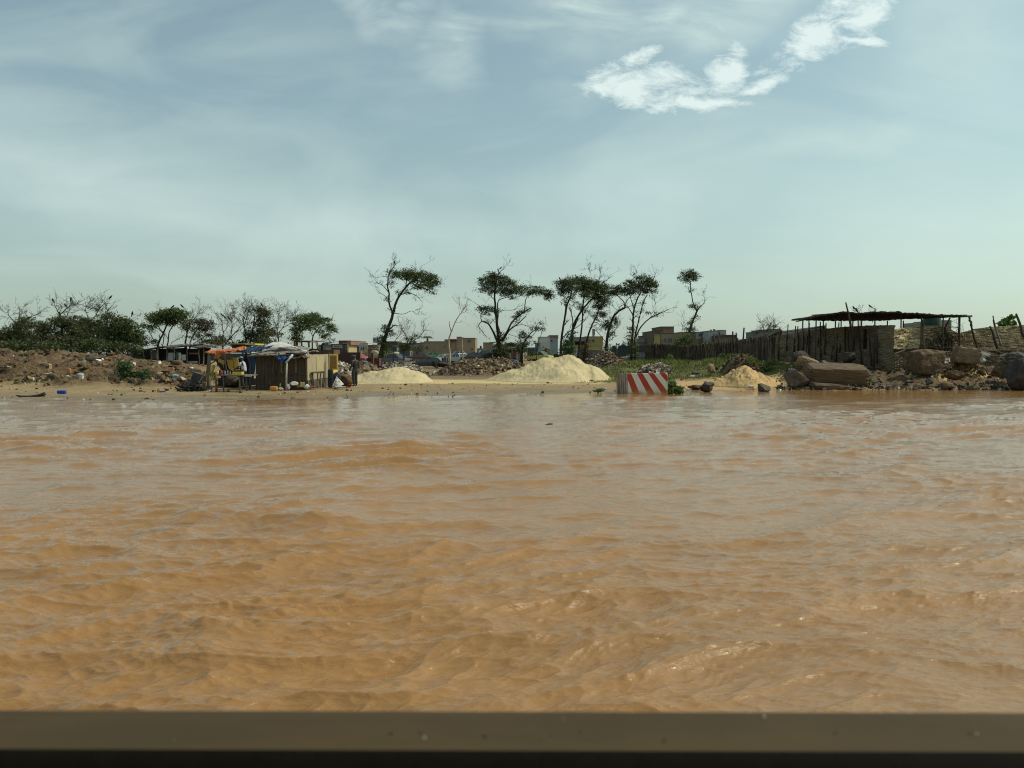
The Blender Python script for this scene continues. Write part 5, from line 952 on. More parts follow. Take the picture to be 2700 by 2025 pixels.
# water tank and wall behind the shelter
b = MB(); n = 20; c_ = at(2457, 850, 60); prof_ = [(0, -.55), (.62, -.5), (.66, -.3), (.66, .25), (.55, .5), (.2, .62), (0, .63)]
V = np.array([(c_.x + r * cos(2 * pi * k / n), 60 + r * sin(2 * pi * k / n), c_.z + h) for r, h in prof_ for k in range(n)]); Fc = np.array([(i * n + k, i * n + (k + 1) % n, (i + 1) * n + (k + 1) % n, (i + 1) * n + k) for i in range(len(prof_) - 1) for k in range(n)])
t = thing('water_tank', c_, 'rounded dark green tank showing above the lit woven fence', 'tank'); np_obj('tank_body', V, Fc, mat('green_plastic', (.008, .045, .028), .4, (.006, .035, .02), 3), t)
b = MB(); b.pbox(2448, 858, 2466, 868, 59.8, 1.2); b.build('stand', pole, t)
t = thing('hut', at(2480, 880, 64), 'plain beige concrete block building behind the right end of the shelter', 'building')
b = MB(); b.pbox(2473, 844, 2509, 900, 64, 4); b.build('wall', mat('beige_render', (.30, .26, .20), .9, (.25, .21, .16), 3), t); b = MB(); b.pbox(2410, 851, 2474, 900, 66, 2); b.build('low_wall', mat('grey_render', (.32, .33, .30), .9, (.25, .25, .22), 3), t)
# ---- stick fence running back on the left of it
sx0, sY0, sx1, sY1 = 1700, 90., 2052, 57.5
t = thing('stick_fence', at(1900, 950, 72), 'long rough fence of brown upright sticks behind the grassy strip', 'fence')
fm = mat('stick_fence_brown', (.13, .10, .07), .95, (.065, .048, .036), 9, .1, bump=.04, bscale=10, stretch=(3, 3, .35), third=((.15, .12, .09), 12, .62))
top = [(1700, 912), (1720, 907), (1760, 909), (1800, 912), (1840, 908), (1880, 906), (1920, 903), (1960, 896), (2000, 890), (2052, 886)]; bot = [(1700, 948), (1780, 950), (1860, 952), (1950, 955), (2052, 962)]
woven('stick_panel', t, top, bot, sx0, sY0, sx1, sY1, fm, 12, nx=420, nz=12, wob=.12)
R = random.Random(12); k = 0
b = MB()
for i in range(300):
    x = 1702 + 348 * (i + R.random()) / 300; Y = line_Y(x, sx0, sY0, sx1, sY1) - .1; yt = np.interp(x, [p[0] for p in top], [p[1] for p in top]) - R.uniform(-2, 3.5); yb = np.interp(x, [p[0] for p in bot], [p[1] for p in bot]); b.tube([at(x + R.gauss(0, 1.2), yt, Y - R.random() * .1), at(x, yb + 2, Y)], R.uniform(.02, .045), 4)
b.build('upright_sticks', mat('brown_sticks', (.21, .16, .115), .95, (.065, .048, .036), 2.2, .1, stretch=(2, 2, .4), contrast=(.45, .55)), t)
SP = [(1932, 874, 1936, 960), (1941, 877, 1944, 950), (1962, 864, 1955, 940), (1898, 875, 1892, 950), (1886, 880, 1870, 930), (1883, 880, 1873, 950), (1890, 880, 1905, 940), (1880, 890, 1868, 952), (1853, 882, 1847, 930), (1862, 895, 1850, 925)]
for i in range(58):
    x = 1704 + (2048 - 1704) * (i + R.uniform(-.3, .3)) / 58; yt = np.interp(x, [p[0] for p in top], [p[1] for p in top]) - R.choice((1, 2, 4, 9)) * R.uniform(.6, 1.2); yb = np.interp(x, [p[0] for p in bot], [p[1] for p in bot]) + 3
    SP.append((x + R.gauss(2, 4), yt, x, yb))
for i, q in enumerate(SP[:80]):
    Y = line_Y(min(max(q[2], 1701), 2051), sx0, sY0, sx1, sY1) - .15; b = MB(); ppole(b, q[0], q[1], q[2], q[3], Y, Y, .085 if i < 10 else .062, i + 50); b.build('post', pole, t, smooth=True)
t = thing('sheet_roof', at(2070, 905, 60), 'dark red brown sagging sheet roof left of the roofed shelter', 'roof')
b = MB(); b.quadp([at(2005, 897, 62), at(2062, 872, 58.5), at(2080, 880, 62), at(2015, 905, 68)], .06); b.build('sheet', mat('brown_sheet', (.09, .05, .04), .85, (.05, .032, .028), 4, bump=.05, bscale=4), t)
b = MB(); b.tube([at(2005, 897, 62), at(2008, 950, 62)], .05); b.build('post', pole, t)
# sign on pole behind the fence
t = thing('small_sign', at(1850, 905, 88), 'small dark square board on a pole behind the stick fence', 'sign')
b = MB(); b.pbox(1847, 879, 1854, 884, 88, .06); b.build('board', mat('dark_board', (.04, .04, .045), .8, (.03, .03, .03), 3), t); b = MB(); b.tube([at(1850.5, 879, 88.1), at(1848, 912, 88.1)], .04); b.build('post', pole, t)
# dark green wall of shade net left of the stick fence
t = thing('net_wall', at(1660, 950, 105), 'dark blue green net wall between the trees left of the stick fence', 'wall')
b = MB(); b.pbox(1615, 911, 1700, 955, 104, .3); b.build('net', mat('green_net', (.045, .058, .055), .9, (.03, .038, .036), 2, stretch=(1, 1, .4)), t)
# ------------------------------------------------------------------ roadside workshop on the left shore
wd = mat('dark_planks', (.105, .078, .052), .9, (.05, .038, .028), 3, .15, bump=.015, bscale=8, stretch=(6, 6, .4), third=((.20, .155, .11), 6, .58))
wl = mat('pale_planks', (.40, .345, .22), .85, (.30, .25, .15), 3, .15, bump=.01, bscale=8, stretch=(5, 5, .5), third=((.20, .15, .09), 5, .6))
wg = mat('grey_wood', (.20, .175, .13), .9, (.12, .10, .075), 4, .15, bump=.01, bscale=10, stretch=(3, 3, .4))
blk = mat('oily_black', (.018, .015, .013), .6, (.035, .028, .022), 6, .3)
blue = mat('blue_tarp', (.022, .10, .26), .5, (.012, .06, .17), 5, .4, bump=.04, bscale=7)
orng = mat('orange_tarp', (.50, .16, .055), .6, (.36, .10, .035), 6, .3, bump=.04, bscale=7)
wht = mat('white_tarp', (.62, .60, .52), .6, (.50, .47, .40), 5, .3, bump=.04, bscale=7)
yel = mat('yellow_paint', (.78, .56, .12), .55, (.62, .42, .09), 4, .4, third=((.18, .10, .04), 7, .60))
oliv = mat('olive_panel', (.48, .36, .10), .7, (.34, .25, .08), 4, .3, third=((.12, .08, .03), 6, .6))
rust = mat('rusty_frame', (.16, .09, .05), .85, (.09, .055, .035), 5, .2, third=((.30, .22, .11), 6, .6))
def cloth(name, parent, quad, m, seed, nx=26, ny=14, sag=.12, rip=.05, th=.012, tear=None):
    "draped sheet through 4 photo corners (px,py,Y): a b on one edge, d c on the other"
    a, b_, c, d = [at(*q) for q in quad]; V = []
    for i in range(nx):
        for k in range(ny):
            u, v = i / (nx - 1), k / (ny - 1); p = a.lerp(b_, u).lerp(d.lerp(c, u), v)
            p.z += -sag * 4 * u * (1 - u) * .5 + rip * float(vnoise(u * 5, v * 4, seed)) * 2 + rip * float(vnoise(u * 14, v * 9, seed + 2)); p.y += rip * 2 * float(vnoise(u * 6 + 9, v * 3, seed)); V.append(p[:])
    V = np.array(V); Fc = grid_faces(nx, ny)
    o = np_obj(name, V, Fc, m, parent, smooth=True); s_ = o.modifiers.new('thickness', 'SOLIDIFY'); s_.thickness = th; return o
# hut
HX = at(810, 1028, 38.6); t = thing('plank_hut', at(742, 1028, 39), 'dark wooden plank hut with a pale right wall and patched sheet roof', 'hut')
A = at(676, 1028, 38.6); Bc = at(809, 1028, 38.6); zg = gz1(Bc.x, 38.6); ztop = at(740, 936, 38.6).z; xr2 = at(869, 1000, 42.4).x
b = MB(); R = random.Random(5); x = A.x; i = 0
while x < Bc.x - .02:
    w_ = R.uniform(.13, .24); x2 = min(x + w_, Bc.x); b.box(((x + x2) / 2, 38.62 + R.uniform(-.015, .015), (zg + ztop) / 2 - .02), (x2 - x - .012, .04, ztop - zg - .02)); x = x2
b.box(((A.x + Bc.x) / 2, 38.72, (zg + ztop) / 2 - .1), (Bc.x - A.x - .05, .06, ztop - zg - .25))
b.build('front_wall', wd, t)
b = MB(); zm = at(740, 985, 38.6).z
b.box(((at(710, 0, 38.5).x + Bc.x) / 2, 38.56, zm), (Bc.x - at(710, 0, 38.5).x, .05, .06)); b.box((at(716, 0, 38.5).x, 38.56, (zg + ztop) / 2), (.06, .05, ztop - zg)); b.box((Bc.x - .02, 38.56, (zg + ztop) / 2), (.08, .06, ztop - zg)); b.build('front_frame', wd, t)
b = MB(); b.box((at(729, 0, 38.5).x, 38.57, zm + .42), (.09, .03, .76)); b.build('pale_strip', wg, t); b = MB(); b.box((at(763, 0, 38.5).x + .1, 38.57, zm + .4), (.07, .03, .7)); b.build('pale_strip', wg, t)
# right wall: runs back from the corner; pale sheets above, loose planks below
zr = at(840, 932, 40).z; zl = at(840, 1000, 40.5).z
def rw(u, z): return Vector((Bc.x + .03 + (xr2 - Bc.x) * u, 38.65 + 3.9 * u, z))
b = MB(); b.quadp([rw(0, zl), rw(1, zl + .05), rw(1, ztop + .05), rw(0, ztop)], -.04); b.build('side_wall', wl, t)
b = MB(); b.quadp([rw(.36, zl + .42) + Vector((.02, 0, 0)), rw(.68, zl + .42) + Vector((.02, 0, 0)), rw(.68, ztop - .1) + Vector((.02, 0, 0)), rw(.36, ztop - .1) + Vector((.02, 0, 0))], -.035)
sh = b.build('shutter', mat('shutter_wood', (.44, .38, .22), .8, (.36, .30, .17), 4), t)
b = MB(); b.quadp([rw(.34, zl + .36) + Vector((.03, 0, 0)), rw(.70, zl + .36) + Vector((.03, 0, 0)), rw(.70, zl + .42) + Vector((.03, 0, 0)), rw(.34, zl + .42) + Vector((.03, 0, 0))], -.08); b.build('sill', wd, sh)
b = MB()
for k in range(13):
    u = .03 + k / 13 * .95; b.quadp([rw(u, zg), rw(u + .05, zg), rw(u + .05 + R.uniform(-.01, .01), zl), rw(u, zl)], -.04)
b.build('side_planks', wg, t)
b = MB(); b.box(((A.x + Bc.x) / 2, 42.5, (zg + ztop) / 2), (Bc.x - A.x, .05, ztop - zg)); b.box((A.x + .02, 40.55, (zg + ztop) / 2), (.05, 3.85, ztop - zg - .04)); b.build('rear_walls', wd, t)
# roof sheets
ro = mat('grey_roof_sheet', (.28, .25, .20), .8, (.16, .14, .115), 4, .3, bump=.03, bscale=8, third=((.10, .08, .065), 5, .58))
cloth('roof_sheet', t, [(652, 939, 38.2), (806, 931, 38.1), (820, 918, 41.5), (722, 914, 42.2)], ro, 3, sag=-.1, rip=.05, th=.03)
cloth('roof_sheet', t, [(770, 946, 38.0), (818, 942, 38.2), (812, 926, 39.6), (752, 932, 39.5)], ro, 13, sag=-.05, rip=.06, th=.03)
b = MB(); b.tube([at(652, 940, 38.15), at(730, 937, 38.1), at(808, 932, 38.1)], .035, 5); b.build('roof_edge', wd, t)
# white sheet over the roof
o = cloth('white_sheet', None, [(690, 917, 39.4), (746, 902, 40.6), (800, 924, 38.7), (744, 917, 38.8)], wht, 23, sag=-.25, rip=.03, th=.02)
tag(o, 'cream white plastic sheet draped over the peak of the hut roof', 'plastic sheet')
b = MB(); b.tube([at(712, 914, 39.6), at(780, 924, 39), at(803, 926, 38.6), at(811, 945, 38.3)], .035, 6); b.tube([at(786, 921, 38.9), at(808, 927, 38.6)], .05, 6)
tag(b.build('white_pipe', mat('white_plastic', (.68, .67, .62), .5, (.55, .54, .5), 4), smooth=True), 'thin white bent pipe lying along the right edge of the hut roof', 'pipe')
b = MB()
for k in range(9): P_ = at(812 + k * 3.4, 929 - 2.5 * sin(k / 8 * pi) - k * .3, 40.5); b.box(P_, (.07, .07, .05), k)
tag(b.build('ribbed_hose', mat('cream_plastic', (.6, .57, .48), .6, (.5, .46, .38), 4)), 'short ribbed cream hose lying on top of the pale side wall', 'hose')
# blue tarp flap over the front
o = cloth('blue_tarp', None, [(722, 937, 37.9), (771, 935, 37.8), (768, 946, 37.7), (742, 951, 37.8)], blue, 31, sag=.18, rip=.09); tag(o, 'crumpled blue tarp flap hanging over the hut front', 'tarp')
t2 = thing('post', at(755, 1029, 37.9), 'thin pale pole holding up the blue flap in front of the hut', 'pole')
b = MB(); b.tube([at(755, 1029, 37.9), at(755, 990, 37.85), at(756, 957, 37.8)], .045, 7); b.build('pole', mat('pale_pole', (.42, .41, .36), .7, (.33, .31, .26), 4), t2, smooth=True)
b = MB(); b.tube([at(754, 957, 37.7), at(772, 935, 37.7)], .05, 7); b.build('white_tube', MC['white_plastic'], t2, smooth=True)
# canopy in front of the workbench
t = thing('work_canopy', at(600, 1028, 39.5), 'lean to canopy of orange and dark blue tarps left of the hut', 'canopy')
cloth('orange_tarp', t, [(541, 928, 39.0), (600, 930, 38.8), (648, 915, 40.3), (560, 922, 41.2)], orng, 41, sag=.05, rip=.05)
cloth('orange_tarp', t, [(541, 928, 38.9), (640, 921, 38.9), (612, 929, 38.7), (548, 933, 38.8)], orng, 43, nx=30, ny=8, sag=.05, rip=.05)
cloth('hanging_flap', t, [(570, 925, 38.75), (598, 925, 38.75), (572, 947, 38.7), (564, 946, 38.7)], orng, 44, sag=0, rip=.04)
cloth('orange_tarp', t, [(626, 922, 38.8), (650, 921, 38.7), (648, 914, 38.9), (630, 919, 38.9)], mat('pale_orange_tarp', (.62, .27, .13), .6, (.5, .2, .09), 5), 46, nx=12, ny=8, rip=.05)
cloth('blue_tarp', t, [(640, 931, 38.6), (694, 922, 38.6), (722, 911, 39.4), (648, 915, 39.0)], mat('dark_blue_tarp', (.008, .038, .09), .5, (.005, .025, .06), 5, .4, bump=.04, bscale=7), 45, sag=.06, rip=.05)
cloth('red_cloth', t, [(645, 932, 38.9), (665, 930, 38.9), (660, 940, 38.9), (647, 940, 38.9)], mat('red_cloth', (.20, .02, .02), .8, (.12, .015, .015), 5), 47, nx=10, ny=8, rip=.03)
cloth('blue_curtain', t, [(654, 941, 38.8), (676, 940, 38.8), (668, 1001, 38.8), (660, 998, 38.8)], blue, 48, nx=14, ny=26, sag=0, rip=.05)
cloth('blue_curtain', t, [(650, 938, 38.9), (674, 936, 38.9), (675, 950, 38.9), (652, 946, 38.9)], blue, 49, nx=12, ny=8, sag=0, rip=.05)
for i, (x0, y0, x1, y1, Y, r) in enumerate(((553, 930, 548, 1027, 38.9, .12), (660, 940, 659, 1030, 38.4, .05), (592, 928, 600, 1020, 41, .05), (640, 920, 640, 1010, 41.5, .05), (676, 945, 676, 1026, 38.7, .05))):
    b = MB(); ppole(b, x0, y0, x1, y1, Y, Y, r, i + 90); b.build('post', wg if i == 0 else wd, t, smooth=True)
b = MB(); b.tube([at(541, 930, 39), at(600, 927, 38.9), at(690, 925, 38.7)], .04, 6); b.tube([at(548, 963, 38.9), at(575, 948, 38.9)], .03, 5); b.build('ridge_pole', wd, t)
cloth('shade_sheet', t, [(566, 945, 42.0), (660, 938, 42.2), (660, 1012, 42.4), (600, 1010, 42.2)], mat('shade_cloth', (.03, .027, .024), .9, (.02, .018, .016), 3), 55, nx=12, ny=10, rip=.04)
# yellow machine under the canopy
t = thing('digger', at(600, 1022, 40.6), 'rusting yellow digger stripped for parts under the canopy', 'digger')
b = MB(); b.pbox(575, 1000, 650, 1018, 40.4, 1.6); b.pbox(583, 962, 606, 1002, 41.2, .9); b.build('chassis', blk, t)
for k, q in enumerate((((574, 946), (591, 950), (589, 973), (580, 972)), ((597, 948), (611, 950), (615, 979), (603, 972)), ((606, 944), (616, 943), (631, 973), (616, 977)))):
    b = MB(); Yk = 40.2 + .1 * k; b.quadp([at(q[3][0], q[3][1], Yk), at(q[2][0], q[2][1], Yk), at(q[1][0], q[1][1], Yk), at(q[0][0], q[0][1], Yk)], -.06); b.build('body_panel', (yel, yel, oliv)[k], t)
b = MB(); b.quadp([at(620, 977, 40.3), at(632, 976, 40.3), at(626, 943, 40.3), at(614, 944, 40.3)], -.05); b.build('body_panel', yel, t)
b = MB(); b.tube([at(563, 962, 40), at(560, 975, 40), at(556, 990, 40), at(559, 998, 40)], .09, 8); b.tube([at(557, 985, 39.9), at(563, 968, 39.9)], .04, 6); b.tube([at(552, 1000, 40), at(561, 995, 40)], .12, 8); b.build('boom', yel, t, smooth=True)
b = MB(); b.pbox(577, 976, 598, 990, 40.3, .5); b.pbox(600, 978, 622, 984, 40.4, .4); b.tube([at(576, 960, 40.2), at(584, 966, 40), at(590, 985, 40)], .10, 8); b.build('engine', blk, t)
b = MB(); b.tube([at(597, 1003, 40.2), at(628, 1003, 40.6)], .28, 12); b.build('roller', mat('muddy_rubber', (.12, .09, .06), .9, (.07, .055, .04), 4), t, smooth=True)
b = MB(); b.pbox(612, 906, 640, 930, 41.8, 1.2); b.build('cab', mat('dark_cab', (.04, .03, .025), .8, (.06, .045, .03), 4), t)
b = MB(); b.tube([at(641, 909, 41.7), at(641, 919, 41.7), at(673, 919, 41.7), at(673, 909, 41.7)], .05, 6); b.build('cab_frame', oliv, t)
b = MB(); b.pbox(607, 905, 645, 908, 41.4, 1.5); b.build('cab_roof', oliv, t); b = MB(); b.pbox(645.5, 905.5, 673, 909.5, 41.4, 1.5); b.build('cab_roof', mat('bright_yellow', (.62, .50, .08), .5, (.5, .38, .06), 4), t)
# slab seat and black scrap on the ground
t = thing('car_seat', at(518, 1015, 38.4), 'tipped dark bench seat with a worn brown top on the scrap heap', 'seat')
b = MB(); b.quadp([at(500, 1008, 38.5), at(524, 1012, 38.2), at(533, 988, 38.4), at(510, 981, 38.6)], -.25); b.build('cushion', blk, t)
b = MB(); b.quadp([at(510, 981.5, 38.6), at(533, 988, 38.4), at(529, 975, 39.1), at(502, 972, 39.2)], -.12); b.build('back', mat('worn_brown', (.17, .13, .08), .9, (.11, .085, .055), 4), t)
b = MB(); b.tube([at(523, 1012, 38.1), at(538, 985, 38.2), at(541, 979, 38.2)], .03, 6); b.build('tube_frame', wg, t)
t = thing('tan_box', at(537, 1024, 38.8), 'tan folded card beside the big grey post of the canopy', 'card')
b = MB(); b.quadp([at(528, 1007, 38.7), at(545, 1008, 38.6), at(544, 1024, 38.6), at(536, 1024, 38.7)], -.06); b.quadp([at(533, 1006, 38.8), at(544, 1007, 38.7), at(546, 985, 38.8), at(543, 985, 38.8)], -.05); b.build('sheet', mat('tan_card', (.36, .27, .14), .9, (.28, .2, .1), 3), t)
t = thing('scrap_heap', at(505, 1030, 37.6), 'black tangled heap of scrap and burnt branches left of the canopy', 'scrap heap')
b = MB(); R = random.Random(31)
for k in range(150):
    x = R.triangular(470, 545, 505); y = 1033 - R.random() ** 1.5 * (22 - abs(x - 505) * .35); Y = R.uniform(37, 38.6); p = at(x, y, Y); p.z = max(p.z, gz1(p.x, p.y)); d_ = Vector((R.gauss(0, 1), R.gauss(0, .6), R.gauss(0, .5))).normalized() * R.uniform(.08, .42)
    b.tube([p - d_, p + Vector((0, 0, R.uniform(-.04, .06))), p + d_], R.uniform(.015, .05), 5)
for k in range(30):
    x = R.triangular(478, 540, 508); p = at(x, R.uniform(1018, 1030), R.uniform(37.4, 38.4)); b.box(p, (R.uniform(.1, .35), R.uniform(.1, .3), R.uniform(.08, .2)), R.random() * 3, (R.gauss(0, .4), R.gauss(0, .4)))
b.tube([at(468, 1002, 38.2), at(480, 1003, 38.2), at(497, 1012, 38), at(510, 1018, 38)], .05, 6)
b.tube([at(472, 1034, 37.3), at(476, 1020, 37.4), at(478, 1008, 37.5)], .02, 5)
b.build('scrap', blk, t)
b = MB(); b.box(at(529, 1017, 37.6), (.1, .1, .12), .4); b.box(at(513, 1013, 37.8), (.14, .1, .06), .8, (.3, .2)); b.build('metal_bit', mat('dull_steel', (.45, .45, .43), .4, (.3, .3, .28), 5, metal=.5), t)
# workbench
t = thing('workbench', at(608, 1032, 37), 'rough wooden workbench on thin legs under the orange canopy', 'table')
b = MB(); b.box(((at(567, 0, 36.6).x + at(650, 0, 36.6).x) / 2, 36.9, at(600, 989.5, 36.5).z), (at(650, 0, 36.6).x - at(566, 0, 36.6).x, 1.0, .05)); b.build('top', wg, t)
b = MB(); b.box((at(641, 0, 36.4).x, 36.36, at(641, 990.5, 36.36).z), (.32, .03, .09)); b.build('pale_edge', mat('pale_edge', (.55, .50, .36), .8, (.45, .4, .3), 4), t)
for i, (x0, x1, yb, Y) in enumerate(((570, 571, 1035, 36.5), (589, 590, 1034, 36.9), (631, 633, 1035, 36.5), (648, 651, 1031, 37.3))):
    b = MB(); b.tube([at(x0, 990, Y), at(x1, yb, Y)], [.04, .035] if i else [.06, .05], 6); b.build('leg', wg if i else rust, t, smooth=True)
b = MB(); b.tube([at(596, 1012, 37.2), at(620, 995, 37.1), at(632, 992, 37.1)], .022, 5); b.build('brace', wd, t)
# things on the bench
zb = at(600, 989.5, 36.5).z + .027
def jug(name, label, px, Y, w_, h_, m, cap, mcap, group='bottles and cans standing on the workbench'):
    p = at(px, 985, Y); t = thing(name, (p.x, Y, zb), label, 'bottle', group); n = 12
    pr = [(.0, 0), (.48, .01), (.5, .08), (.5, .62), (.40, .74), (.17, .84), (.15, .96), (0, .965)]
    V = np.array([(p.x + r * w_ * cos(2 * pi * k / n), Y + r * w_ * .7 * sin(2 * pi * k / n), zb + z * h_) for r, z in pr for k in range(n)])
    np_obj('bottle_body', V, np.array([(i * n + k, i * n + (k + 1) % n, (i + 1) * n + (k + 1) % n, (i + 1) * n + k) for i in range(len(pr) - 1) for k in range(n)]), m, t)
    b = MB(); b.tube([Vector((p.x, Y, zb + .95 * h_)), Vector((p.x, Y, zb + h_ * 1.04))], w_ * .17, 8); b.build('cap', mcap, t, smooth=True)
yj = mat('yellow_plastic', (.55, .50, .10), .5, (.45, .4, .08), 4); rj = mat('red_plastic', (.36, .03, .03), .45, (.26, .02, .02), 4); gj = mat('clear_grey_plastic', (.25, .25, .23), .4, (.15, .15, .14), 5)
jug('oil_bottle', 'yellow green plastic bottle at the left end of the bench', 574, 36.6, .13, .22, yj, 0, wht); jug('oil_bottle', 'red plastic bottle beside the yellow green one on the bench', 584, 36.6, .16, .20, rj, 0, wht)
jug('oil_bottle', 'dull grey bottle right next to the red bottle', 593, 36.6, .09, .20, gj, 0, blk); jug('oil_bottle', 'grey bottle in the middle of the bench row', 600, 36.7, .08, .22, gj, 0, rj); jug('oil_bottle', 'last small grey bottle left of the yellow crate', 607, 36.6, .08, .17, gj, 0, blk)
t = thing('crate', at(628, 990, 36.7), 'open yellow plastic crate at the right end of the bench', 'crate'); p = at(628, 989, 36.7); cy_ = mat('crate_yellow', (.62, .48, .07), .5, (.5, .38, .05), 5)
b = MB(); W_, D_ = .44, .32
for sx, sy, dx, dy in ((0, -1, W_, .02), (0, 1, W_, .02), (-1, 0, .02, D_), (1, 0, .02, D_)): b.box((p.x + sx * (W_ / 2 - .01), 36.7 + sy * (D_ / 2 - .01) , zb + .07), (dx, dy if dy != .02 else .02, .14) if dx != .02 else (.02, D_ - .042, .14))
b.box((p.x, 36.7, zb + .012), (W_ - .045, D_ - .045, .02)); b.build('crate_box', cy_, t)
b = MB(); b.box((p.x, 36.7, zb + .12), (.3, .2, .08)); b.build('contents', blk, t)
# people: one skinned body, clothing and cap as children
def person(label, Y, px, foot_py, hgt, face, J, skin, garments, group=None, hatc=None):
    "J: joints in units of height, x to the figure's front, y to its left; face = heading angle"
    p0 = at(px, foot_py, Y); base = Vector((p0.x, Y, p0.z)); t = thing('person', base, label, 'person', group)
    Rm = Matrix.Rotation(face, 3, 'Z')
    def W(q): return base + (Rm @ Vector(q)) * hgt
    names = list(J); idx = {n_: i for i, n_ in enumerate(names)}
    E = [('pelvis', 'spine'), ('spine', 'chest'), ('chest', 'neck'), ('neck', 'head'), ('head', 'crown')]
    for s_ in 'lr': E += [('chest', 'sh' + s_), ('sh' + s_, 'el' + s_), ('el' + s_, 'wr' + s_), ('wr' + s_, 'pm' + s_), ('pelvis', 'hp' + s_), ('hp' + s_, 'kn' + s_), ('kn' + s_, 'an' + s_), ('an' + s_, 'toe' + s_)]
    RAD = dict(pelvis=.078, spine=.070, chest=.082, neck=.032, head=.056, crown=.048, sh=.042, el=.028, wr=.019, pm=.022, hp=.055, kn=.038, an=.024, toe=.022)
    rad = [RAD.get(n_, RAD.get(n_[:-1], .03)) * hgt for n_ in names]
    vs = [W(J[n_]) - base for n_ in names]; es = [(idx[a], idx[b]) for a, b in E]
    for s_ in 'lr':   # four fingers and a thumb
        w0 = Vector(J['pm' + s_]); d = (w0 - Vector(J['wr' + s_])).normalized(); sd = d.cross(Vector((0, 0, 1))); sd = sd.normalized() if sd.length > .2 else Vector((1, 0, 0))
        for k, (o_, L_) in enumerate(((-.012, .032), (-.004, .038), (.005, .037), (.013, .030), (-.020, .018))):
            m_ = w0 + sd * o_ + d * L_ * .5; e_ = w0 + sd * o_ * 1.1 + d * L_ + Vector((.004, 0, -.006)); i0 = len(vs); vs += [W(m_) - base, W(e_) - base]; rad += [.0058 * hgt, .0048 * hgt]; es += [(idx['pm' + s_] if k < 4 else idx['wr' + s_], i0), (i0, i0 + 1)]
    me = bpy.data.meshes.new('body'); me.from_pydata([v[:] for v in vs], es, []); me.materials.append(skin)
    o = link('body', me, t); sk = o.modifiers.new('skin', 'SKIN'); sk.use_smooth_shade = True
    lay = me.skin_vertices[0] if me.skin_vertices else None
    if lay is None:
        bpy.context.view_layer.objects.active = o
    for i, r_ in enumerate(rad): me.skin_vertices[0].data[i].radius = (r_, r_ * (.72 if names[i] in ('chest', 'spine', 'pelvis') else 1) if i < len(names) else r_)
    me.skin_vertices[0].data[idx['pelvis']].use_root = True
    sb = o.modifiers.new('sub', 'SUBSURF'); sb.levels = 1; sb.render_levels = 1
    # face: nose, brow and ears on the head
    hd = Vector(J['head']); b = MB(); fx = (Vector(J.get('look', (1, 0, 0)))).normalized(); sdv = Vector((-fx.y, fx.x, 0))
    b.tube([W(hd + fx * .050 + Vector((0, 0, .022))), W(hd + fx * .066 + Vector((0, 0, -.004))), W(hd + fx * .052 + Vector((0, 0, -.010)))], [.006 * hgt, .012 * hgt, .006 * hgt], 6)
    for s_ in (-1, 1): b.tube([W(hd + sdv * s_ * .052 + Vector((0, 0, .012))), W(hd + sdv * s_ * .058 + Vector((0, 0, -.012)))], .010 * hgt, 6)
    b.build('face', skin, t, smooth=True)
    for nm, chain, rr, m in garments:
        b = MB()
        for c_ in chain:
            pts = []; rs = []
            for a, u, b_, r_ in c_: pts.append(W(Vector(J[a]).lerp(Vector(J[b_]), u))); rs.append(r_ * hgt)
            b.tube(pts, rs, 12)
        g = b.build(nm, m, t, smooth=True); g.modifiers.new('sub', 'SUBSURF').render_levels = 1
    return t, W
def lg(s_, r0=.060, r1=.040): return [('hp' + s_, -.15, 'kn' + s_, r0), ('hp' + s_, .4, 'kn' + s_, r0 * .92), ('kn' + s_, 0, 'an' + s_, .046), ('kn' + s_, .6, 'an' + s_, .043), ('kn' + s_, .95, 'an' + s_, r1)]
def sl(s_, end): return [('sh' + s_, -.1, 'el' + s_, .044), ('sh' + s_, .5, 'el' + s_, .042), ('sh' + s_, end, 'el' + s_, .040)]
torso = [('pelvis', -.1, 'spine', .082), ('pelvis', .5, 'spine', .080), ('spine', .4, 'chest', .084), ('chest', 0, 'neck', .088), ('chest', .55, 'neck', .070), ('chest', .9, 'neck', .042)]
dsk = mat('dark_skin', (.045, .026, .017), .5, (.035, .02, .013), 8, .4)
J1 = dict(pelvis=(0, 0, .52), spine=(.01, 0, .62), chest=(.04, 0, .74), neck=(.07, 0, .845), head=(.10, 0, .915), crown=(.10, 0, .965), shl=(.045, .10, .80), ell=(.12, .13, .67), wrl=(.26, .08, .60), pml=(.31, .06, .585), shr=(.045, -.10, .80), elr=(.10, -.14, .66), wrr=(.25, -.08, .61), pmr=(.30, -.06, .60),
          hpl=(0, .055, .50), knl=(.05, .06, .28), anl=(-.01, .06, .045), toel=(.08, .07, .02), hpr=(0, -.055, .50), knr=(.0, -.06, .28), anr=(-.05, -.06, .045), toer=(.04, -.07, .02))
t, W = person('person in white tee shirt and pale blue cap working at the bench under the canopy', 38.0, 645, 1024, 1.62, pi * .93, J1, dsk,
  [('shirt', [torso, sl('l', .95), sl('r', .95)], 1, mat('white_shirt', (.50, .51, .54), .9, (.42, .42, .46), 5)), ('trousers', [lg('l'), lg('r'), [('pelvis', -.55, 'spine', .06), ('pelvis', 0, 'spine', .083), ('pelvis', .2, 'spine', .08)]], 1, mat('dark_trousers', (.035, .035, .045), .9, (.05, .05, .06), 5))])
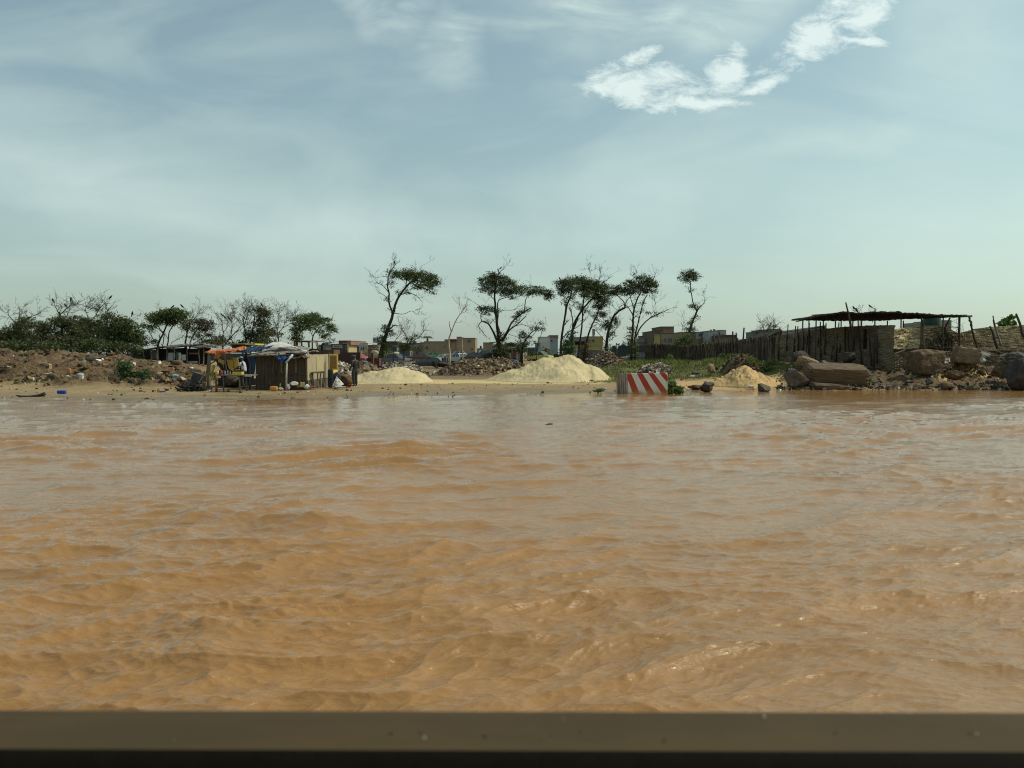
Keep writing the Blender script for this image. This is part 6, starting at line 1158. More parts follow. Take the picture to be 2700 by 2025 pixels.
b = MB(); h = Vector(J1['head']); b.tube([W(h + Vector((0, 0, .020))), W(h + Vector((0, 0, .048))), W(h + Vector((-.005, 0, .068)))], [.064 * 1.62, .060 * 1.62, .03 * 1.62], 12); b.tube([W(h + Vector((.04, 0, .026))), W(h + Vector((.10, 0, .018)))], [.05, .035], 8); b.build('cap', mat('pale_blue_cap', (.14, .32, .46), .8, (.10, .25, .38), 5), t, smooth=True)
J2 = dict(pelvis=(0, 0, .52), spine=(-.01, 0, .62), chest=(0, 0, .75), neck=(.015, 0, .85), head=(.035, 0, .92), crown=(.035, 0, .97), shl=(0, .105, .81), ell=(-.03, .14, .66), wrl=(.09, .12, .55), pml=(.13, .10, .535), shr=(0, -.105, .81), elr=(-.03, -.135, .66), wrr=(.10, -.10, .56), pmr=(.14, -.09, .55),
          hpl=(0, .055, .50), knl=(.0, .06, .28), anl=(-.03, .06, .045), toel=(.06, .075, .02), hpr=(0, -.055, .50), knr=(.02, -.06, .28), anr=(.0, -.065, .045), toer=(.09, -.075, .02))
dk = mat('dark_green_clothes', (.040, .042, .034), .95, (.028, .03, .025), 5)
t, W = person('person in dark clothes and cap standing beside the rusty bundle', 40.8, 936, 1019, 1.72, pi * .80, J2, dsk,
  [('jacket', [torso, sl('l', .98), sl('r', .98), [('ell', .0, 'wrl', .038), ('ell', .85, 'wrl', .030)], [('elr', .0, 'wrr', .038), ('elr', .85, 'wrr', .030)], [('pelvis', -1.0, 'spine', .088), ('pelvis', 0, 'spine', .084), ('pelvis', .3, 'spine', .08)]], 1, dk), ('trousers', [lg('l', .062), lg('r', .062)], 1, dk)])
b = MB(); h = Vector(J2['head']); b.tube([W(h + Vector((0, 0, .018))), W(h + Vector((0, 0, .048))), W(h + Vector((0, 0, .066)))], [.108, .103, .05], 12); b.tube([W(h + Vector((.04, 0, .024))), W(h + Vector((.095, 0, .018)))], [.08, .05], 8); b.build('cap', mat('grey_cap', (.11, .11, .11), .9, (.08, .08, .08), 5), t, smooth=True)
# objects before the hut
def lump(name, label, cat, px, pyb, Y, wpx, hpx, m, seed, dep=.8, cuts=6, rough=.16, square=0, rz=0, tilt=(0, 0), group=None):
    return rock(name, label, cat, px, pyb, Y, wpx, hpx, m, seed, dep, rz, cuts, rough, square, tilt, group)
lump('jerrycan', 'orange plastic jerrycan lying in front of the dark hut', 'jerrycan', 722, 1030, 37.3, 21, 12, mat('orange_plastic', (.52, .24, .07), .5, (.42, .19, .05), 4), 51, .6, 4, .05, .5)
lump('sack', 'white sack lying at the foot of the thin pale pole', 'sack', 775, 1016, 38.2, 24, 10, mat('white_sack', (.58, .56, .51), .8, (.42, .39, .34), 4, third=((.2, .17, .13), 5, .6)), 52, .7)
lump('sack', 'dirty pale sack standing left of the longer white sack', 'sack', 759, 1027, 38.0, 12, 15, mat('dirty_sack', (.34, .32, .28), .9, (.22, .2, .17), 4), 53, .8)
lump('sack', 'dark brown sack pressed between white sack and card box', 'sack', 784, 1026, 38.1, 14, 12, wd, 54, .8)
lump('cardboard_box', 'small tan cardboard box by the right corner of the hut', 'box', 797, 1020, 38.3, 12, 12, mat('tan_cardboard', (.38, .27, .15), .9, (.32, .23, .12), 4), 55, .7, 2, .02, .95, .3, (0, .1))
lump('sack', 'cream rounded sack beside the tan cardboard box', 'sack', 809, 1025, 38.0, 15, 12, MC['white_sack'], 56, .9)
lump('pebble_heap', 'little heap of pale stones right of the orange jerrycan', 'stones', 740, 1028, 37.5, 16, 6, mat('pale_stone', (.5, .49, .45), .9, (.25, .23, .2), 18, contrast=(.45, .55)), 57, .8, 9, .3)
lump('red_cloth', 'small red cloth on the ground by the side planks', 'cloth', 826, 1022, 38.8, 16, 4, mat('faded_red', (.36, .06, .03), .9, (.28, .05, .03), 4), 58, .7)
lump('red_cloth', 'dark red rag beside the feet of the standing person', 'cloth', 922, 1018, 41, 14, 5, MC['faded_red'], 59, .7)
lump('green_bottle', 'yellow green bottle shaped scrap leaning on the hut front', 'bottle', 739, 1023, 38.35, 5, 13, yj, 60, .8, 3, .05)
lump('black_barrel', 'black plastic drum right of the pale hut wall', 'drum', 872, 1018, 40.2, 14, 45, mat('black_plastic', (.02, .022, .025), .45, (.04, .042, .045), 3), 61, .9, 2, .03, .75)
lump('black_sheet', 'black sheet slumped against the drum', 'sheet', 886, 1017, 40.4, 24, 36, MC['black_plastic'], 62, .6, 7, .16, 0, .3, (0, .25))
lump('rusty_bundle', 'large rusty brown bundle left of the standing person', 'bundle', 911, 1017, 41.5, 44, 31, mat('rusty_bundle', (.15, .09, .045), .9, (.09, .055, .03), 4, third=((.30, .20, .12), 5, .6)), 63, .8, 3, .07)
t = thing('tarp_tent', at(892, 1017, 39.8), 'white tarp propped like a small tent by the black drum', 'tarp')
cloth('tarp', t, [(880, 1018, 39.6), (888, 993, 39.9), (907, 1013, 39.6), (897, 1018, 39.3)], wht, 71, 12, 10, 0, .03); b = MB(); b.tube([at(877, 1019, 39.5), at(888, 993, 39.9)], .02, 5); b.build('stick', MC['pale_pole'], t)
lump('litter', 'strip of crumpled white litter in front of the tarp tent', 'litter', 899, 1022, 39.2, 34, 4, MC['pale_stone'], 72, .5, 8, .3)
t = thing('bench', at(838, 1018, 39), 'rough wooden trestle bench by the pale side wall', 'bench')
b = MB(); b.quadp([at(820, 984, 38.9), at(857, 984, 39.4), at(857, 982, 39.8), at(820, 982, 39.4)], .04); b.build('top', wd, t)
for x0, x1, yb in ((825, 824, 1016), (838, 836, 1019), (846, 841, 1022), (854, 852, 1016)): b = MB(); b.tube([at(x0, 984, 39.1), at(x1, yb, 38.9)], .035, 6); b.build('leg', wd, t)
# rusty cab behind the hut
t = thing('truck_cab', at(805, 930, 43.6), 'rusty glassless truck cab frame showing above the hut roof', 'truck cab')
b = MB()
for (x0, y0, x1, y1, Y) in ((776, 900, 776, 922, 43), (795, 901, 796, 921, 43), (813, 901, 816, 922, 43), (833, 901, 840, 922, 43), (776, 900, 833, 900.5, 43), (816, 921, 840, 922, 43), (778, 901, 779, 922, 44.2), (836, 903, 838, 921, 44.4)):
    b = MB(); b.tube([at(x0, y0, Y), at(x1, y1, Y)], .05, 6); b.build('cab_post', rust, t, smooth=True)
b = MB(); b.tube([at(815, 921, 42.9), at(815, 903, 42.9), at(820, 901, 42.9), at(832, 901, 42.9), at(838, 920, 42.9)], .035, 6); b.build('door_frame', mat('tan_rust', (.36, .26, .13), .7, (.26, .18, .09), 5), t, smooth=True)
b = MB(); b.pbox(774, 898, 836, 900, 42.9, 1.7); b.build('cab_roof', rust, t); b = MB(); b.pbox(782, 922, 880, 934, 43.2, 1.5); b.pbox(776, 912, 790, 922, 43.1, 1); b.build('body', rust, t)
b = MB(); b.tube([at(849, 924, 42.8), at(849, 910, 42.8), at(852, 906, 42.8), at(858, 906, 42.8)], .07, 8); b.build('exhaust', blk, t, smooth=True)
t = thing('seat_panel', at(880, 1000, 41.6), 'tall yellow brown padded seat panel right of the hut', 'seat')
b = MB(); b.pbox(869, 934, 890, 974, 41.5, .18); b.build('back_panel', mat('yellow_brown', (.42, .29, .08), .7, (.34, .22, .06), 4, third=((.2, .12, .05), 6, .62)), t, bevel=.06)
b = MB(); b.pbox(871.5, 939, 887.5, 968, 41.44, .05); b.build('inset', mat('ochre_brown', (.28, .17, .045), .8, (.22, .13, .04), 4), t, bevel=.01); b = MB(); b.quadp([at(870, 974.5, 41.4), at(890, 974.5, 41.4), at(896, 990, 40.9), at(876, 992, 40.9)], .1); b.build('lower_panel', yel, t)
b = MB(); b.tube([at(867, 930, 41.6), at(868, 1012, 41.3)], .03, 5); b.build('post', wd, t)
# red fence / container behind
t = thing('red_shed', at(910, 968, 60), 'dark red brown sheet metal shed with a lit striped end', 'shed')
b = MB(); b.pbox(872, 929, 950, 972, 60, 3); b.build('wall', mat('dark_red_tin', (.065, .032, .028), .8, (.045, .024, .022), 3, stretch=(4, 4, .5)), t)
b = MB(); b.hexa([at(950.5, 955, 60), at(974, 958, 63), at(974, 958, 63.2), at(950.5, 955, 60.2), at(950.5, 926, 60), at(967, 930, 63), at(967, 930, 63.2), at(950.5, 926, 60.2)]); b.build('striped_end', mat('red_white_tin', (.40, .22, .20), .7, (.17, .045, .04), 7, stretch=(4, 4, .12), contrast=(.47, .53)), t)
b = MB(); b.quadp([at(947, 962, 59.6), at(963, 963, 59.6), at(962, 945, 59.6), at(948, 944, 59.6)], -.1); b.build('red_door', mat('red_door', (.36, .04, .03), .7, (.28, .03, .025), 3), t)
b = MB(); b.pbox(966, 944, 1000, 965, 61.5, 1); b.pbox(978, 930, 984, 964, 61, .4); b.build('brick_end', mat('brown_red', (.13, .055, .045), .9, (.08, .04, .035), 5), t)
# small wrecked things on the shore
lump('jerrycan', 'bright blue plastic can lying on the left shore', 'jerrycan', 163, 1038, 34.4, 23, 9, mat('blue_plastic', (.012, .07, .33), .4, (.01, .05, .25), 4), 81, .5, 2, .04, .6, .1)
t = thing('driftwood', at(80, 1046, 33.4), 'black curved piece of driftwood at the far left shore', 'driftwood')
b = MB(); zz = lambda p: Vector((p.x, p.y, p.z)); b.tube([at(42, 1042, 33.4), at(58, 1046, 33.4), at(80, 1046, 33.4), at(100, 1044, 33.4), at(118, 1038, 33.4)], [.02, .06, .06, .07, .08], 7); b.tube([at(112, 1042, 33.4), at(117, 1036, 33.4)], [.09, .06], 6); b.tube([at(45, 1049, 33.3), at(70, 1046, 33.4)], .03, 5); b.build('branch', blk, t, smooth=True)
for (x, y, Y, w_, h_, m, lab, nm) in ((169, 963, 45.5, 12, 8, MC['pale_stone'], 'white paper scrap high on the left bank', 'paper_scrap'), (184, 985, 43.6, 8, 14, MC['orange_plastic'], 'small upright orange plastic piece on the bank', 'plastic_piece'), (212, 998, 42.5, 20, 14, MC['pale_stone'], 'cream curved foam piece low on the bank', 'foam_piece'), (178, 1000, 42.4, 14, 10, MC['pale_stone'], 'white crushed box left of the cream foam piece', 'box_scrap'), (137, 996, 42.6, 20, 12, rk_grey, 'grey flat stone in the dark earth of the bank', 'stone'),
                                (240, 957, 47.2, 36, 16, rk_dark, 'black old tyre half buried on top of the left bank', 'tyre'), (466, 962, 45.5, 26, 12, rust, 'rusty brown drum lying on the bank behind the weeds', 'drum'), (440, 1030, 36.6, 12, 5, blk, 'small dark rag on the sand left of the scrap heap', 'rag'), (428, 1033, 36.2, 18, 3, MC['blue_plastic'], 'flattened dark blue cloth on the sand', 'cloth'), (345, 1013, 41.0, 14, 12, blk, 'black bucket at the foot of the green bush', 'bucket'), (462, 994, 42.4, 18, 7, mat('pale_blue_plastic', (.25, .45, .55), .6, (.18, .34, .42), 4), 'pale blue plastic scrap in the weeds left of the seat', 'plastic_scrap'), (1560, 1004, 44, 12, 3, blk, 'dark strip of bark on the sand by the block', 'bark'),
                                (1445, 1011, 42, 9, 4, rj, 'small red brown brick piece before the tall sand pile', 'brick_piece'), (1890, 975, 48.5, 9, 8, blk, 'black lump left of the upright pale rock', 'lump'), (1797, 1003, 44, 8, 5, mat('dull_red', (.28, .05, .03), .8, (.2, .04, .03), 5), 'small red can on the orange beach sand', 'can'), (1835, 987, 47.5, 22, 6, MC['dark_tarp'], 'dark blue bag flattened in the grass', 'bag'), (1826, 994, 46.5, 14, 4, MC['white_sack'], 'white plastic scrap beside the dark blue bag', 'plastic_scrap'), (1980, 1022, 40.3, 16, 6, MC['white_sack'], 'white crumpled bag at the foot of the orange sand mound', 'bag'), (2590, 955, 45.5, 16, 10, MC['white_sack'], 'white rag among the sticks right of the tan stone', 'rag')):
    lump(nm, lab, nm.replace('_', ' '), x, y, Y, w_, h_, m, int(x), .7, 6, .12, .2)
# sheds behind the bank
def shed(label, Y, x0, x1, roof, base, m, openings, posts, panels=(), dep=3.5):
    t = thing('scrap_shed', at((x0 + x1) / 2, base, Y), label, 'shed', 'scrap sheds behind the left bank')
    b = MB(); V = []; nx_ = 24
    for i in range(nx_):
        x = x0 + (x1 - x0) * i / (nx_ - 1); y = np.interp(x, [q[0] for q in roof], [q[1] for q in roof]); a = at(x, y + 1.0 * float(vnoise(i * .9, 1, 7)), Y - .4); c_ = Vector((a.x + .2, Y + dep, a.z + .25)); V += [a[:], c_[:]]
    o = np_obj('roof', np.array(V), grid_faces(nx_, 2), mat('shed_roof', (.09, .075, .062), .85, (.05, .042, .036), 3, third=((.42, .42, .38), 2.5, .64)), t, smooth=False); o.modifiers.new('thickness', 'SOLIDIFY').thickness = .08
    b = MB(); yb = min(q[1] for q in roof); b.quadp([at(x0 + 1, base, Y + dep), at(x1 - 1, base, Y + dep), at(x1 - 1, yb + 5, Y + dep), at(x0 + 1, yb + 8, Y + dep)], -.08); b.build('rear_wall', mat('shed_dark', (.022, .02, .018), .95, (.035, .03, .026), 3), t)
    for q in panels: b = MB(); b.quadp([at(q[0], q[3], Y), at(q[2], q[3], Y), at(q[2] + q[5], q[1], Y), at(q[0] + q[5], q[1], Y)], -.05); b.build('panel', q[4], t)
    for x in posts: b = MB(); y = np.interp(x, [q[0] for q in roof], [q[1] for q in roof]); ppole(b, x, y, x + 1, base + 2, Y - .2, Y - .2, .055, int(x)); b.build('post', poleg, t, smooth=True)
    return t
pg = mat('pale_panel', (.42, .44, .44), .7, (.34, .35, .35), 3); pc = mat('cream_board', (.62, .60, .46), .8, (.5, .47, .34), 4); gg_ = mat('grey_green_board', (.10, .12, .10), .8, (.07, .08, .07), 4)
shed('low dark shed at the left end of the row behind the bank', 62, 350, 418, [(350, 928), (372, 924), (395, 921), (418, 917)], 950, 1, 0, (378, 398, 414), ((352, 926, 376, 946, mat('slate_board', (.06, .07, .075), .8, (.05, .055, .06), 4), 0), (400, 924, 412, 948, wg, 0)))
shed('middle shed with leaning pale panels and cream planks', 60, 410, 492, [(410, 918), (430, 915), (445, 919), (470, 916), (492, 912)], 962, 1, 0, (417, 440, 458), ((441, 930, 456, 951, pg, 3), (457, 930, 461, 945, pc, 0), (464, 928, 469, 962, gg_, 0), (471.5, 930, 477, 966, pc, -1), (478, 945, 482, 966, pc, -2), (478, 935, 488, 950, pg, 0)))
shed('open fronted shed with bare poles right of the cream planks', 61, 490, 556, [(490, 912), (505, 916), (525, 919), (556, 916)], 966, 1, 0, (525, 537, 492), ((498, 930, 522, 934, mat('pink_rag', (.32, .15, .12), .9, (.25, .1, .08), 4), 0), (491, 952, 520, 957, pg, 0)), 3)
# bits lying on the shed roofs
for i, (x, y) in enumerate(((437, 914), (463, 915), (484, 911), (540, 910), (548, 911), (563, 913), (578, 917))): lump('roof_scrap', ('pale tin scrap on the left shed roof', 'white board lying flat on the middle shed roof', 'pale block at the top corner of the middle shed', 'white foam lump above the open shed', 'grey foam lump right of the white one above the open shed', 'small white lump over the orange tarp end', 'white stick end lying on the orange tarp')[i], 'scrap', x, y + 1, 61.5, (18, 16, 6, 8, 8, 5, 16)[i], (3, 4, 4, 5, 4, 4, 3)[i], MC['pale_stone'], 200 + i, .7, 5, .1, .3)
# ------------------------------------------------------------------ houses beyond, cars, stalls
glass = mat('dark_window', (.03, .035, .04), .25, (.05, .055, .06), 3, .5)
GB = 'houses on the skyline behind the wasteland'
def rend(nm, c, k=.8): return mat(nm, c, .9, tuple(q * k for q in c), .6, .15, third=(tuple(q * .6 for q in c), 1.2, .66))
def house(label, Y, blocks, wins=(), doors=(), base=942, group=GB, dep=10, trims=()):
    x = sum((q[0] + q[2]) / 2 for q in blocks) / len(blocks); p = at(x, base, Y); t = thing('house', p, label, 'house', group)
    for i, q in enumerate(blocks):
        x0, y0, x1, y1, m = q[:5]; dd = q[5] if len(q) > 5 else 0; b = MB(); b.pbox(x0, y0, x1, y1 if y1 else base + 3, Y + dd + i * .012, dep - dd)
        b.build('wall', m, t)
        if y1 is None or y1 >= base - 2 or True:
            b = MB(); b.pbox(x0 - .5, y0 - 1.3, x1 + .5, y0 + .0, Y + dd + i * .012 - .12, dep - dd + .24); b.build('roof_edge', m, t)
    for q in wins:
        b = MB(); b.pbox(q[0], q[1], q[2], q[3], Y + (q[4] if len(q) > 4 else 0) - .10, .08); wn = b.build('window', rend('window_frame', (.35, .34, .30)), t)
        g_ = .12 * (q[2] - q[0]); b = MB(); b.pbox(q[0] + g_, q[1] + g_, q[2] - g_, q[3] - g_, Y + (q[4] if len(q) > 4 else 0) - .14, .03); b.build('pane', glass, wn)
    for q in trims: b = MB(); b.pbox(q[0], q[1], q[2], q[3], Y + (q[5] if len(q) > 5 else 0) - .2, .18); b.build(q[6] if len(q) > 6 else 'trim', q[4], t)
    return t
white = rend('white_render', (.55, .55, .50)); cream = rend('cream_render', (.45, .36, .20)); greyr = rend('grey_block', (.22, .21, .185)); tan = rend('tan_render', (.27, .215, .15)); tan2 = rend('rosy_lit_render', (.33, .245, .165)); brk = rend('dark_brick', (.16, .12, .09)); redb = rend('red_band', (.16, .05, .035)); yelw = rend('yellow_render', (.36, .29, .13)); bluew = rend('blue_grey_render', (.36, .39, .38)); pinkb = rend('pink_band', (.27, .165, .125)); dkg = rend('dark_grey_wall', (.07, .07, .065))
tree0 = None
house('low white house with dark upper window band above the red shed', 190, [(840, 910, 874, 946, greyr), (856, 903, 872, 911, white)], [(860, 904, 865, 910)])
house('cream fronted house with a wide dark window band and red roof room', 185, [(873, 908, 915, 946, dkg), (903, 905, 919, 946, cream), (893, 899, 925, 909, pinkb), (860, 918, 905, 946, bluew)], [(877, 909, 902, 917, -.2), (911, 911, 916, 922)], trims=((893, 899, 913, 904, redb),))
house('row of white houses stepping down to the right of the cream house', 200, [(916, 903, 936, 946, greyr), (935, 900, 946, 946, pinkb), (939, 911, 962, 946, white), (950, 906, 970, 912, white), (960, 905, 969, 946, cream)], [(942, 914, 946, 921), (951, 916, 954, 922), (957, 914, 960, 922)])
house('brown and white low houses left of the tall leaning tree', 195, [(970, 911, 983, 946, brk), (982, 910, 996, 946, greyr), (962, 920, 1000, 946, cream)], [(972, 915, 980, 920), (984, 913, 988, 918)])
house('concrete tower house with a projecting glazed corner behind the leaning tree', 230, [(983, 891, 1001, 904, bluew), (995, 901, 1046, 946, dkg), (1024, 903, 1050, 915, brk), (1036, 913, 1058, 926, white)], [(985, 893, 990, 899), (993, 893, 998, 899), (1028, 918, 1034, 926)], base=944)
house('pale low house behind the grey bare tree', 210, [(1052, 905, 1118, 946, greyr), (1108, 903, 1117, 932, white)], [(1070, 915, 1078, 922), (1090, 913, 1098, 920)], base=944)
house('long beige block house with red strip and narrow tower', 170, [(1118, 901, 1184, 946, tan), (1172, 896, 1205, 946, tan, .3), (1204, 889, 1217, 946, tan2), (1217, 892, 1253, 946, tan2)], [(1121, 912, 1131, 921), (1232, 896, 1242, 903, 0), (1243, 917, 1247, 924), (1172, 910, 1175, 915)], trims=((1186, 894, 1203, 900, redb, 0, 'roof_shade'),), base=944)  # warmer colour right of the corner carries the sunlight on that side
house('low roof with a black water tank right of the beige block', 220, [(1253, 922, 1275, 946, brk), (1257, 919, 1273, 924, white)], base=944, trims=((1265, 912, 1270, 919, dkg, 0, 'tank'),))
house('small tan house with white balcony behind the broad tree', 180, [(1274, 904, 1300, 946, tan), (1298, 909, 1330, 946, white), (1330, 911, 1358, 946, greyr), (1330, 905, 1346, 912, yelw)], [(1299, 912, 1305, 918), (1309, 912, 1314, 918), (1338, 914, 1346, 920)], base=944, trims=((1290, 902, 1306, 904, dkg, 0, 'canopy'),))
house('white house with red roof room left of the dense tree clump', 185, [(1414, 905, 1425, 946, greyr), (1421, 889, 1450, 946, white), (1449, 885, 1472, 894, pinkb), (1449, 893, 1471, 946, bluew)], [(1415, 906, 1421, 912), (1452, 896, 1457, 901)], base=946)
house('yellow two storey house with open veranda behind the tree trunks', 175, [(1510, 890, 1546, 900, greyr), (1544, 888, 1590, 912, yelw), (1510, 900, 1546, 946, dkg, 2), (1512, 911, 1588, 922, yelw), (1514, 922, 1586, 948, greyr)], [(1546, 894, 1556, 902), (1560, 894, 1568, 902), (1520, 926, 1528, 940), (1548, 928, 1560, 940)], base=948, trims=((1513, 900, 1515, 912, yelw, 0, 'pillar'), (1530, 900, 1532, 912, yelw, 0, 'pillar'), (1510, 920, 1590, 923, cream, 0, 'ledge')))
t = thing('antenna_mast', at(1566, 890, 176), 'grey mobile antenna panel mast on the yellow house roof', 'antenna'); b = MB(); b.pbox(1562, 867, 1569, 884, 176, .4); b.build('panel', greyr, t, bevel=.05); b = MB(); b.tube([at(1565, 884, 176.2), at(1564, 889, 176.2)], .25); b.build('pole', greyr, t)
house('brown brick tower house with a yellow panel behind the stick fence', 150, [(1743, 862, 1777, 880, brk), (1716, 874, 1744, 950, brk), (1740, 878, 1800, 950, tan), (1724, 883, 1741, 950, yelw, -.1), (1748, 865, 1775, 877, pinkb, -.12), (1798, 876, 1836, 950, brk)], [(1753, 892, 1757, 902), (1763, 891, 1766, 903), (1767, 891, 1773, 903), (1780, 892, 1784, 902), (1812, 886, 1818, 894)], base=948)
house('sloping red gabled wing left of the brown brick tower house', 155, [(1704, 885, 1718, 950, brk), (1698, 893, 1706, 950, greyr), (1682, 903, 1702, 950, tan)], [(1708, 892, 1714, 898)], base=948, trims=((1707, 878, 1716, 886, pinkb, 0, 'gable'),))
house('pale grey house behind the sign post', 165, [(1836, 876, 1863, 950, bluew), (1836, 895, 1862, 950, tan2, -.15)], [(1842, 880, 1848, 886)], base=948)
house('light grey modern house with dark strip window and roof tanks', 160, [(1868, 873, 1915, 950, bluew), (1896, 871, 1914, 884, bluew, -.2)], [(1898, 879, 1912, 883, -.3)], base=948, trims=((1872, 869, 1877, 873, dkg, 1, 'tank'), (1880, 868, 1886, 873, dkg, 1, 'tank'), (1916, 886, 1930, 893, white, 0, 'awning')))
house('low brown roof house right of the grey modern house', 150, [(1916, 886, 1942, 950, tan), (1914, 884, 1944, 887, brk, -.4)], [(1922, 892, 1928, 900)], base=948)
house('grey flat house behind the bare bush', 140, [(2010, 874, 2050, 950, greyr), (2026, 869, 2060, 876, greyr)], [(2014, 880, 2020, 886), (2034, 871, 2040, 875)], base=948)
t = thing('wall', at(1220, 940, 140), 'long low dark brown wall in front of the beige block house', 'wall'); b = MB(); b.pbox(1160, 935, 1300, 952, 140, .3); b.build('brickwork', rend('dark_brown_wall', (.10, .075, .055)), t)
t = thing('wall', at(1500, 948, 135), 'low grey wall behind the wrecks left of the stick fence', 'wall'); b = MB(); b.pbox(1410, 937, 1640, 956, 135, .3); b.build('blockwork', dkg, t)
t = thing('wall', at(1060, 948, 140), 'low grey wall behind the dark estate car', 'wall'); b = MB(); b.pbox(985, 932, 1130, 952, 138, .3); b.build('blockwork', rend('grey_low_wall', (.20, .185, .16)), t)
t = thing('wall', at(300, 948, 120), 'long low wall hidden behind the left woods', 'wall'); b = MB(); b.pbox(-60, 932, 700, 955, 120, .3); b.build('blockwork', dkg, t)
# cars
def car(label, Y, px, yb, L_, ang, paint, kind='saloon', h=1.42, group='old cars parked on the wasteland'):
    p = at(px, yb, Y); t = thing('parked_car', p, label, 'car', group); Rm = Matrix.Rotation(ang, 3, 'Z'); W_ = 1.66
    k = L_ / 4.4
    low = [(-2.2, .30), (-2.2, .62), (-2.1, .82), (-1.2, .90), (1.0, .92), (2.15, .84), (2.2, .6), (2.2, .30)]
    top = {'saloon': [(-1.25, .90), (-.55, 1.38), (.75, 1.40), (1.45, .92)], 'estate': [(-1.25, .90), (-.6, 1.40), (1.6, 1.42), (2.05, .92)], 'van': [(-1.9, .9), (-1.5, 1.85), (2.1, 1.9), (2.15, .9)]}[kind]
    def Wp(x, y, z): return p + Rm @ Vector((x * k, y, z * h / 1.42))
    def ext(b, pr, w0, w1=None, zlo=.9):
        n = len(pr); w1 = w1 or w0
        pts = [Wp(x, -(w0 if z <= zlo + .03 else w1), z) for x, z in pr] + [Wp(x, (w0 if z <= zlo + .03 else w1), z) for x, z in pr]
        b.poly(pts, [tuple(range(n)), tuple(range(2 * n - 1, n - 1, -1))] + [(i, i + n, (i + 1) % n + n, (i + 1) % n) for i in range(n)])
    b = MB(); ext(b, low, W_ / 2); b.build('body', paint, t, bevel=.05)
    b = MB(); ext(b, top, W_ / 2 - .06, W_ / 2 - .22); b.build('cabin', glass, t)
    b = MB(); r0, r1 = top[1], top[2]; ext(b, [(r0[0] - .05, r0[1]), (r1[0] + .05, r1[1]), (r1[0], r1[1] + .05), (r0[0] + .1, r0[1] + .05)], W_ / 2 - .2, W_ / 2 - .2)
    for s_ in (-1, 1):
        for (xa, za, xb, zb_) in ((top[0][0], top[0][1], top[1][0], top[1][1]), (top[3][0], top[3][1], top[2][0], top[2][1]), (.1, .92, .1, top[1][1])): b.tube([Wp(xa, s_ * (W_ / 2 - .06), za), Wp(xb, s_ * (W_ / 2 - .21), zb_)], .045, 5)
    b.build('roof', paint, t)
    tyre = mat('tyre_rubber', (.02, .02, .02), .9, (.03, .03, .03), 5); rim = mat('wheel_rim', (.45, .45, .43), .4, (.3, .3, .3), 5, metal=.4)
    for x in (-1.35, 1.35):
        for s_ in (-1, 1):
            b = MB(); c0 = Wp(x, s_ * (W_ / 2 - .02), .31); c1 = Wp(x, s_ * (W_ / 2 - .2), .31); ax = (c1 - c0); V0 = []; n = 16
            e1 = Rm @ Vector((1, 0, 0)); e2 = Vector((0, 0, 1)); pts = [c + (e1 * cos(2 * pi * i / n) + e2 * sin(2 * pi * i / n)) * .31 for c in (c0, c1) for i in range(n)]
            b.poly(pts, [tuple(range(n)), tuple(range(2 * n - 1, n - 1, -1))] + [(i, (i + 1) % n, (i + 1) % n + n, i + n) for i in range(n)]); w_ = b.build('wheel', tyre, t)
            b = MB(); c0 = Wp(x, s_ * (W_ / 2 + .0), .31); pts = [c + (e1 * cos(2 * pi * i / n) + e2 * sin(2 * pi * i / n)) * .18 for c in (c0, c1) for i in range(n)]; b.poly(pts, [tuple(range(n)), tuple(range(2 * n - 1, n - 1, -1))] + [(i, (i + 1) % n, (i + 1) % n + n, i + n) for i in range(n)]); b.build('rim', rim, w_)
    for s_ in (-1, 1):
        b = MB(); c_ = Wp(-2.2, s_ * .6, .68); b.box(c_, (.06, .3, .14), ang); b.build('headlight', mat('lamp_glass', (.7, .7, .65), .3, (.6, .6, .55), 5), t)
    b = MB(); b.box(Wp(-2.2, 0, .42), (.08, 1.6, .14), ang); b.box(Wp(2.2, 0, .42), (.08, 1.6, .14), ang); b.build('bumper', mat('bumper_black', (.04, .04, .04), .7, (.05, .05, .05), 5), t)
    return t
cp = lambda nm, c: mat(nm, c, .35, tuple(q * .8 for q in c), 2, .5, third=(tuple(q * .5 + .05 for q in c), 3, .7))
car('dark green estate car parked in front of the low grey wall', 108, 1126, 971, 4.3, .12, cp('dark_green_paint', (.03, .045, .045)), 'estate')
car('blue grey car half hidden behind the mixed rubble heap', 105, 1040, 961, 4.2, -.5, cp('blue_grey_paint', (.09, .11, .15)), 'saloon')
car('dark bottle green car behind the long rubble heap', 104, 1257, 957, 4.5, pi + .15, cp('bottle_green_paint', (.025, .045, .042)), 'saloon')
car('white pickup like wreck right of the dark estate car', 112, 1178, 959, 4.2, .6, cp('dirty_white_paint', (.5, .5, .47)), 'saloon')
car('white wreck with open bonnet left of the bottle green car', 108, 1212, 958, 3.6, -.9, cp('chalk_white_paint', (.55, .55, .53)), 'saloon')
car('yellow and white taxi parked left of the tall sand pile crest', 118, 1421, 952, 4.4, -.55, cp('taxi_yellow', (.50, .45, .10)), 'saloon')
car('dusty silver car half behind the yellow house wall', 100, 1525, 951, 4.2, .3, cp('silver_paint', (.30, .31, .31)), 'saloon')
car('black car with orange front beside the silver car', 98, 1555, 956, 4.0, .2, cp('black_paint', (.03, .03, .032)), 'saloon')
car('dark car low in the grass left of the stick fence', 96, 1690, 955, 4.0, .1, cp('slate_paint', (.06, .065, .07)), 'saloon', 1.2)
car('pale van behind the blue grey car', 122, 1050, 953, 4.4, -.1, cp('pale_van_paint', (.42, .42, .40)), 'van', 1.2)
car('white van left of the scrap stall', 115, 1290, 952, 4.2, .2, cp('white_van_paint', (.42, .44, .40)), 'van', 1.25)
car('green car wreck on top of the scrap row', 118, 1138, 947, 3.6, .2, cp('bright_green_paint', (.08, .28, .12)), 'saloon', 1.0)
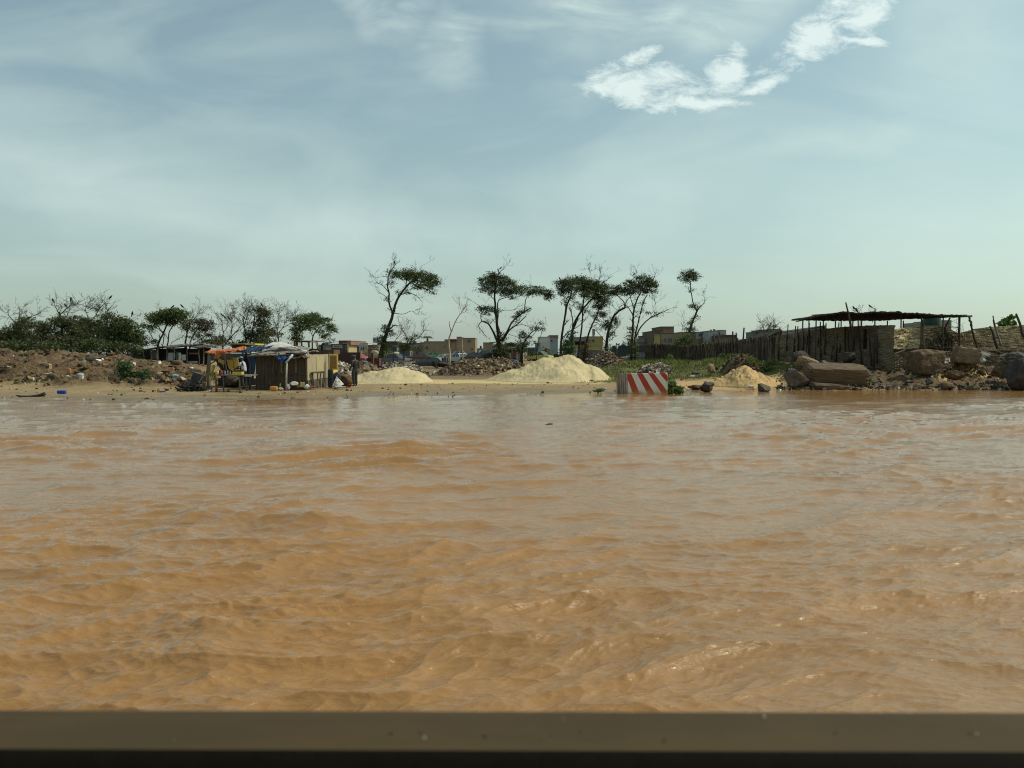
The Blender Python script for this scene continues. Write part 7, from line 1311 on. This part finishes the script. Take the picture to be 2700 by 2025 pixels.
car('white car beside the pale dead tree foot', 120, 1210, 950, 3.8, .1, cp('greyish_white_paint', (.45, .45, .42)), 'saloon')
car('red car wreck between the pale van and the green wreck', 116, 1105, 951, 3.8, .1, cp('maroon_paint', (.13, .05, .045)), 'saloon', 1.1)
car('orange car wreck by the dark net wall', 100, 1672, 950, 3.2, .1, cp('orange_paint', (.38, .14, .05)), 'saloon', .8)
# container and stalls
t = thing('container', at(1410, 955, 125), 'blue container box with a pale right side behind the taxi', 'container')
b = MB(); b.pbox(1392, 916, 1419, 945, 124, 5); b.build('blue_side', mat('container_blue', (.035, .11, .22), .6, (.03, .09, .18), 2, stretch=(6, 6, .3)), t); b = MB(); b.pbox(1419.3, 916, 1431, 945, 124.02, 5); b.build('pale_side', mat('container_pale', (.22, .32, .33), .6, (.18, .27, .28), 2), t)
b = MB(); b.pbox(1393, 922, 1405, 948, 123.8, .12); b.build('rusty_door', mat('rusty_door', (.10, .045, .035), .8, (.07, .035, .03), 4), t)
t = thing('market_stall', at(1335, 955, 100), 'cluttered market stall with a black flat roof under the broad tree', 'stall')
b = MB(); b.quadp([at(1298, 924, 99), at(1374, 919, 99), at(1378, 916, 104), at(1290, 922, 104)], .12); b.build('roof', mat('stall_roof', (.035, .035, .038), .8, (.06, .06, .06), 3), t)
b = MB(); b.pbox(1300, 922, 1378, 955, 104, .2); b.build('rear_wall', mat('stall_dark', (.03, .027, .024), .95, (.05, .04, .035), 4), t)
for x in (1350, 1374, 1318): b = MB(); b.tube([at(x, 922, 99), at(x, 958, 99)], .06, 6); b.build('post', poleg, t)
for q, m in (((1352, 926, 1360, 944), mat('red_goods', (.28, .06, .06), .8, (.2, .12, .1), 3)), ((1361, 927, 1366, 948), MC['pale_stone']), ((1325, 934, 1342, 950), mat('brown_goods', (.14, .065, .03), .9, (.08, .045, .025), 4)), ((1366, 930, 1371, 950), tan), ((1342, 930, 1348, 948), MC['white_sack'])):
    b = MB(); b.pbox(q[0], q[1], q[2], q[3], 100.5, .4); b.build('goods', m, t)
lump('blue_sheet', 'crumpled bright blue sheet in front of the market stall', 'sheet', 1356, 957, 97, 24, 9, mat('sheet_blue', (.03, .12, .30), .6, (.02, .08, .2), 5), 301, .6, 8, .2)
lump('white_crate', 'white square box left of the market stall', 'box', 1320, 949, 97, 14, 10, MC['white_sack'], 302, .7, 2, .03, .9)
lump('scrap_block', 'black engine scrap between estate car and white wreck', 'scrap', 1165, 968, 104, 34, 14, blk, 303, .7, 10, .3)
lump('scrap_block', 'black scrap lump right of the dark estate car wheel', 'scrap', 1145, 966, 103, 14, 16, blk, 304, .7, 10, .3)
lump('scrap_block', 'open black bonnet shape behind the bottle green car', 'scrap', 1282, 950, 101, 34, 20, blk, 305, .5, 12, .25)
lump('tarp_heap', 'yellow cream canvas tent top right of the leaning tree base', 'tarp', 1030, 950, 112, 50, 22, mat('canvas_cream', (.42, .38, .24), .85, (.33, .29, .18), 3), 306, .8, 9, .1)
lump('tarp_heap', 'cream canvas heap behind the left side of the leaning tree', 'tarp', 990, 946, 118, 26, 22, MC['canvas_cream'], 307, .8, 9, .1)
lump('orange_drum', 'round orange bucket on the wrecks behind the tall sand pile', 'bucket', 1587, 942, 96, 10, 8, MC['orange_plastic'], 308, .9, 2, .03)
lump('pale_sheet', 'white sheet scrap at the crest right of the tall sand pile', 'sheet', 1549, 954, 90, 12, 8, MC['white_sack'], 309, .7, 6, .2)
lump('upright_board', 'upright pale boards at the left of the silver car', 'boards', 1517, 948, 94, 9, 20, MC['pale_stone'], 310, .4, 2, .03, .9)
t = thing('scrap_row', at(1180, 955, 110), 'row of poles, panels and doors standing among the white wrecks', 'scrap'); R = random.Random(77)
for k in range(16):
    x = 1165 + k * 4.5 + R.uniform(-2, 2); b = MB(); b.quadp([at(x, 958, 110 + k * .1), at(x + R.uniform(2, 7), 958, 110 + k * .1), at(x + R.uniform(3, 8), R.uniform(934, 948), 110 + k * .1), at(x + R.uniform(-2, 2), R.uniform(934, 948), 110 + k * .1)], .05); b.build('panel', R.choice((MC['pale_stone'], MC['white_sack'], blk, poleg, blk, wg)), t)
# distant planted line and palm behind the houses
def far_tree(label, Y, px, py, rx, ry, seed, group='distant trees behind the houses'):
    b0 = at(px, 946, Y); t = thing('distant_tree', b0, label, 'tree', group); b = MB(); b.tube([b0 - Vector((0, 0, 1)), at(px, py + ry, Y), at(px, py, Y)], [.3, .25, .1], 6); b.build('trunk', barkd, t)
    P, Fc, cl = tufts([(px, py, rx, ry, .35)], lambda x, y: Y, np.random.RandomState(seed), .35, .5, .5, (.05, .065, .035), .9); tinted('crown', P, Fc, cl, LM, t)
far_tree('small round tree hidden behind the bare grey tree', 150, 1062, 915, 14, 12, 1); far_tree('dark tree between the white houses and the bare tree', 150, 1100, 918, 16, 12, 2); far_tree('dark tree top behind the dark net wall', 120, 1655, 915, 20, 8, 3); far_tree('tree right of the blue container', 130, 1440, 925, 16, 14, 4); far_tree('tree top over the pale low wall right of the crooked tree', 120, 1630, 925, 16, 12, 5); far_tree('dark tree behind the scrap stall', 110, 1345, 915, 12, 10, 6)
t = thing('palm_tree', at(1128, 930, 200), 'small palm top poking above the beige block house', 'palm'); b = MB(); b.tube([at(1128, 935, 200), at(1127, 893, 200)], .3, 6); b.build('trunk', barkg, t)
b = MB()
for k in range(16): a = k / 16 * 2 * pi; c_ = at(1127, 893, 200); pts = [c_, c_ + Vector((cos(a) * .9, sin(a) * .9, .6)), c_ + Vector((cos(a) * 1.9, sin(a) * 1.9, -.1))]; b.poly([pts[0], pts[1] + Vector((-sin(a) * .25, cos(a) * .25, 0)), pts[2], pts[1] - Vector((-sin(a) * .25, cos(a) * .25, 0))], [(0, 1, 2, 3)])
b.build('crown', mat('palm_green', (.05, .07, .03), .8, (.04, .055, .025), 3), t)
# far person
J3 = dict(J2); 
person('tiny far person in a white shirt before the dark net wall', 98, 1626, 938, 1.7, 2.2, J3, dsk, [('shirt', [torso, sl('l', .9), sl('r', .9)], 1, MC['white_shirt']), ('trousers', [lg('l'), lg('r')], 1, MC['dark_trousers'])])
